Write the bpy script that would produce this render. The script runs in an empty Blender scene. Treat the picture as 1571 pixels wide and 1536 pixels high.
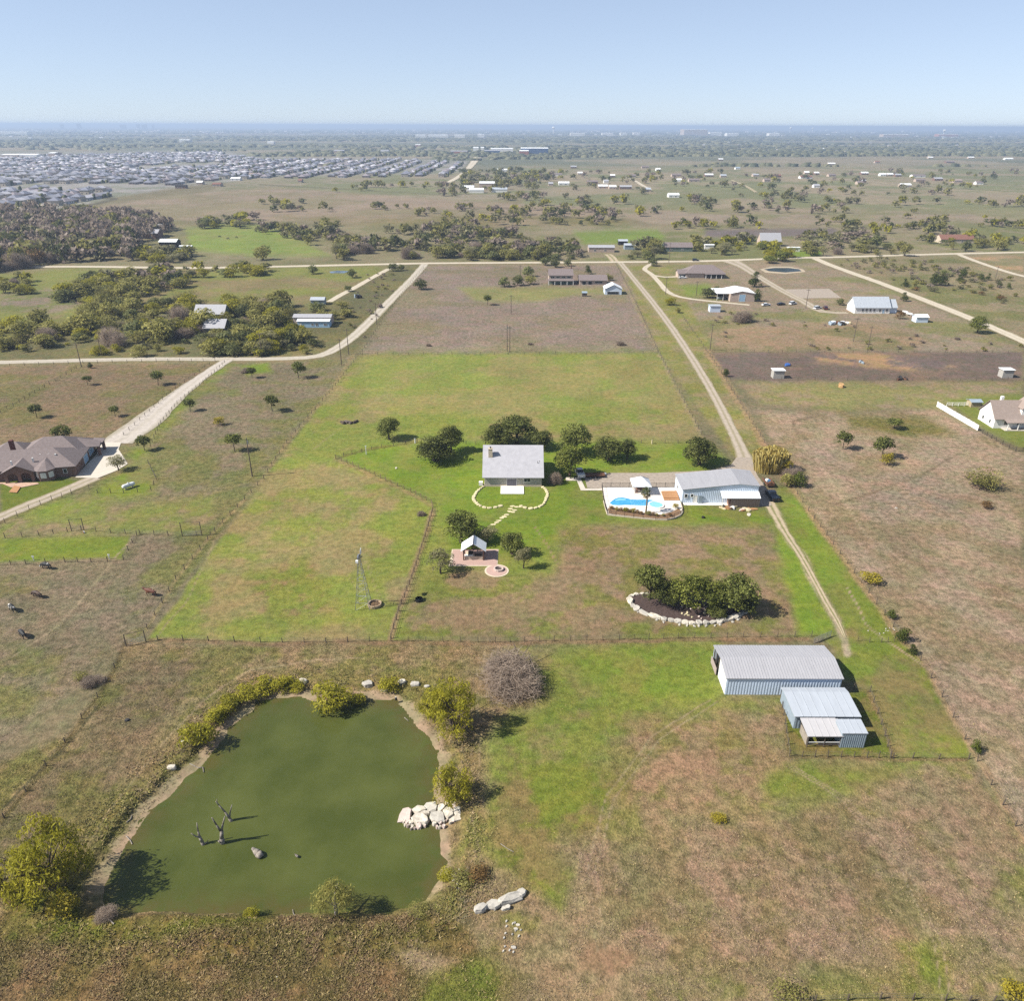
import bpy, bmesh, math, random
import numpy as np
from mathutils import Vector, Matrix, Euler

# ------------------------------------------------------------------ camera, sky, sun, exposure
scene = bpy.context.scene
COL = scene.collection
W0, H0, FPX = 1571.0, 1536.0, 1180.0      # photograph size and focal length in its pixels
CAMH, PITCH, ROLL = 84.0, math.radians(26.0), math.radians(0.2)
cam_data = bpy.data.cameras.new('camera')
cam_data.sensor_fit = 'HORIZONTAL'; cam_data.sensor_width = 36.0
cam_data.lens = 36.0 * FPX / W0
cam_data.clip_start = 0.5; cam_data.clip_end = 120000.0
cam = bpy.data.objects.new('camera', cam_data); COL.objects.link(cam)
CAMROT = Matrix.Rotation(math.pi / 2 - PITCH, 3, 'X') @ Matrix.Rotation(ROLL, 3, 'Z')
cam.matrix_world = Matrix.Translation((0, 0, CAMH)) @ CAMROT.to_4x4()
scene.camera = cam

SUN_EL, SH_AZ = math.radians(44.0), math.radians(13.0)   # shadows fall along +X turned SH_AZ towards +Y
sun_dir = Vector((-math.cos(SH_AZ) * math.cos(SUN_EL), -math.sin(SH_AZ) * math.cos(SUN_EL), math.sin(SUN_EL)))
world = bpy.data.worlds.new('World'); scene.world = world; world.use_nodes = True
wn = world.node_tree; wn.nodes.clear()
sky = wn.nodes.new('ShaderNodeTexSky'); sky.sky_type = 'NISHITA'; sky.sun_disc = False
sky.sun_elevation = SUN_EL
sky.sun_rotation = math.atan2(sun_dir.x, sun_dir.y)
sky.altitude = 3000.0; sky.air_density = 1.0; sky.dust_density = 0.0; sky.ozone_density = 1.0
bg = wn.nodes.new('ShaderNodeBackground'); bg.inputs['Strength'].default_value = 0.145
wo = wn.nodes.new('ShaderNodeOutputWorld')
tint = wn.nodes.new('ShaderNodeMix'); tint.data_type = 'RGBA'; tint.blend_type = 'MULTIPLY'; tint.inputs[0].default_value = 1.0
tint.inputs[7].default_value = (0.84, 0.94, 1.16, 1)
wn.links.new(sky.outputs[0], tint.inputs[6]); 
gam = wn.nodes.new('ShaderNodeGamma'); gam.inputs[1].default_value = 0.55
hs = wn.nodes.new('ShaderNodeHueSaturation'); hs.inputs['Saturation'].default_value = 0.76
wn.links.new(tint.outputs[2], gam.inputs[0]); wn.links.new(gam.outputs[0], hs.inputs['Color']); 
t2 = wn.nodes.new('ShaderNodeMix'); t2.data_type = 'RGBA'; t2.blend_type = 'MULTIPLY'; t2.inputs[0].default_value = 1.0; t2.inputs[7].default_value = (0.90, 0.97, 1.06, 1)
wn.links.new(hs.outputs[0], t2.inputs[6]); wn.links.new(t2.outputs[2], bg.inputs['Color']); wn.links.new(bg.outputs[0], wo.inputs['Surface'])
sl = bpy.data.lights.new('sun', 'SUN'); sl.energy = 5.0; sl.angle = math.radians(0.5); sl.color = (1.0, 0.965, 0.90)
so = bpy.data.objects.new('sun', sl); COL.objects.link(so)
so.rotation_euler = sun_dir.to_track_quat('Z', 'Y').to_euler()
vs = scene.view_settings
vs.view_transform = 'Standard'; vs.look = 'None'; vs.exposure = 0.92; vs.gamma = 1.0
vs.use_curve_mapping = False
scene.cycles.use_denoising = False
scene.cycles.max_bounces = 6; scene.cycles.diffuse_bounces = 3; scene.cycles.glossy_bounces = 3
scene.cycles.transmission_bounces = 4; scene.cycles.transparent_max_bounces = 6; scene.cycles.volume_bounces = 0
scene.cycles.caustics_reflective = False; scene.cycles.caustics_refractive = False

RNG = np.random.default_rng(7)
random.seed(11)

# ------------------------------------------------------------------ measuring the photograph
CR = np.array(CAMROT)
def ray(x, y):
    d = CR @ np.array([(x - W0 / 2) / FPX, -(y - H0 / 2) / FPX, -1.0])
    return d
def G(x, y, z=0.0):
    """where the ground (height z) lies under pixel x,y of the photograph"""
    d = ray(x, y); t = (z - CAMH) / d[2]
    return float(d[0] * t), float(d[1] * t)
def Gv(x, y, z=0.0):
    a = G(x, y, z); return Vector((a[0], a[1], z))
def mpp(x, y):
    """metres per photo pixel on the ground at that row"""
    d = ray(x, y); t = -CAMH / d[2]
    return t / FPX
def hgt(x, y, ytop):
    """height of an upright thing based at x,y whose top shows at row ytop"""
    gx, gy = G(x, y); d = ray(x, ytop)
    return CAMH + d[2] * (gy / d[1])
def proj(X, Y, Z):
    v = np.stack([X, Y, Z - CAMH], -1) @ CR
    w = np.maximum(-v[..., 2], 1e-3)
    return W0 / 2 + FPX * v[..., 0] / w, H0 / 2 - FPX * v[..., 1] / w

# ------------------------------------------------------------------ noise and polygons
_T = np.random.default_rng(3).random((256, 256)).astype(np.float32)
def vnoise(x, y):
    xi = np.floor(x).astype(np.int64); yi = np.floor(y).astype(np.int64)
    fx = (x - xi); fy = (y - yi)
    fx = fx * fx * (3 - 2 * fx); fy = fy * fy * (3 - 2 * fy)
    a = _T[xi & 255, yi & 255]; b = _T[(xi + 1) & 255, yi & 255]
    c = _T[xi & 255, (yi + 1) & 255]; d = _T[(xi + 1) & 255, (yi + 1) & 255]
    return (a * (1 - fx) + b * fx) * (1 - fy) + (c * (1 - fx) + d * fx) * fy
def fbm(x, y, s, o=4, off=0.0, g=0.5):
    r = 0; a = 0.5; t = 0
    x = x / s + off; y = y / s + off * 1.7
    for i in range(o):
        r = r + a * vnoise(x, y); t += a
        x = x * 2.03 + 17.3; y = y * 2.03 + 9.1; a *= g
    return r / t
def polysd(u, v, poly):
    """signed distance, negative inside"""
    p = np.asarray(poly, float); n = len(p)
    best = np.full(u.shape, 1e18); ins = np.zeros(u.shape, bool)
    for i in range(n):
        ax, ay = p[i]; bx, by = p[(i + 1) % n]
        ex, ey = bx - ax, by - ay
        L = ex * ex + ey * ey + 1e-9
        t = np.clip(((u - ax) * ex + (v - ay) * ey) / L, 0, 1)
        best = np.minimum(best, (u - ax - t * ex) ** 2 + (v - ay - t * ey) ** 2)
        if ay != by:
            c = ((ay > v) != (by > v)) & (u < (bx - ax) * (v - ay) / (by - ay) + ax)
            ins ^= c
    d = np.sqrt(best)
    return np.where(ins, -d, d)
def linedist(u, v, pts):
    best = np.full(u.shape, 1e18)
    for (ax, ay), (bx, by) in zip(pts[:-1], pts[1:]):
        ex, ey = bx - ax, by - ay; L = ex * ex + ey * ey + 1e-9
        t = np.clip(((u - ax) * ex + (v - ay) * ey) / L, 0, 1)
        best = np.minimum(best, (u - ax - t * ex) ** 2 + (v - ay - t * ey) ** 2)
    return np.sqrt(best)
def sstep(a, b, x):
    t = np.clip((x - a) / (b - a), 0, 1); return t * t * (3 - 2 * t)

# ------------------------------------------------------------------ colours and materials
KALB = 0.60
def lin(c):
    c = np.asarray(c, float) / 255.0
    return np.where(c <= 0.04045, c / 12.92, ((c + 0.055) / 1.055) ** 2.4)
def alb(*c, k=None):
    return lin(c) * (KALB if k is None else k)
_mats = {}
def M(name, rgb, rough=0.85, var=0.18, scale=2.0, bump=0.0, bscale=8.0, metal=0.0, spec=0.25, rgb2=None, k=None, stretch=None):
    if name in _mats: return _mats[name]
    m = bpy.data.materials.new(name); m.use_nodes = True; nt = m.node_tree; N = nt.nodes; L = nt.links
    b = N['Principled BSDF']
    b.inputs['Roughness'].default_value = rough; b.inputs['Metallic'].default_value = metal
    b.inputs['Specular IOR Level'].default_value = spec
    c = alb(*rgb, k=k)
    c2 = alb(*rgb2, k=k) if rgb2 else c * (1 - var)
    c1 = c if rgb2 else c * (1 + var)
    tc = N.new('ShaderNodeTexCoord'); no = N.new('ShaderNodeTexNoise')
    no.inputs['Scale'].default_value = scale; no.inputs['Detail'].default_value = 5; no.inputs['Roughness'].default_value = 0.62
    src = tc.outputs['Object']
    if stretch:
        mp = N.new('ShaderNodeMapping'); mp.inputs['Scale'].default_value = stretch
        L.new(src, mp.inputs[0]); src = mp.outputs[0]
    L.new(src, no.inputs['Vector'])
    rp = N.new('ShaderNodeValToRGB')
    rp.color_ramp.elements[0].position = 0.3; rp.color_ramp.elements[1].position = 0.7
    rp.color_ramp.elements[0].color = (*np.minimum(c2, 1), 1); rp.color_ramp.elements[1].color = (*np.minimum(c1, 1), 1)
    L.new(no.outputs['Fac'], rp.inputs[0]); L.new(rp.outputs[0], b.inputs['Base Color'])
    if bump:
        n2 = N.new('ShaderNodeTexNoise'); n2.inputs['Scale'].default_value = bscale; n2.inputs['Detail'].default_value = 4
        L.new(src, n2.inputs['Vector'])
        bm_ = N.new('ShaderNodeBump'); bm_.inputs['Strength'].default_value = bump; bm_.inputs['Distance'].default_value = 0.1
        L.new(n2.outputs['Fac'], bm_.inputs['Height']); L.new(bm_.outputs[0], b.inputs['Normal'])
    _mats[name] = m
    return m
def leafmat(name, rgb, rgb2, trans=0.25, objvar=0.25):
    """foliage: per-leaf shade from the vertex colours, per-plant shade from the object's random number"""
    if name in _mats: return _mats[name]
    m = bpy.data.materials.new(name); m.use_nodes = True; nt = m.node_tree; N = nt.nodes; L = nt.links
    b = N['Principled BSDF']; b.inputs['Roughness'].default_value = 0.65; b.inputs['Specular IOR Level'].default_value = 0.2
    at = N.new('ShaderNodeAttribute'); at.attribute_name = 'leaf'
    mx = N.new('ShaderNodeMix'); mx.data_type = 'RGBA'
    mx.inputs[6].default_value = (*alb(*rgb), 1); mx.inputs[7].default_value = (*alb(*rgb2), 1)
    L.new(at.outputs['Fac'], mx.inputs[0])
    oi = N.new('ShaderNodeObjectInfo')
    mr = N.new('ShaderNodeMapRange'); mr.inputs[3].default_value = 1 - objvar; mr.inputs[4].default_value = 1 + objvar
    L.new(oi.outputs['Random'], mr.inputs[0])
    mu = N.new('ShaderNodeMix'); mu.data_type = 'RGBA'; mu.blend_type = 'MULTIPLY'; mu.inputs[0].default_value = 1
    L.new(mx.outputs[2], mu.inputs[6]); L.new(mr.outputs[0], mu.inputs[7])
    L.new(mu.outputs[2], b.inputs['Base Color'])
    if trans:
        tr = N.new('ShaderNodeBsdfTranslucent'); L.new(mu.outputs[2], tr.inputs[0])
        ms = N.new('ShaderNodeMixShader'); ms.inputs[0].default_value = trans
        L.new(b.outputs[0], ms.inputs[1]); L.new(tr.outputs[0], ms.inputs[2])
        L.new(ms.outputs[0], N['Material Output'].inputs['Surface'])
    _mats[name] = m
    return m

# ------------------------------------------------------------------ objects
def tag(o, label=None, cat=None, group=None, kind=None):
    if label: o['label'] = label
    if cat: o['category'] = cat
    if group: o['group'] = group
    if kind: o['kind'] = kind
    return o
def link(name, data, parent=None, loc=None, rz=None):
    o = bpy.data.objects.new(name, data); COL.objects.link(o)
    if parent is not None: o.parent = parent
    if loc is not None: o.location = loc
    if rz is not None: o.rotation_euler = (0, 0, rz)
    return o
def root(name, label, cat, loc, rz=0.0, group=None):
    o = link(name, None, None, loc, rz); o.empty_display_size = 0.5
    return tag(o, label, cat, group)
def npmesh(name, V, F, mats, mi=None, attr=None, smooth=False):
    """mesh from numpy arrays; F is (n,3) or (n,4)"""
    me = bpy.data.meshes.new(name)
    V = np.asarray(V, np.float32); F = np.asarray(F, np.int32); k = F.shape[1]
    me.vertices.add(len(V)); me.vertices.foreach_set('co', V.ravel())
    me.loops.add(F.size); me.loops.foreach_set('vertex_index', F.ravel())
    me.polygons.add(len(F)); me.polygons.foreach_set('loop_start', np.arange(0, F.size, k, dtype=np.int32))
    me.polygons.foreach_set('loop_total', np.full(len(F), k, np.int32))
    for m in mats: me.materials.append(m)
    if mi is not None: me.polygons.foreach_set('material_index', np.asarray(mi, np.int32))
    if smooth: me.polygons.foreach_set('use_smooth', np.ones(len(F), bool))
    me.update(calc_edges=True)
    if attr:
        for nm, val in attr.items():
            val = np.asarray(val, np.float32)
            if val.ndim == 1:
                a = me.attributes.new(nm, 'FLOAT', 'POINT'); a.data.foreach_set('value', val)
            else:
                a = me.attributes.new(nm, 'FLOAT_COLOR', 'POINT'); a.data.foreach_set('color', val.ravel())
    return me
class MB:
    """collects shapes, builds ONE mesh object"""
    def __init__(s): s.v = []; s.f = []; s.m = []
    def add(s, V, F, mi=0):
        o = len(s.v); s.v.extend([tuple(map(float, p)) for p in V])
        for f in F: s.f.append(tuple(i + o for i in f)); s.m.append(mi)
        return s
    def box(s, x0, y0, z0, x1, y1, z1, mi=0):
        V = [(x0, y0, z0), (x1, y0, z0), (x1, y1, z0), (x0, y1, z0), (x0, y0, z1), (x1, y0, z1), (x1, y1, z1), (x0, y1, z1)]
        return s.add(V, [(0, 3, 2, 1), (4, 5, 6, 7), (0, 1, 5, 4), (1, 2, 6, 5), (2, 3, 7, 6), (3, 0, 4, 7)], mi)
    def hexa(s, P, mi=0):
        """8 corners: bottom ring then top ring"""
        return s.add(P, [(0, 3, 2, 1), (4, 5, 6, 7), (0, 1, 5, 4), (1, 2, 6, 5), (2, 3, 7, 6), (3, 0, 4, 7)], mi)
    def slab(s, quad, t, mi=0):
        """a sloped quad given thickness t downwards"""
        q = [Vector(p) for p in quad]
        return s.hexa([p - Vector((0, 0, t)) for p in q] + q, mi)
    def tube(s, p0, p1, r0, r1=None, n=6, mi=0, cap=True):
        r1 = r0 if r1 is None else r1
        p0 = Vector(p0); p1 = Vector(p1); d = (p1 - p0)
        if d.length < 1e-6: return s
        q = d.to_track_quat('Z', 'Y'); V = []
        for p, r in ((p0, r0), (p1, r1)):
            for k in range(n):
                a = 2 * math.pi * k / n
                V.append(p + q @ Vector((r * math.cos(a), r * math.sin(a), 0)))
        F = [(k, (k + 1) % n, n + (k + 1) % n, n + k) for k in range(n)]
        if cap: F += [tuple(range(n - 1, -1, -1)), tuple(range(n, 2 * n))]
        return s.add(V, F, mi)
    def prism(s, pts, z0, z1, mi=0):
        n = len(pts); V = [(p[0], p[1], z0) for p in pts] + [(p[0], p[1], z1) for p in pts]
        F = [(k, (k + 1) % n, n + (k + 1) % n, n + k) for k in range(n)] + [tuple(range(n - 1, -1, -1)), tuple(range(n, 2 * n))]
        return s.add(V, F, mi)
    def mesh(s, name, mats, smooth=False):
        me = bpy.data.meshes.new(name); me.from_pydata(s.v, [], s.f)
        for m in (mats if isinstance(mats, (list, tuple)) else [mats]): me.materials.append(m)
        if any(s.m): me.polygons.foreach_set('material_index', s.m)
        if smooth: me.polygons.foreach_set('use_smooth', [True] * len(s.f))
        me.update(); return me
    def build(s, name, mats, parent=None, loc=None, rz=None, smooth=False):
        return link(name, s.mesh(name, mats, smooth), parent, loc, rz)
def ccw(p):
    a = sum(p[i][0] * p[(i + 1) % len(p)][1] - p[(i + 1) % len(p)][0] * p[i][1] for i in range(len(p)))
    return p if a > 0 else p[::-1]
# ------------------------------------------------------------------ land cover (photo pixels -> natural colour of that ground)
WATER_Z = -0.8
POND_PX = [(393,1077),(419,1073),(461,1070),(484,1077),(510,1082),(542,1077),(565,1073),(600,1077),(623,1093),(636,1112),
           (656,1132),(668,1157),(675,1170),(669,1195),(667,1222),(676,1272),(677,1300),(676,1320),(671,1352),(653,1383),
           (632,1395),(600,1403),(515,1402),(400,1403),(300,1400),(200,1402),(166,1396),(156,1383),(160,1357),(177,1325),
           (198,1294),(229,1250),(258,1226),(281,1198),(312,1177),(338,1140),(364,1109),(391,1088)]
POND = [G(x, y, WATER_Z) for x, y in POND_PX]
# colour names, as the ground looks in plain daylight
DRY = (153,133,104); PINK = (158,136,112); STRAW = (172,150,106); OLIVE = (131,123,74); GREEN = (124,138,56); LAWN = (101,134,34)
DULL = (134,124,88); DARK = (112,100,90); MUD = (166,146,120); FAR1 = (120,116,92); BRIGHT = (106,146,40); WEED = (113,104,64)
# polygon, colour, edge softness px, (second colour, patch size m, share 0..1), tuftiness
LAND = [
 ([(-200,205),(1800,205),(1800,260),(-200,260)], (146,134,108), 4, ((110,112,90),420,.5), .1),
 ([(-200,236),(330,230),(400,240),(720,246),(700,275),(400,277),(290,284),(180,302),(90,324),(-200,330)], (156,150,142), 3, ((130,130,112),60,.4), .1),
 ([(800,255),(1800,255),(1800,345),(800,330)], (152,138,110), 8, ((126,126,90),90,.45), .25),
 ([(380,272),(800,262),(860,300),(700,312),(300,300)], (148,136,110), 4, ((124,124,88),70,.45), .2),
 ([(60,335),(240,302),(420,286),(700,308),(900,318),(930,332),(700,335),(560,342),(300,338)], (152,134,110), 3, ((140,128,96),120,.4), .2),
 ([(900,318),(1800,322),(1800,352),(1000,345)], (152,136,112), 5, ((134,128,92),90,.4), .25),
 ([(420,332),(800,330),(980,338),(900,352),(600,352)], (128,118,76), 5, ((146,130,100),60,.4), .3),
 ([(-200,325),(240,330),(300,345),(560,345),(800,350),(800,402),(400,408),(-200,440)], (128,122,86), 5, ((140,130,98),40,.4), .3),
 ([(800,345),(1800,345),(1800,400),(800,402)], (146,134,104), 6, ((122,122,78),45,.42), .3),
 ([(1080,352),(1280,350),(1300,362),(1080,364)], (120,108,100), 3, None, .1),
 ([(285,352),(330,343),(400,346),(440,356),(505,392),(380,392),(290,382)], (120,142,66), 6, ((132,138,76),30,.45), .15),
 ([(880,356),(1010,352),(1020,372),(900,375)], (112,136,60), 5, None, .1),
 ([(1180,384),(1265,384),(1262,393),(1185,394)], (112,142,52), 3, None, .1),
 ([(-200,430),(100,412),(290,410),(560,408),(600,412),(500,465),(330,470),(150,492),(-200,520)], (130,132,70), 6, ((138,124,84),45,.35), .25),
 ([(0,452),(70,440),(140,462),(90,480),(0,478)], (142,126,104), 6, ((118,122,70),20,.5), .3),
 ([(-200,505),(150,492),(300,495),(520,460),(600,410),(652,406),(545,545),(480,546),(-200,556)], (124,116,72), 6, ((112,108,74),25,.5), .35),
 ([(1010,404),(1260,400),(1571,530),(1571,545),(1085,540)], (150,133,108), 6, ((134,130,84),25,.3), .35),
 ([(1030,438),(1085,436),(1100,452),(1040,455)], (120,138,62), 5, None, .1),
 ([(1090,505),(1330,495),(1420,520),(1400,540),(1095,540)], (158,134,104), 8, ((132,122,84),18,.4), .3),
 ([(1260,398),(1800,386),(1800,560),(1571,524)], (144,130,98), 6, ((122,120,76),22,.45), .4),
 ([(1480,395),(1571,393),(1571,420),(1520,408)], (136,126,88), 3, ((172,140,104),30,.3), .2),
 ([(652,406),(950,404),(1012,541),(553,544)], (146,129,112), 3, ((138,126,98),25,.35), .45),
 ([(750,462),(830,462),(900,450),(960,452),(955,442),(700,440),(730,462)], (138,134,84), 5, None, .2),
 ([(950,404),(1025,405),(1180,700),(1125,700),(1012,541)], (136,133,72), 4, ((148,134,92),9,.4), .25),
 ([(-200,562),(330,556),(180,676),(-200,700)], (136,117,88), 4, ((124,116,72),14,.36), .45),
 ([(345,556),(550,548),(515,590),(405,735),(225,970),(-200,1300),(-200,830),(0,800),(170,690)], (134,121,95), 5, ((124,121,74),14,.36), .5),
 ([(330,562),(360,558),(300,610),(225,690),(240,755),(60,815),(0,816),(60,780),(150,752),(195,712),(215,680)], (114,132,48), 12, ((130,126,74),8,.4), .15),
 ([(365,560),(410,556),(420,570),(380,575)], (112,136,46), 5, None, .1),
 ([(0,724),(140,738),(60,770),(0,790)], (104,118,42), 4, None, .1),
 ([(-200,828),(200,822),(188,858),(-200,868)], (112,130,46), 3, ((128,122,66),10,.3), .15),
 ([(0,800),(330,760),(330,815),(200,820),(0,826)], (130,132,70), 10, ((140,126,88),8,.42), .25),
 # the ranch's own pasture
 ([(553,544),(1012,541),(1078,668),(1100,800),(610,983),(228,985),(405,735),(515,590)], (130,140,64), 4, ((148,134,86),18,.40), .25),
 ([(560,545),(1010,543),(1060,630),(760,640),(560,620)], (130,142,68), 20, ((146,138,82),24,.45), .2),
 ([(520,700),(600,680),(760,676),(1080,680),(1125,712),(1090,722),(940,725),(890,735),(870,800),(840,850),(700,850),(662,776)], (108,138,42), 9, ((124,136,58),10,.38), .12),
 ([(380,880),(470,850),(520,940),(420,960)], (146,122,84), 18, ((124,132,60),9,.5), .3),
 ([(610,983),(640,880),(700,872),(790,885),(860,880),(930,800),(1060,800),(1180,805),(1270,975),(1000,985)], (144,124,90), 14, ((124,128,62),8,.38), .3),
 ([(860,810),(1060,800),(1170,820),(1200,960),(980,950),(850,900)], (148,126,94), 16, ((130,124,68),5,.36), .3),
 ([(1060,776),(1175,782),(1190,805),(1060,806),(870,800),(870,765),(925,760),(930,792),(1020,800),(1050,795)], (108,134,44), 8, ((122,126,60),5,.35), .12),
 ([(1186,800),(1205,800),(1290,975),(1225,978),(1205,900)], (112,142,46), 9, ((122,134,56),5,.35), .15),
 ([(1190,745),(1232,748),(1300,862),(1400,990),(1480,1130),(1488,1165),(1340,1165),(1300,1000),(1290,950),(1200,800)], (116,132,50), 6, ((136,124,74),10,.4), .2),
 ([(1195,760),(1225,760),(1290,870),(1340,960),(1300,960),(1215,820)], (112,138,48), 10, ((124,130,60),6,.3), .15),
 ([(1090,540),(1571,541),(1571,585),(1180,588),(1112,578)], (116,101,88), 3, ((130,110,90),14,.35), .2),
 ([(1240,543),(1330,541),(1430,552),(1470,562),(1400,567),(1300,562),(1260,555)], (170,138,98), 5, ((120,104,94),9,.55), .15),
 ([(1130,586),(1571,586),(1571,625),(1430,625),(1290,632),(1170,620)], (140,134,84), 6, ((152,134,102),9,.45), .3),
 ([(1160,628),(1290,635),(1430,628),(1571,700),(1571,1300),(1490,1160),(1410,1010),(1300,860),(1240,780),(1200,700)], (166,145,118), 6, ((150,132,100),9,.42), .5),
 ([(1290,635),(1420,640),(1470,665),(1380,672),(1310,655)], (122,116,62), 10, ((142,126,88),8,.4), .5),
 ([(1450,610),(1571,606),(1571,690),(1510,662)], (116,126,58), 5, None, .1),
 ([(1300,740),(1420,720),(1480,760),(1440,800),(1330,790)], (152,136,114), 20, ((164,140,114),6,.4), .6),
 # pond surroundings and the near pasture
 ([(200,990),(600,988),(760,990),(760,1160),(720,1300),(700,1420),(-200,1640),(-200,1250),(100,1130)], (150,130,94), 8, ((132,124,74),6,.40), .65),
 ([(-200,1270),(0,1260),(120,1130),(200,1010),(240,1000),(330,1010),(200,1180),(0,1380)], (130,115,86), 14, ((122,114,70),6,.38), .6),
 ([(-200,1405),(160,1405),(660,1400),(760,1440),(820,1640),(-200,1640)], (136,112,76), 10, ((118,104,62),4,.40), 1.0),
 ([(0,1345),(150,1400),(420,1410),(200,1450),(0,1440)], (112,116,44), 16, ((126,112,62),5,.4), .6),
 ([(700,1300),(760,1160),(760,990),(1100,985),(1110,1065),(1200,1075),(1210,1165),(1480,1165),(1571,1290),(1800,1640),(760,1640)], (152,132,98), 10, ((136,130,76),7,.38), .5),
 ([(790,1000),(960,990),(1098,992),(1112,1068),(1195,1075),(1080,1110),(960,1130),(870,1200),(770,1230),(745,1140),(850,1060)], (122,134,58), 24, ((138,130,76),6,.45), .3),
 ([(880,1000),(1097,992),(1112,1066),(980,1080),(900,1040)], (116,138,52), 24, ((130,134,64),5,.4), .25),
 ([(760,1180),(880,1160),(960,1200),(900,1290),(860,1400),(760,1330)], (119,128,52), 16, ((134,120,72),6,.4), .3),
 ([(1150,1175),(1280,1165),(1400,1170),(1330,1215),(1170,1240)], (122,132,58), 20, ((134,126,70),6,.4), .3),
 ([(960,1120),(1110,1090),(1200,1160),(1100,1260),(960,1230)], (154,128,96), 24, ((138,126,76),4,.4), .45),
 ([(860,1300),(1130,1250),(1480,1250),(1571,1480),(1000,1500)], (154,131,102), 30, ((140,124,86),5,.42), .55),
 ([(1370,1450),(1420,1445),(1460,1475),(1440,1520),(1390,1515)], (126,130,62), 24, ((144,130,84),4,.4), .5),
 ([(640,1475),(740,1460),(800,1500),(770,1560),(630,1560)], (118,124,56), 28, ((136,122,72),4,.4), .6),
 ([(900,1440),(990,1470),(940,1500),(880,1490)], (150,122,90), 10, None, .3),
 ([(1262,980),(1325,978),(1350,1010),(1330,1050),(1292,1040),(1280,1000)], (118,134,54), 8, ((132,128,70),5,.4), .2),
 ([(1196,1075),(1335,1062),(1366,1162),(1211,1160)], (128,116,66), 3, ((104,116,44),3,.5), .3),
 ([(600,1465),(640,1450),(700,1475),(650,1500)], (158,136,104), 14, None, .4),
]
# lines of rank growth / bare soil along fences and tracks: points, half width px, colour, tuftiness
STRIPS = [
 ([(545,545),(515,592),(440,680),(400,740),(330,815),(270,890),(225,968)], 3.0, (150,134,92), .5),
 ([(193,990),(150,1070),(100,1140),(40,1215),(0,1262)], 4.0, (112,100,66), .7),
 ([(598,980),(612,935),(632,885),(650,830),(664,785)], 5.5, (152,128,92), .3),
 ([(662,776),(600,742),(515,704)], 3.5, (156,134,90), .4), ([(515,704),(560,690),(640,678)], 2.0, (120,112,60), .4),
 ([(230,984),(400,987),(600,986),(760,987),(950,984),(1240,980)], 4.0, (142,118,86), .5),
 ([(1085,540),(1112,580),(1160,660),(1200,725),(1240,785),(1300,865),(1370,962),(1410,1012),(1480,1135),(1571,1290)], 5.5, (170,142,104), .5),
 ([(945,405),(1010,541),(1076,668)], 2.2, (156,142,104), .4),
 ([(1198,1075),(1210,1162),(1290,1163),(1366,1165),(1480,1166)], 3.0, (138,118,80), .6), ([(1332,1062),(1366,1162)], 3.5, (140,118,78), .5),
 ([(1470,695),(1400,735),(1330,760),(1280,775)], 2.0, (128,112,86), .4),
 ([(1245,640),(1218,648),(1222,662),(1240,675)], 2.0, (126,108,84), .4),
 ([(0,290),(180,305),(95,325)], 2.0, (98,92,74), .3),
 ([(720,318),(900,322)], 1.2, (120,104,84), .2), ([(400,283),(700,300)], 1.0, (112,108,78), .2),
 ([(0,1245),(95,1150),(150,1085)], 2.0, (98,92,64), .6),
 ([(560,1010),(470,1016),(380,1030),(310,1075),(240,1150),(170,1245),(120,1320)], 1.3, (166,146,112), .3), ([(745,1000),(735,1080),(740,1160),(725,1250),(742,1330),(700,1420)], 1.4, (162,142,108), .3),
 ([(1090,1075),(1000,1130),(930,1220),(900,1340),(915,1460)], 1.2, (160,142,108), .3), ([(1100,1078),(1010,1136),(941,1226),(911,1344),(927,1460)], 1.2, (160,142,108), .3),
 ([(1205,1175),(1290,1230),(1380,1330),(1430,1450),(1440,1536)], 1.2, (164,144,112), .3), ([(1214,1175),(1300,1230),(1391,1330),(1442,1450),(1453,1536)], 1.2, (164,144,112), .3),
 ([(330,830),(300,900),(240,985)], 1.2, (150,136,96), .3), ([(590,930),(560,860),(540,790),(520,715)], 1.2, (150,140,90), .2), ([(570,935),(470,800),(480,690),(600,600)], 1.0, (150,140,90), .2),
 ([(20,1010),(90,960),(160,880),(200,830)], 1.2, (158,142,110), .3), ([(60,900),(140,930),(210,975)], 1.1, (158,142,110), .3), ([(1300,900),(1330,960),(1420,1030),(1560,1060)], 1.2, (182,158,128), .3), ([(1250,700),(1330,820),(1440,900),(1571,930)], 1.2, (178,156,126), .3),
 ([(1571,1010),(1480,960),(1400,880),(1330,760)], 1.1, (140,122,96), .4), ([(820,810),(880,900),(880,985)], 1.2, (158,136,100), .2),
 ([(1180,770),(1190,790),(1207,820),(1228,852),(1248,888),(1268,925),(1284,952),(1297,982),(1300,1004)], 6.5, (188,168,138), .2),
 ([(951,402),(1000,462),(1062,550),(1092,600),(1118,650),(1146,712)], 8.0, (150,140,98), .2),
 ([(-40,558),(120,555),(340,553),(440,552),(500,545)], 5.0, (140,128,92), .3), ([(655,406),(800,406),(950,405),(1200,399)], 3.0, (146,132,100), .3),
]
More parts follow.
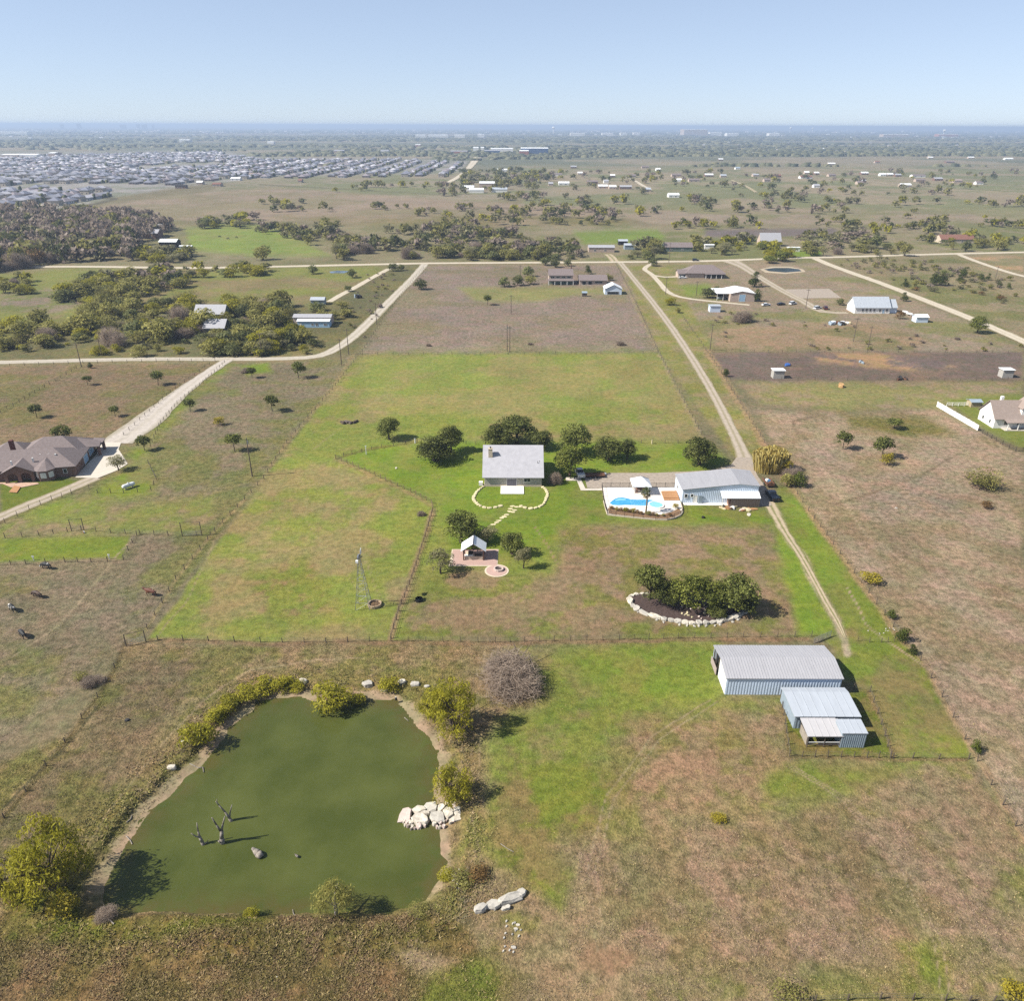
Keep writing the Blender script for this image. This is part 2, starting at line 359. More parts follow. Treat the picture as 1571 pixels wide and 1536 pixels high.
def land(u, v, X, Y):
    """natural colour (linear) and tuftiness of the ground at photo pixel u,v = world X,Y"""
    u = u + (fbm(X, Y, 9, 3) - .5) * 10 * np.clip((v - 300) / 700, .1, 1) + (fbm(X, Y, 60, 3, 5.) - .5) * 10
    v = v + (fbm(X, Y, 8, 3, 9.) - .5) * 8 * np.clip((v - 300) / 700, .05, 1)
    C = np.empty(u.shape + (3,)); C[:] = lin((128, 118, 88)); T = np.full(u.shape, .3)
    for poly, col, soft, patch, tuft in LAND:
        p = np.asarray(poly, float)
        b = (u > p[:, 0].min() - soft * 2) & (u < p[:, 0].max() + soft * 2) & (v > p[:, 1].min() - soft * 2) & (v < p[:, 1].max() + soft * 2)
        if not b.any(): continue
        uu, vv, xx, yy = u[b], v[b], X[b], Y[b]
        w = 1 - sstep(-soft, soft, polysd(uu, vv, poly) + (fbm(xx, yy, 5, 3, 2.) - .5) * soft)
        c = np.tile(lin(col), (len(uu), 1))
        if patch:
            c2, s, share = patch
            n = fbm(xx, yy, s, 7, 31., .64); m = sstep(.56 - share * .3, .74 - share * .3, n)
            c = c * (1 - m[:, None]) + lin(c2) * m[:, None]
        C[b] = C[b] * (1 - w[:, None]) + c * w[:, None]
        T[b] = T[b] * (1 - w) + tuft * w
    for pts, hw, col, tuft in STRIPS:
        p = np.asarray(pts, float)
        b = (u > p[:, 0].min() - 9) & (u < p[:, 0].max() + 9) & (v > p[:, 1].min() - 9) & (v < p[:, 1].max() + 9)
        if not b.any(): continue
        w = 1 - sstep(hw * .4, hw * 1.3, linedist(u[b], v[b], pts))
        w = w * (.55 + .6 * fbm(X[b], Y[b], 3, 2, 4.)).clip(0, 1)
        C[b] = C[b] * (1 - w[:, None]) + lin(col) * w[:, None]
        T[b] = T[b] * (1 - w) + tuft * w
    # broad natural drift of tone
    d = np.sqrt(X * X + Y * Y)
    br = .78 + .44 * fbm(X, Y, 14, 6, 50., .62)
    br2 = .90 + .20 * fbm(X, Y, 140, 4, 70.)
    C = C * (br * br2)[..., None]
    h = (fbm(X, Y, 11, 4, 90.) - .5)[..., None]
    C = C * (1 + h * np.array([.16, .10, -.1]))
    gr = np.maximum(C[..., 1] - C[..., 0], 0); C[..., 0] += .36 * gr; C[..., 2] += .04 * gr   # dry blades mixed into all the grass
    dry = np.clip((C[..., 0] - C[..., 1]) / .06, 0, 1)[..., None]; C = C * (1 + dry * np.array([.01, .01, .11]) + np.array([0, 0, .05]))
    return C * KALB * 1.02, T
def pond_sd(X, Y):
    out = np.full(X.shape, 99.0)
    p = np.array(POND); b = (X > p[:, 0].min() - 15) & (X < p[:, 0].max() + 15) & (Y > p[:, 1].min() - 15) & (Y < p[:, 1].max() + 15)
    if b.any(): out[b] = polysd(X[b], Y[b], POND)
    return out
PNEAR = min(p[1] for p in POND)
def height(X, Y, sd=None):
    sd = pond_sd(X, Y) if sd is None else sd
    X = np.asarray(X, float); Y = np.asarray(Y, float)
    n = fbm(X, Y, 2.2, 3, 3.) - .5
    near = 1 - sstep(PNEAR + 1.0, PNEAR + 6.0, Y)
    s = sd + n * .8
    bank = np.where(s < 0, WATER_Z + s * .35, WATER_Z + .22 * sstep(0, 2.4, s) * 1.0 + .5 * sstep(2.3, 3.0 + .6 * (n + .5), s) + .2 * sstep(3, 9, s))
    dam = np.where(s < 0, WATER_Z + s * .5, WATER_Z + 1.15 * sstep(-.1, 1.6, s) - .35 * sstep(2.5, 9, s))
    z = bank * (1 - near) + dam * near
    z = np.where(sd > 14, 0, z * (1 - sstep(8, 14, sd)))
    z = np.maximum(z, WATER_Z - 1.5)
    d = np.sqrt(X * X + Y * Y)
    return z + (fbm(X, Y, 1.3, 3, 21.) - .5) * .10 * (1 - sstep(70, 110, d)) + np.where(sd > 14, 0, n * .12 * (sd > .5))

def make_ground():
    rows = []
    y = 1700.0
    while y > 194.3:
        rows.append(y)
        y -= 2.4 if y > 560 else 1.9 if y > 400 else 1.4 if y > 300 else .9 if y > 202 else .45
    Ys = [CAMH / math.tan(PITCH + math.atan((y - H0 / 2) / FPX)) for y in rows] + [70000.0]
    Ys = [-30000., -3000., -600., -150., -40., 0., 20., 32.] + [q for q in Ys if q > 36]
    Ys = np.array(Ys)
    t = np.arange(-110, 1690, 3.5); t = np.concatenate([[-12000, -5000, -2500, -1300, -700, -400, -220], t, [1800, 2000, 2300, 2900, 4100, 6600, 13500]])
    t = (t - W0 / 2) / FPX
    dep = np.maximum(Ys * math.cos(PITCH) + CAMH * math.sin(PITCH), 45.0)
    X = dep[:, None] * t[None, :]; Y = np.repeat(Ys[:, None], len(t), 1)
    nr, nc = X.shape; X = X.ravel(); Y = Y.ravel()
    sd = pond_sd(X, Y)
    Z = height(X, Y, sd)
    u, v = proj(X, Y, np.zeros_like(X))
    bad = Y < 20; u = np.where(bad, 800, u); v = np.where(bad, 1640, v)
    C, T = land(np.clip(u, -190, 1790), np.minimum(v, 1630), X, Y)
    # bare mud at the waterline, wet edge
    near = 1 - sstep(PNEAR + .5, PNEAR + 4, Y)
    east = sstep(-12, -6, X); mw = (1 - sstep(1.4 - .9 * east, 2.6 - 1.2 * east, sd + (fbm(X, Y, 1.6, 3, 8.) - .5) * 2.2)) * (1 - near)
    nv = fbm(X, Y, .7, 3, 33.)
    mud = lin(MUD) * KALB * (.75 + .5 * nv)[:, None]
    C = C * (1 - mw[:, None]) + mud * mw[:, None]; T = T * (1 - mw)
    ring = sstep(1.8, 3, sd) * (1 - sstep(4.5, 8, sd)) * (.3 + .7 * fbm(X, Y, 4, 3, 14.))
    C = C * (1 - .55 * ring[:, None]) + lin((122, 112, 56)) * KALB * .55 * ring[:, None]; T = np.maximum(T, .8 * ring)
    ii = np.arange(nr - 1)[:, None] * nc + np.arange(nc - 1)[None, :]
    F = np.stack([ii, ii + 1, ii + nc + 1, ii + nc], -1).reshape(-1, 4)
    m = bpy.data.materials.new('pasture_ground'); m.use_nodes = True; nt = m.node_tree; N = nt.nodes; L = nt.links
    b = N['Principled BSDF']; b.inputs['Roughness'].default_value = .95; b.inputs['Specular IOR Level'].default_value = .1
    at = N.new('ShaderNodeAttribute'); at.attribute_name = 'base'
    geo = N.new('ShaderNodeNewGeometry')
    def noise(sc, det=4, rough=.6):
        n = N.new('ShaderNodeTexNoise'); n.inputs['Scale'].default_value = sc; n.inputs['Detail'].default_value = det; n.inputs['Roughness'].default_value = rough
        L.new(geo.outputs['Position'], n.inputs['Vector']); return n
    def mrange(src, a, b_, c, d):
        r = N.new('ShaderNodeMapRange'); r.inputs[1].default_value = a; r.inputs[2].default_value = b_; r.inputs[3].default_value = c; r.inputs[4].default_value = d
        L.new(src, r.inputs[0]); return r
    def mul(a, b_, fac=1.0):
        x = N.new('ShaderNodeMix'); x.data_type = 'RGBA'; x.blend_type = 'MULTIPLY'
        if hasattr(fac, 'is_linked'): L.new(fac, x.inputs[0])
        else: x.inputs[0].default_value = fac
        L.new(a, x.inputs[6]); L.new(b_, x.inputs[7]); return x.outputs[2]
    n1 = noise(.75, 6, .74); n2 = noise(3.2, 3, .65); n3 = noise(.22, 4, .6)
    ramp = N.new('ShaderNodeValToRGB'); e = ramp.color_ramp.elements
    e[0].position = .37; e[0].color = (.46, .47, .38, 1); e[1].position = .60; e[1].color = (1.34, 1.29, 1.22, 1)
    L.new(n1.outputs['Fac'], ramp.inputs[0])
    ramp2 = N.new('ShaderNodeValToRGB'); e = ramp2.color_ramp.elements
    e[0].position = .34; e[0].color = (.62, .66, .6, 1); e[1].position = .66; e[1].color = (1.3, 1.24, 1.2, 1)
    L.new(n2.outputs['Fac'], ramp2.inputs[0])
    ramp3 = N.new('ShaderNodeValToRGB'); e = ramp3.color_ramp.elements
    e[0].position = .38; e[0].color = (.88, .98, .86, 1); e[1].position = .62; e[1].color = (1.12, 1.03, 1.05, 1)
    L.new(n3.outputs['Fac'], ramp3.inputs[0])
    tf = mrange(at.outputs['Alpha'], 0, .7, .3, 1.0)
    c = mul(at.outputs['Color'], ramp.outputs[0], tf.outputs[0])
    c = mul(c, ramp2.outputs[0], tf.outputs[0])
    c = mul(c, ramp3.outputs[0], 1.0)
    L.new(c, b.inputs['Base Color'])
    add = N.new('ShaderNodeMath'); add.operation = 'ADD'; L.new(n1.outputs['Fac'], add.inputs[0]); L.new(n2.outputs['Fac'], add.inputs[1])
    bp = N.new('ShaderNodeBump'); bp.inputs['Distance'].default_value = .5
    L.new(mrange(at.outputs['Alpha'], 0, .8, .15, .8).outputs[0], bp.inputs['Strength']); L.new(add.outputs[0], bp.inputs['Height'])
    L.new(bp.outputs[0], b.inputs['Normal'])
    me = npmesh('ground', np.stack([X, Y, Z], -1), F, [m], attr={'base': np.concatenate([C, T[:, None]], 1)}, smooth=True)
    tag(link('ground', me), kind='structure')
make_ground()
def gz(x, y):
    return float(height(np.array([x]), np.array([y]))[0])

# ------------------------------------------------------------------ pond water
def make_water():
    c = np.mean(POND, 0); n = len(POND); V = []; S = []; F = []
    pts = np.array(ccw([tuple(p) for p in POND])); d = np.linalg.norm(pts - c, axis=1, keepdims=True)
    for off, sh in ((1.6, 1.0), (0.0, 1.0), (-.9, .75), (-2.2, .35), (-4.5, .08), (-8.0, 0.0)):
        q = c + (pts - c) * (1 + off / d); V += [(p[0], p[1], WATER_Z) for p in q]; S += [sh] * n
    V.append((c[0], c[1], WATER_Z)); S.append(0)
    for j in range(5): F += [(j * n + k, j * n + (k + 1) % n, (j + 1) * n + (k + 1) % n, (j + 1) * n + k) for k in range(n)]
    F += [(5 * n + k, 5 * n + (k + 1) % n, 6 * n) for k in range(n)]
    m = bpy.data.materials.new('murky_pond_water'); m.use_nodes = True; nt = m.node_tree; N = nt.nodes; L = nt.links
    b = N['Principled BSDF']; b.inputs['Roughness'].default_value = .15; b.inputs['Specular IOR Level'].default_value = .3; b.inputs['IOR'].default_value = 1.33
    geo = N.new('ShaderNodeNewGeometry'); n_ = N.new('ShaderNodeTexNoise'); n_.inputs['Scale'].default_value = .11; n_.inputs['Detail'].default_value = 6; n_.inputs['Roughness'].default_value = .6
    L.new(geo.outputs['Position'], n_.inputs['Vector'])
    r = N.new('ShaderNodeValToRGB'); e = r.color_ramp.elements
    e[0].position = .36; e[0].color = (*alb(78, 86, 38), 1); e[1].position = .66; e[1].color = (*alb(95, 101, 50), 1)
    L.new(n_.outputs['Fac'], r.inputs[0])
    at = N.new('ShaderNodeAttribute'); at.attribute_name = 'shore'                      # brown silty shallows, broken by weed
    n2 = N.new('ShaderNodeTexNoise'); n2.inputs['Scale'].default_value = .55; n2.inputs['Detail'].default_value = 5; L.new(geo.outputs['Position'], n2.inputs['Vector'])
    mm = N.new('ShaderNodeMath'); mm.operation = 'MULTIPLY'; L.new(at.outputs['Fac'], mm.inputs[0])
    mr = N.new('ShaderNodeMapRange'); mr.inputs[1].default_value = .35; mr.inputs[2].default_value = .6; L.new(n2.outputs['Fac'], mr.inputs[0]); L.new(mr.outputs[0], mm.inputs[1])
    mx = N.new('ShaderNodeMix'); mx.data_type = 'RGBA'; mx.inputs[7].default_value = (*alb(96, 88, 48), 1); L.new(mm.outputs[0], mx.inputs[0]); L.new(r.outputs[0], mx.inputs[6])
    L.new(mx.outputs[2], b.inputs['Base Color'])
    w = N.new('ShaderNodeTexNoise'); w.inputs['Scale'].default_value = 2.2; w.inputs['Detail'].default_value = 4
    mp = N.new('ShaderNodeMapping'); mp.inputs['Scale'].default_value = (1, 1.8, 1); mp.inputs['Rotation'].default_value = (0, 0, .4)
    L.new(geo.outputs['Position'], mp.inputs[0]); L.new(mp.outputs[0], w.inputs['Vector'])
    bp = N.new('ShaderNodeBump'); bp.inputs['Strength'].default_value = .3; bp.inputs['Distance'].default_value = .06
    L.new(w.outputs['Fac'], bp.inputs['Height']); L.new(bp.outputs[0], b.inputs['Normal'])
    mb = MB(); mb.add(V, F); o = mb.build('pond_water', m); a = o.data.attributes.new('shore', 'FLOAT', 'POINT'); a.data.foreach_set('value', S)
    tag(o, kind='structure')
make_water()

# ------------------------------------------------------------------ roads, drives and yards
CALICHE = M('pale_caliche_gravel', (214, 200, 176), .95, .14, .8, .3, 3)
GRAVEL = M('grey_gravel', (178, 163, 146), .95, .2, 1.2, .3, 4)
TRACKM = M('worn_dirt_track', (184, 164, 136), .95, .3, .7, .3, 3, rgb2=(136, 124, 84))
MUDM = M('pale_dried_mud', (196, 178, 150), .95, .15, 1.5)
CONC = M('pale_concrete', (226, 214, 196), .8, .08, .6)
WHITECONC = M('bright_concrete', (250, 244, 232), .8, .05, .6, k=.75)
def roadmat(name, rgb, verge, crown, amt):
    """gravel: pale wheel tracks, a dustier crown with weeds, ragged verges; the lane attribute runs -1..1 across"""
    m = M(name, rgb, .95, .16, .8, .3, 3); N = m.node_tree.nodes; L = m.node_tree.links; b = N['Principled BSDF']; src = b.inputs['Base Color'].links[0].from_socket
    at = N.new('ShaderNodeAttribute'); at.attribute_name = 'lane'; ab = N.new('ShaderNodeMath'); ab.operation = 'ABSOLUTE'; L.new(at.outputs['Fac'], ab.inputs[0])
    geo = N.new('ShaderNodeNewGeometry'); no = N.new('ShaderNodeTexNoise'); no.inputs['Scale'].default_value = .35; no.inputs['Detail'].default_value = 6; no.inputs['Roughness'].default_value = .7; L.new(geo.outputs['Position'], no.inputs['Vector'])
    ad = N.new('ShaderNodeMath'); ad.operation = 'MULTIPLY_ADD'; ad.inputs[1].default_value = .7; L.new(no.outputs['Fac'], ad.inputs[0])
    sb = N.new('ShaderNodeMath'); sb.operation = 'SUBTRACT'; sb.inputs[1].default_value = .35; L.new(ab.outputs[0], sb.inputs[0]); L.new(sb.outputs[0], ad.inputs[2])
    r = N.new('ShaderNodeValToRGB'); el = r.color_ramp.elements; el[0].position = .05; el[0].color = (crown, crown, crown, 1); el[1].position = .3; el[1].color = (0, 0, 0, 1)
    e3 = el.new(.62); e3.color = (0, 0, 0, 1); e4 = el.new(.95); e4.color = (amt, amt, amt, 1); L.new(ad.outputs[0], r.inputs[0])
    mx = N.new('ShaderNodeMix'); mx.data_type = 'RGBA'; mx.inputs[7].default_value = (*alb(*verge), 1); L.new(r.outputs[0], mx.inputs[0]); L.new(src, mx.inputs[6]); L.new(mx.outputs[2], b.inputs['Base Color'])
    return m
CALICHE = roadmat('caliche_road', (216, 202, 178), (156, 140, 106), .25, .8)
ROADG = roadmat('gravel_road', (192, 176, 156), (140, 130, 86), .55, .9)
TRACKM = roadmat('worn_track', (196, 176, 146), (124, 124, 66), .85, 1.0)
def road(name, pts, w, mat, z=.03, seg=4.0, label=None, wob=.06, widths=None):
    P = [Vector(G(*p)) for p in pts]
    # smooth by Catmull-Rom in world space
    Q = []; Wd = []
    ws = widths or [w] * len(P)
    for i in range(len(P) - 1):
        p0 = P[max(i - 1, 0)]; p1 = P[i]; p2 = P[i + 1]; p3 = P[min(i + 2, len(P) - 1)]
        n = max(2, int((p2 - p1).length / seg))
        for k in range(n):
            t = k / n
            Q.append(.5 * ((2 * p1) + (-p0 + p2) * t + (2 * p0 - 5 * p1 + 4 * p2 - p3) * t * t + (-p0 + 3 * p1 - 3 * p2 + p3) * t ** 3))
            Wd.append(ws[i] * (1 - t) + ws[i + 1] * t)
    Q.append(P[-1]); Wd.append(ws[-1])
    V = []; F = []; LN = []; lanes = (-1, -.78, -.5, -.2, 0, .2, .5, .78, 1); K = len(lanes)
    for i, q in enumerate(Q):
        d = (Q[min(i + 1, len(Q) - 1)] - Q[max(i - 1, 0)]).normalized(); nrm = Vector((-d.y, d.x))
        for ln in lanes:
            j = 1 + (random.uniform(-wob, wob) * 2 if abs(ln) == 1 else 0); a = q + nrm * Wd[i] / 2 * ln * j
            V.append((a.x, a.y, z + (0 if abs(ln) < 1 else -.02))); LN.append(ln)
        if i: F += [((i - 1) * K + k, i * K + k, i * K + k + 1, (i - 1) * K + k + 1) for k in range(K - 1)]
    mb = MB(); mb.add(V, F); o = mb.build(name, mat)
    at = o.data.attributes.new('lane', 'FLOAT', 'POINT'); at.data.foreach_set('value', LN)
    tag(o, label, None, None, 'structure'); return o
def sheet(name, px, mat, z=.05, label=None, thick=0.0, parent=None, g=None):
    pts = ccw([(g or G)(*p) for p in px])
    mb = MB()
    if thick: mb.prism(pts, z - thick, z)
    else: mb.add([(p[0], p[1], z) for p in pts], [tuple(range(len(pts)))])
    o = mb.build(name, mat, parent)
    if parent is None: tag(o, label, None, None, 'structure')
    return o
road('county_road', [(-250,413),(-60,412),(100,409),(290,411),(420,409),(560,406),(650,404),(800,403),(950,402),(1060,401),(1130,399),(1210,396),(1300,394),(1400,391),(1480,389),(1571,387),(1800,383)], 7.5, CALICHE, .10, 12)
road('ranch_driveway', [(951,402),(970,425),(1000,462),(1030,502),(1062,550),(1092,600),(1118,650),(1137,690),(1146,715)], 3.6, ROADG, .05, 5, widths=[5, 4, 4, 3.9, 3.7, 3.6, 3.6, 4.2, 5.5])
sheet('gravel_yard', [(896,731),(937,726),(1005,726),(1049,724),(1090,722),(1121,714),(1130,702),(1150,702),(1162,730),(1176,750),(1184,776),(1163,778),(1160,752),(1034,750),(923,750),(901,749)], GRAVEL, .075)
road('lower_track', [(1176,764),(1190,790),(1207,820),(1228,852),(1248,888),(1268,925),(1284,952),(1296,978)], 3.0, TRACKM, .03, 2, wob=.16, widths=[4.0, 2.9, 2.1, 1.7, 1.5, 1.5, 1.2, .5])
road('neighbour_road', [(-250,562),(-40,557),(120,553),(230,551),(340,551),(440,550),(490,546),(517,534),(540,518),(560,500),(585,475),(610,450),(630,430),(645,413),(652,405)], 5.6, roadmat('grey_caliche', (204, 192, 174), (142, 130, 92), .3, .85), .05, 6)
road('side_driveway', [(350,552),(322,570),(287,595),(258,618),(235,638),(210,658),(178,680)], 6, roadmat('pale_drive_gravel', (206, 194, 180), (150, 138, 104), .2, .6), .07, 4, widths=[5, 5, 6, 7.5, 9.5, 10.5, 10])
sheet('concrete_pad', [(153,679),(186,679),(182,690),(190,702),(196,712),(180,722),(150,734),(116,733),(117,730),(148,698)], CONC, .09)
road('house_drive', [(146,733),(120,744),(90,757),(50,773),(0,794),(-60,818)], 4.6, ROADG, .06, 3)
road('farm_lane', [(505,463),(522,453),(550,438),(580,421),(600,411),(612,407)], 4.2, CALICHE, .06, 6)
road('garden_drive', [(1003,403),(989,412),(1000,421),(1013,435),(1025,448),(1045,456),(1080,461),(1120,465),(1150,468)], 3.6, CALICHE, .06, 5)
road('porch_drive', [(1000,422),(1020,425),(1044,424)], 4, CALICHE, .08, 5)
road('gravel_lane', [(1120,400),(1140,409),(1160,422),(1185,437),(1208,450),(1232,462),(1262,478),(1300,480)], 6, ROADG, .07, 6, widths=[16, 9, 6.5, 6, 6, 6, 6, 4])
sheet('gravel_pad', [(1199,444),(1272,443),(1291,457),(1214,458)], GRAVEL, .06)
road('east_road', [(1250,396),(1270,405),(1305,418),(1350,434),(1420,461),(1490,489),(1571,524),(1680,575)], 6.5, CALICHE, .07, 6)
road('curving_lane', [(1470,390),(1490,398),(1515,407),(1545,417),(1580,426),(1700,450)], 5, CALICHE, .09, 8)
road('field_lane', [(944,402),(938,394),(932,390)], 7, TRACKM, .09, 6)
road('distant_road', [(688,280),(702,272),(714,263),(722,255),(728,247),(733,241),(740,236)], 14, CALICHE, .5, 40, widths=[10, 10, 12, 16, 20, 24, 20])
road('distant_lane', [(962,272),(975,278),(985,284),(998,291)], 7, CALICHE, .3, 20)
road('distant_track', [(1122,276),(1145,286),(1160,295)], 6, TRACKM, .3, 20)
road('distant_street', [(1240,272),(1330,278),(1400,286),(1530,291)], 6, TRACKM, .3, 20)
road('estate_street', [(0,322),(40,316),(90,314)], 12, CALICHE, .3, 20)
sheet('stock_pond', [(1172,413),(1188,411),(1210,411),(1226,413),(1230,416),(1205,418),(1180,416)], M('dark_pond_water', (46, 56, 52), .35, .1, .3, spec=.2), .06)
sheet('pond_bank', [(1166,413),(1184,409),(1212,409),(1232,413),(1236,417),(1205,420),(1174,418)], MUDM, .03)
sheet('puddle', [(505,417),(518,415),(536,416),(528,419),(508,419)], M('blue_pond_water', (110, 130, 150), .1, .1, .3, spec=.5), .08)
sheet('far_pond', [(646,346),(658,343),(668,344),(664,348),(650,349)], _mats['blue_pond_water'], .2)
# ------------------------------------------------------------------ plants
BARK = M('grey_brown_bark', (104, 90, 76), .95, .25, 3, .4, 6)
PALEBARK = M('weathered_grey_wood', (196, 184, 168), .9, .3, 3, .3, 6, rgb2=(104, 96, 90))
OAK = leafmat('live_oak_leaves', (54, 64, 26), (154, 158, 78), .3)
OAKLIGHT = leafmat('light_oak_leaves', (70, 84, 28), (168, 170, 76), .3)
GREYOAK = leafmat('grey_green_leaves', (128, 126, 84), (196, 186, 136), .4)
WILLOW = leafmat('yellow_green_willow_leaves', (128, 128, 24), (226, 214, 70), .45, .12)
PALEWILLOW = leafmat('pale_willow_leaves', (142, 138, 60), (196, 186, 104), .35, .1)
SCRUB = leafmat('olive_scrub_leaves', (134, 132, 66), (206, 196, 112), .45, .22)
MAUVE = leafmat('bare_mauve_twigs', (156, 136, 118), (204, 184, 164), .4, .2)
CEDAR = leafmat('cedar_leaves', (54, 66, 22), (116, 124, 46), .25)
GOLD = leafmat('golden_cane_leaves', (212, 186, 92), (244, 224, 146), .35, .05)
YELLOW = leafmat('yellow_autumn_leaves', (150, 138, 30), (196, 176, 62), .3, .15)
RUST = leafmat('rust_brown_leaves', (112, 84, 46), (158, 124, 72), .2, .2)
FAROAK = leafmat('far_tree_leaves', (88, 98, 50), (156, 156, 94), .4, .3)

def leaf_quads(C, Nn, size, rng, droop=0.0):
    """one small bent leaf spray (a quad) at each centre C facing roughly Nn"""
    n = len(C)
    Nn = Nn + rng.normal(0, .55, (n, 3)); Nn /= np.linalg.norm(Nn, axis=1, keepdims=True) + 1e-9
    a = rng.normal(0, 1, (n, 3)); a[:, 2] -= droop * 3
    a -= Nn * (a * Nn).sum(1, keepdims=True); a /= np.linalg.norm(a, axis=1, keepdims=True) + 1e-9
    b = np.cross(Nn, a)
    s = size * rng.uniform(.4, 1.7, (n, 1))
    la = s * (1 + droop); lb = s * (1 - .55 * min(droop, 1))
    V = np.stack([C - a * la, C + b * lb * .8 + Nn * s * .15, C + a * la, C - b * lb * .8 + Nn * s * .1], 1)
    V += rng.normal(0, 1, V.shape) * s[:, None, :] * .12
    return V.reshape(-1, 3), np.arange(4 * n).reshape(-1, 4)
def crown(seed, nblob, nleaf, leaf, shape='round', base=.28, droop=0., blobr=.2, fill=.25, flat=1.0):
    """leaf sprays of a crown of width 1 and total height 1 (z from base to 1)"""
    rng = np.random.default_rng(seed)
    B = []; R = []
    for i in range(nblob):
        for _ in range(50):
            p = rng.uniform(-1, 1, 3)
            if shape == 'round': ok = .25 < (p ** 2).sum() < 1
            elif shape == 'cone': ok = p[0] ** 2 + p[1] ** 2 < (1 - (p[2] + 1) / 2 * .9) ** 2
            elif shape == 'dome': ok = p[2] > -.7 and .22 < p[0] ** 2 + p[1] ** 2 + (max(p[2], 0)) ** 2 < 1
            elif shape == 'column': ok = p[0] ** 2 + p[1] ** 2 < .9
            elif shape == 'bush': ok = p[0] ** 2 + p[1] ** 2 + max(p[2], -.2) ** 2 < 1
            if ok: break
        r = blobr * rng.uniform(.45, 1.5)
        h = (1 - base)
        B.append((p[0] * (.5 - r * .75), p[1] * (.5 - r * .75), base + h * (.5 + p[2] * (.5 - r * .6)))); R.append(r)
    B = np.array(B); R = np.array(R)
    k = rng.choice(nblob, nleaf, p=R ** 2 / (R ** 2).sum())
    d = rng.normal(0, 1, (nleaf, 3)); d /= np.linalg.norm(d, axis=1, keepdims=True)
    d[:, 2] = np.where(d[:, 2] < -.35, -d[:, 2] * .6, d[:, 2])
    rr = np.where(rng.random(nleaf) < fill, rng.uniform(.3, .9, nleaf), rng.uniform(.85, 1.08, nleaf))
    C = B[k] + d * (R[k] * rr)[:, None] * np.array([1, 1, .8 * flat])
    if droop: C[:, 2] -= droop * rng.random(nleaf) * .18 * (np.abs(C[:, :2]).sum(1) * 2)
    C[:, 2] = np.maximum(C[:, 2], .02)
    V, F = leaf_quads(C, d, leaf, rng, droop)
    tone = rng.random(nblob)[k] * .55 + rng.random(nleaf) * .45
    return V, F, np.repeat(tone, 4)
def crown_mesh(name, mat, *a, **kw):
    V, F, t = crown(*a, **kw)
    return npmesh(name, V, F, [mat], attr={'leaf': t})
def twigs(seed, n, r, base=.02, name='twigs', mat=None):
    """bare twig mass: thin blades in a broken dome, the lower ones rising from the stems"""
    rng = np.random.default_rng(seed)
    st = rng.normal(0, 1, (n, 3)); st[:, 2] = np.abs(st[:, 2]) + .15; st /= np.linalg.norm(st, axis=1, keepdims=True)
    hubs = rng.normal(0, .17, (9, 2)); k = rng.integers(0, 9, n)
    rad = rng.uniform(.25, 1.0, n) ** .6
    tip = np.stack([st[:, 0] * .3 * rad + hubs[k, 0], st[:, 1] * .3 * rad + hubs[k, 1], base + st[:, 2] * rad * (.95 - 1.2 * np.abs(hubs[k]).sum(1) * .5)], 1)
    tip[:, 2] = np.clip(tip[:, 2], .04, 1)
    ln = rng.uniform(.08, .26, n)[:, None]
    d = st + rng.normal(0, .45, (n, 3)); d[:, 2] = np.abs(d[:, 2]) * .8 + .1; d /= np.linalg.norm(d, axis=1, keepdims=True)
    p0 = tip - d * ln; p0[:, 2] = np.maximum(p0[:, 2], .0)
    w = np.cross(d, rng.normal(0, 1, (n, 3))); w /= np.linalg.norm(w, axis=1, keepdims=True)
    Va = np.stack([p0 - w * r, p0 + w * r, tip + w * r * .5, tip - w * r * .5], 1).reshape(-1, 3)
    return npmesh(name, Va, np.arange(4 * n).reshape(-1, 4), [mat or MAUVE], attr={'leaf': np.repeat(rng.random(n), 4)})
def trunk_mesh(seed, h=.5, r=.045, limbs=5, mat=None, lean=.05, multi=1):
    rnd = random.Random(seed); mb = MB()
    for q in range(multi):
        off = Vector((rnd.uniform(-.05, .05), rnd.uniform(-.05, .05), 0)) * (multi > 1)
        p = Vector((0, 0, -.01)) + off; d = Vector((rnd.uniform(-lean, lean) + off.x * 4, rnd.uniform(-lean, lean) + off.y * 4, 1))
        prev = p; rr = r
        for k in range(3):
            nx = prev + d * (h / 3) + Vector((rnd.uniform(-.02, .02), rnd.uniform(-.02, .02), 0))
            mb.tube(prev, nx, rr, rr * .82, 6, cap=False); prev = nx; rr *= .82
        for l in range(limbs):
            a = rnd.uniform(0, 6.28); L = rnd.uniform(.18, .34)
            e = prev + Vector((math.cos(a) * L, math.sin(a) * L, rnd.uniform(.1, .3)))
            s0 = Vector(prev) - Vector((0, 0, rnd.uniform(0, h * .4)))
            mb.tube(s0, e, rr * .7, rr * .2, 5, cap=False)
    return mb.mesh('trunk', mat or BARK, True)
PROTO = {}
def proto(kind, n, crown_fn, trunk_fn): PROTO[kind] = [(crown_fn(k), trunk_fn(k) if trunk_fn else None) for k in range(n)]
proto('live_oak', 6, lambda k: crown_mesh('crown', OAK, 100 + k, 40, 5600, .019, 'dome', .07, 0, .18, .35), lambda k: trunk_mesh(k, .42, .05, 6, multi=1 + k % 2))
proto('light_oak', 2, lambda k: crown_mesh('crown', OAKLIGHT, 130 + k, 36, 5200, .019, 'dome', .08, 0, .18, .35), lambda k: trunk_mesh(k + 20, .4, .045, 5))
proto('grey_oak', 3, lambda k: crown_mesh('crown', GREYOAK, 150 + k, 28, 3000, .017, 'dome', .2, 0, .16), lambda k: trunk_mesh(k + 30, .45, .04, 6))
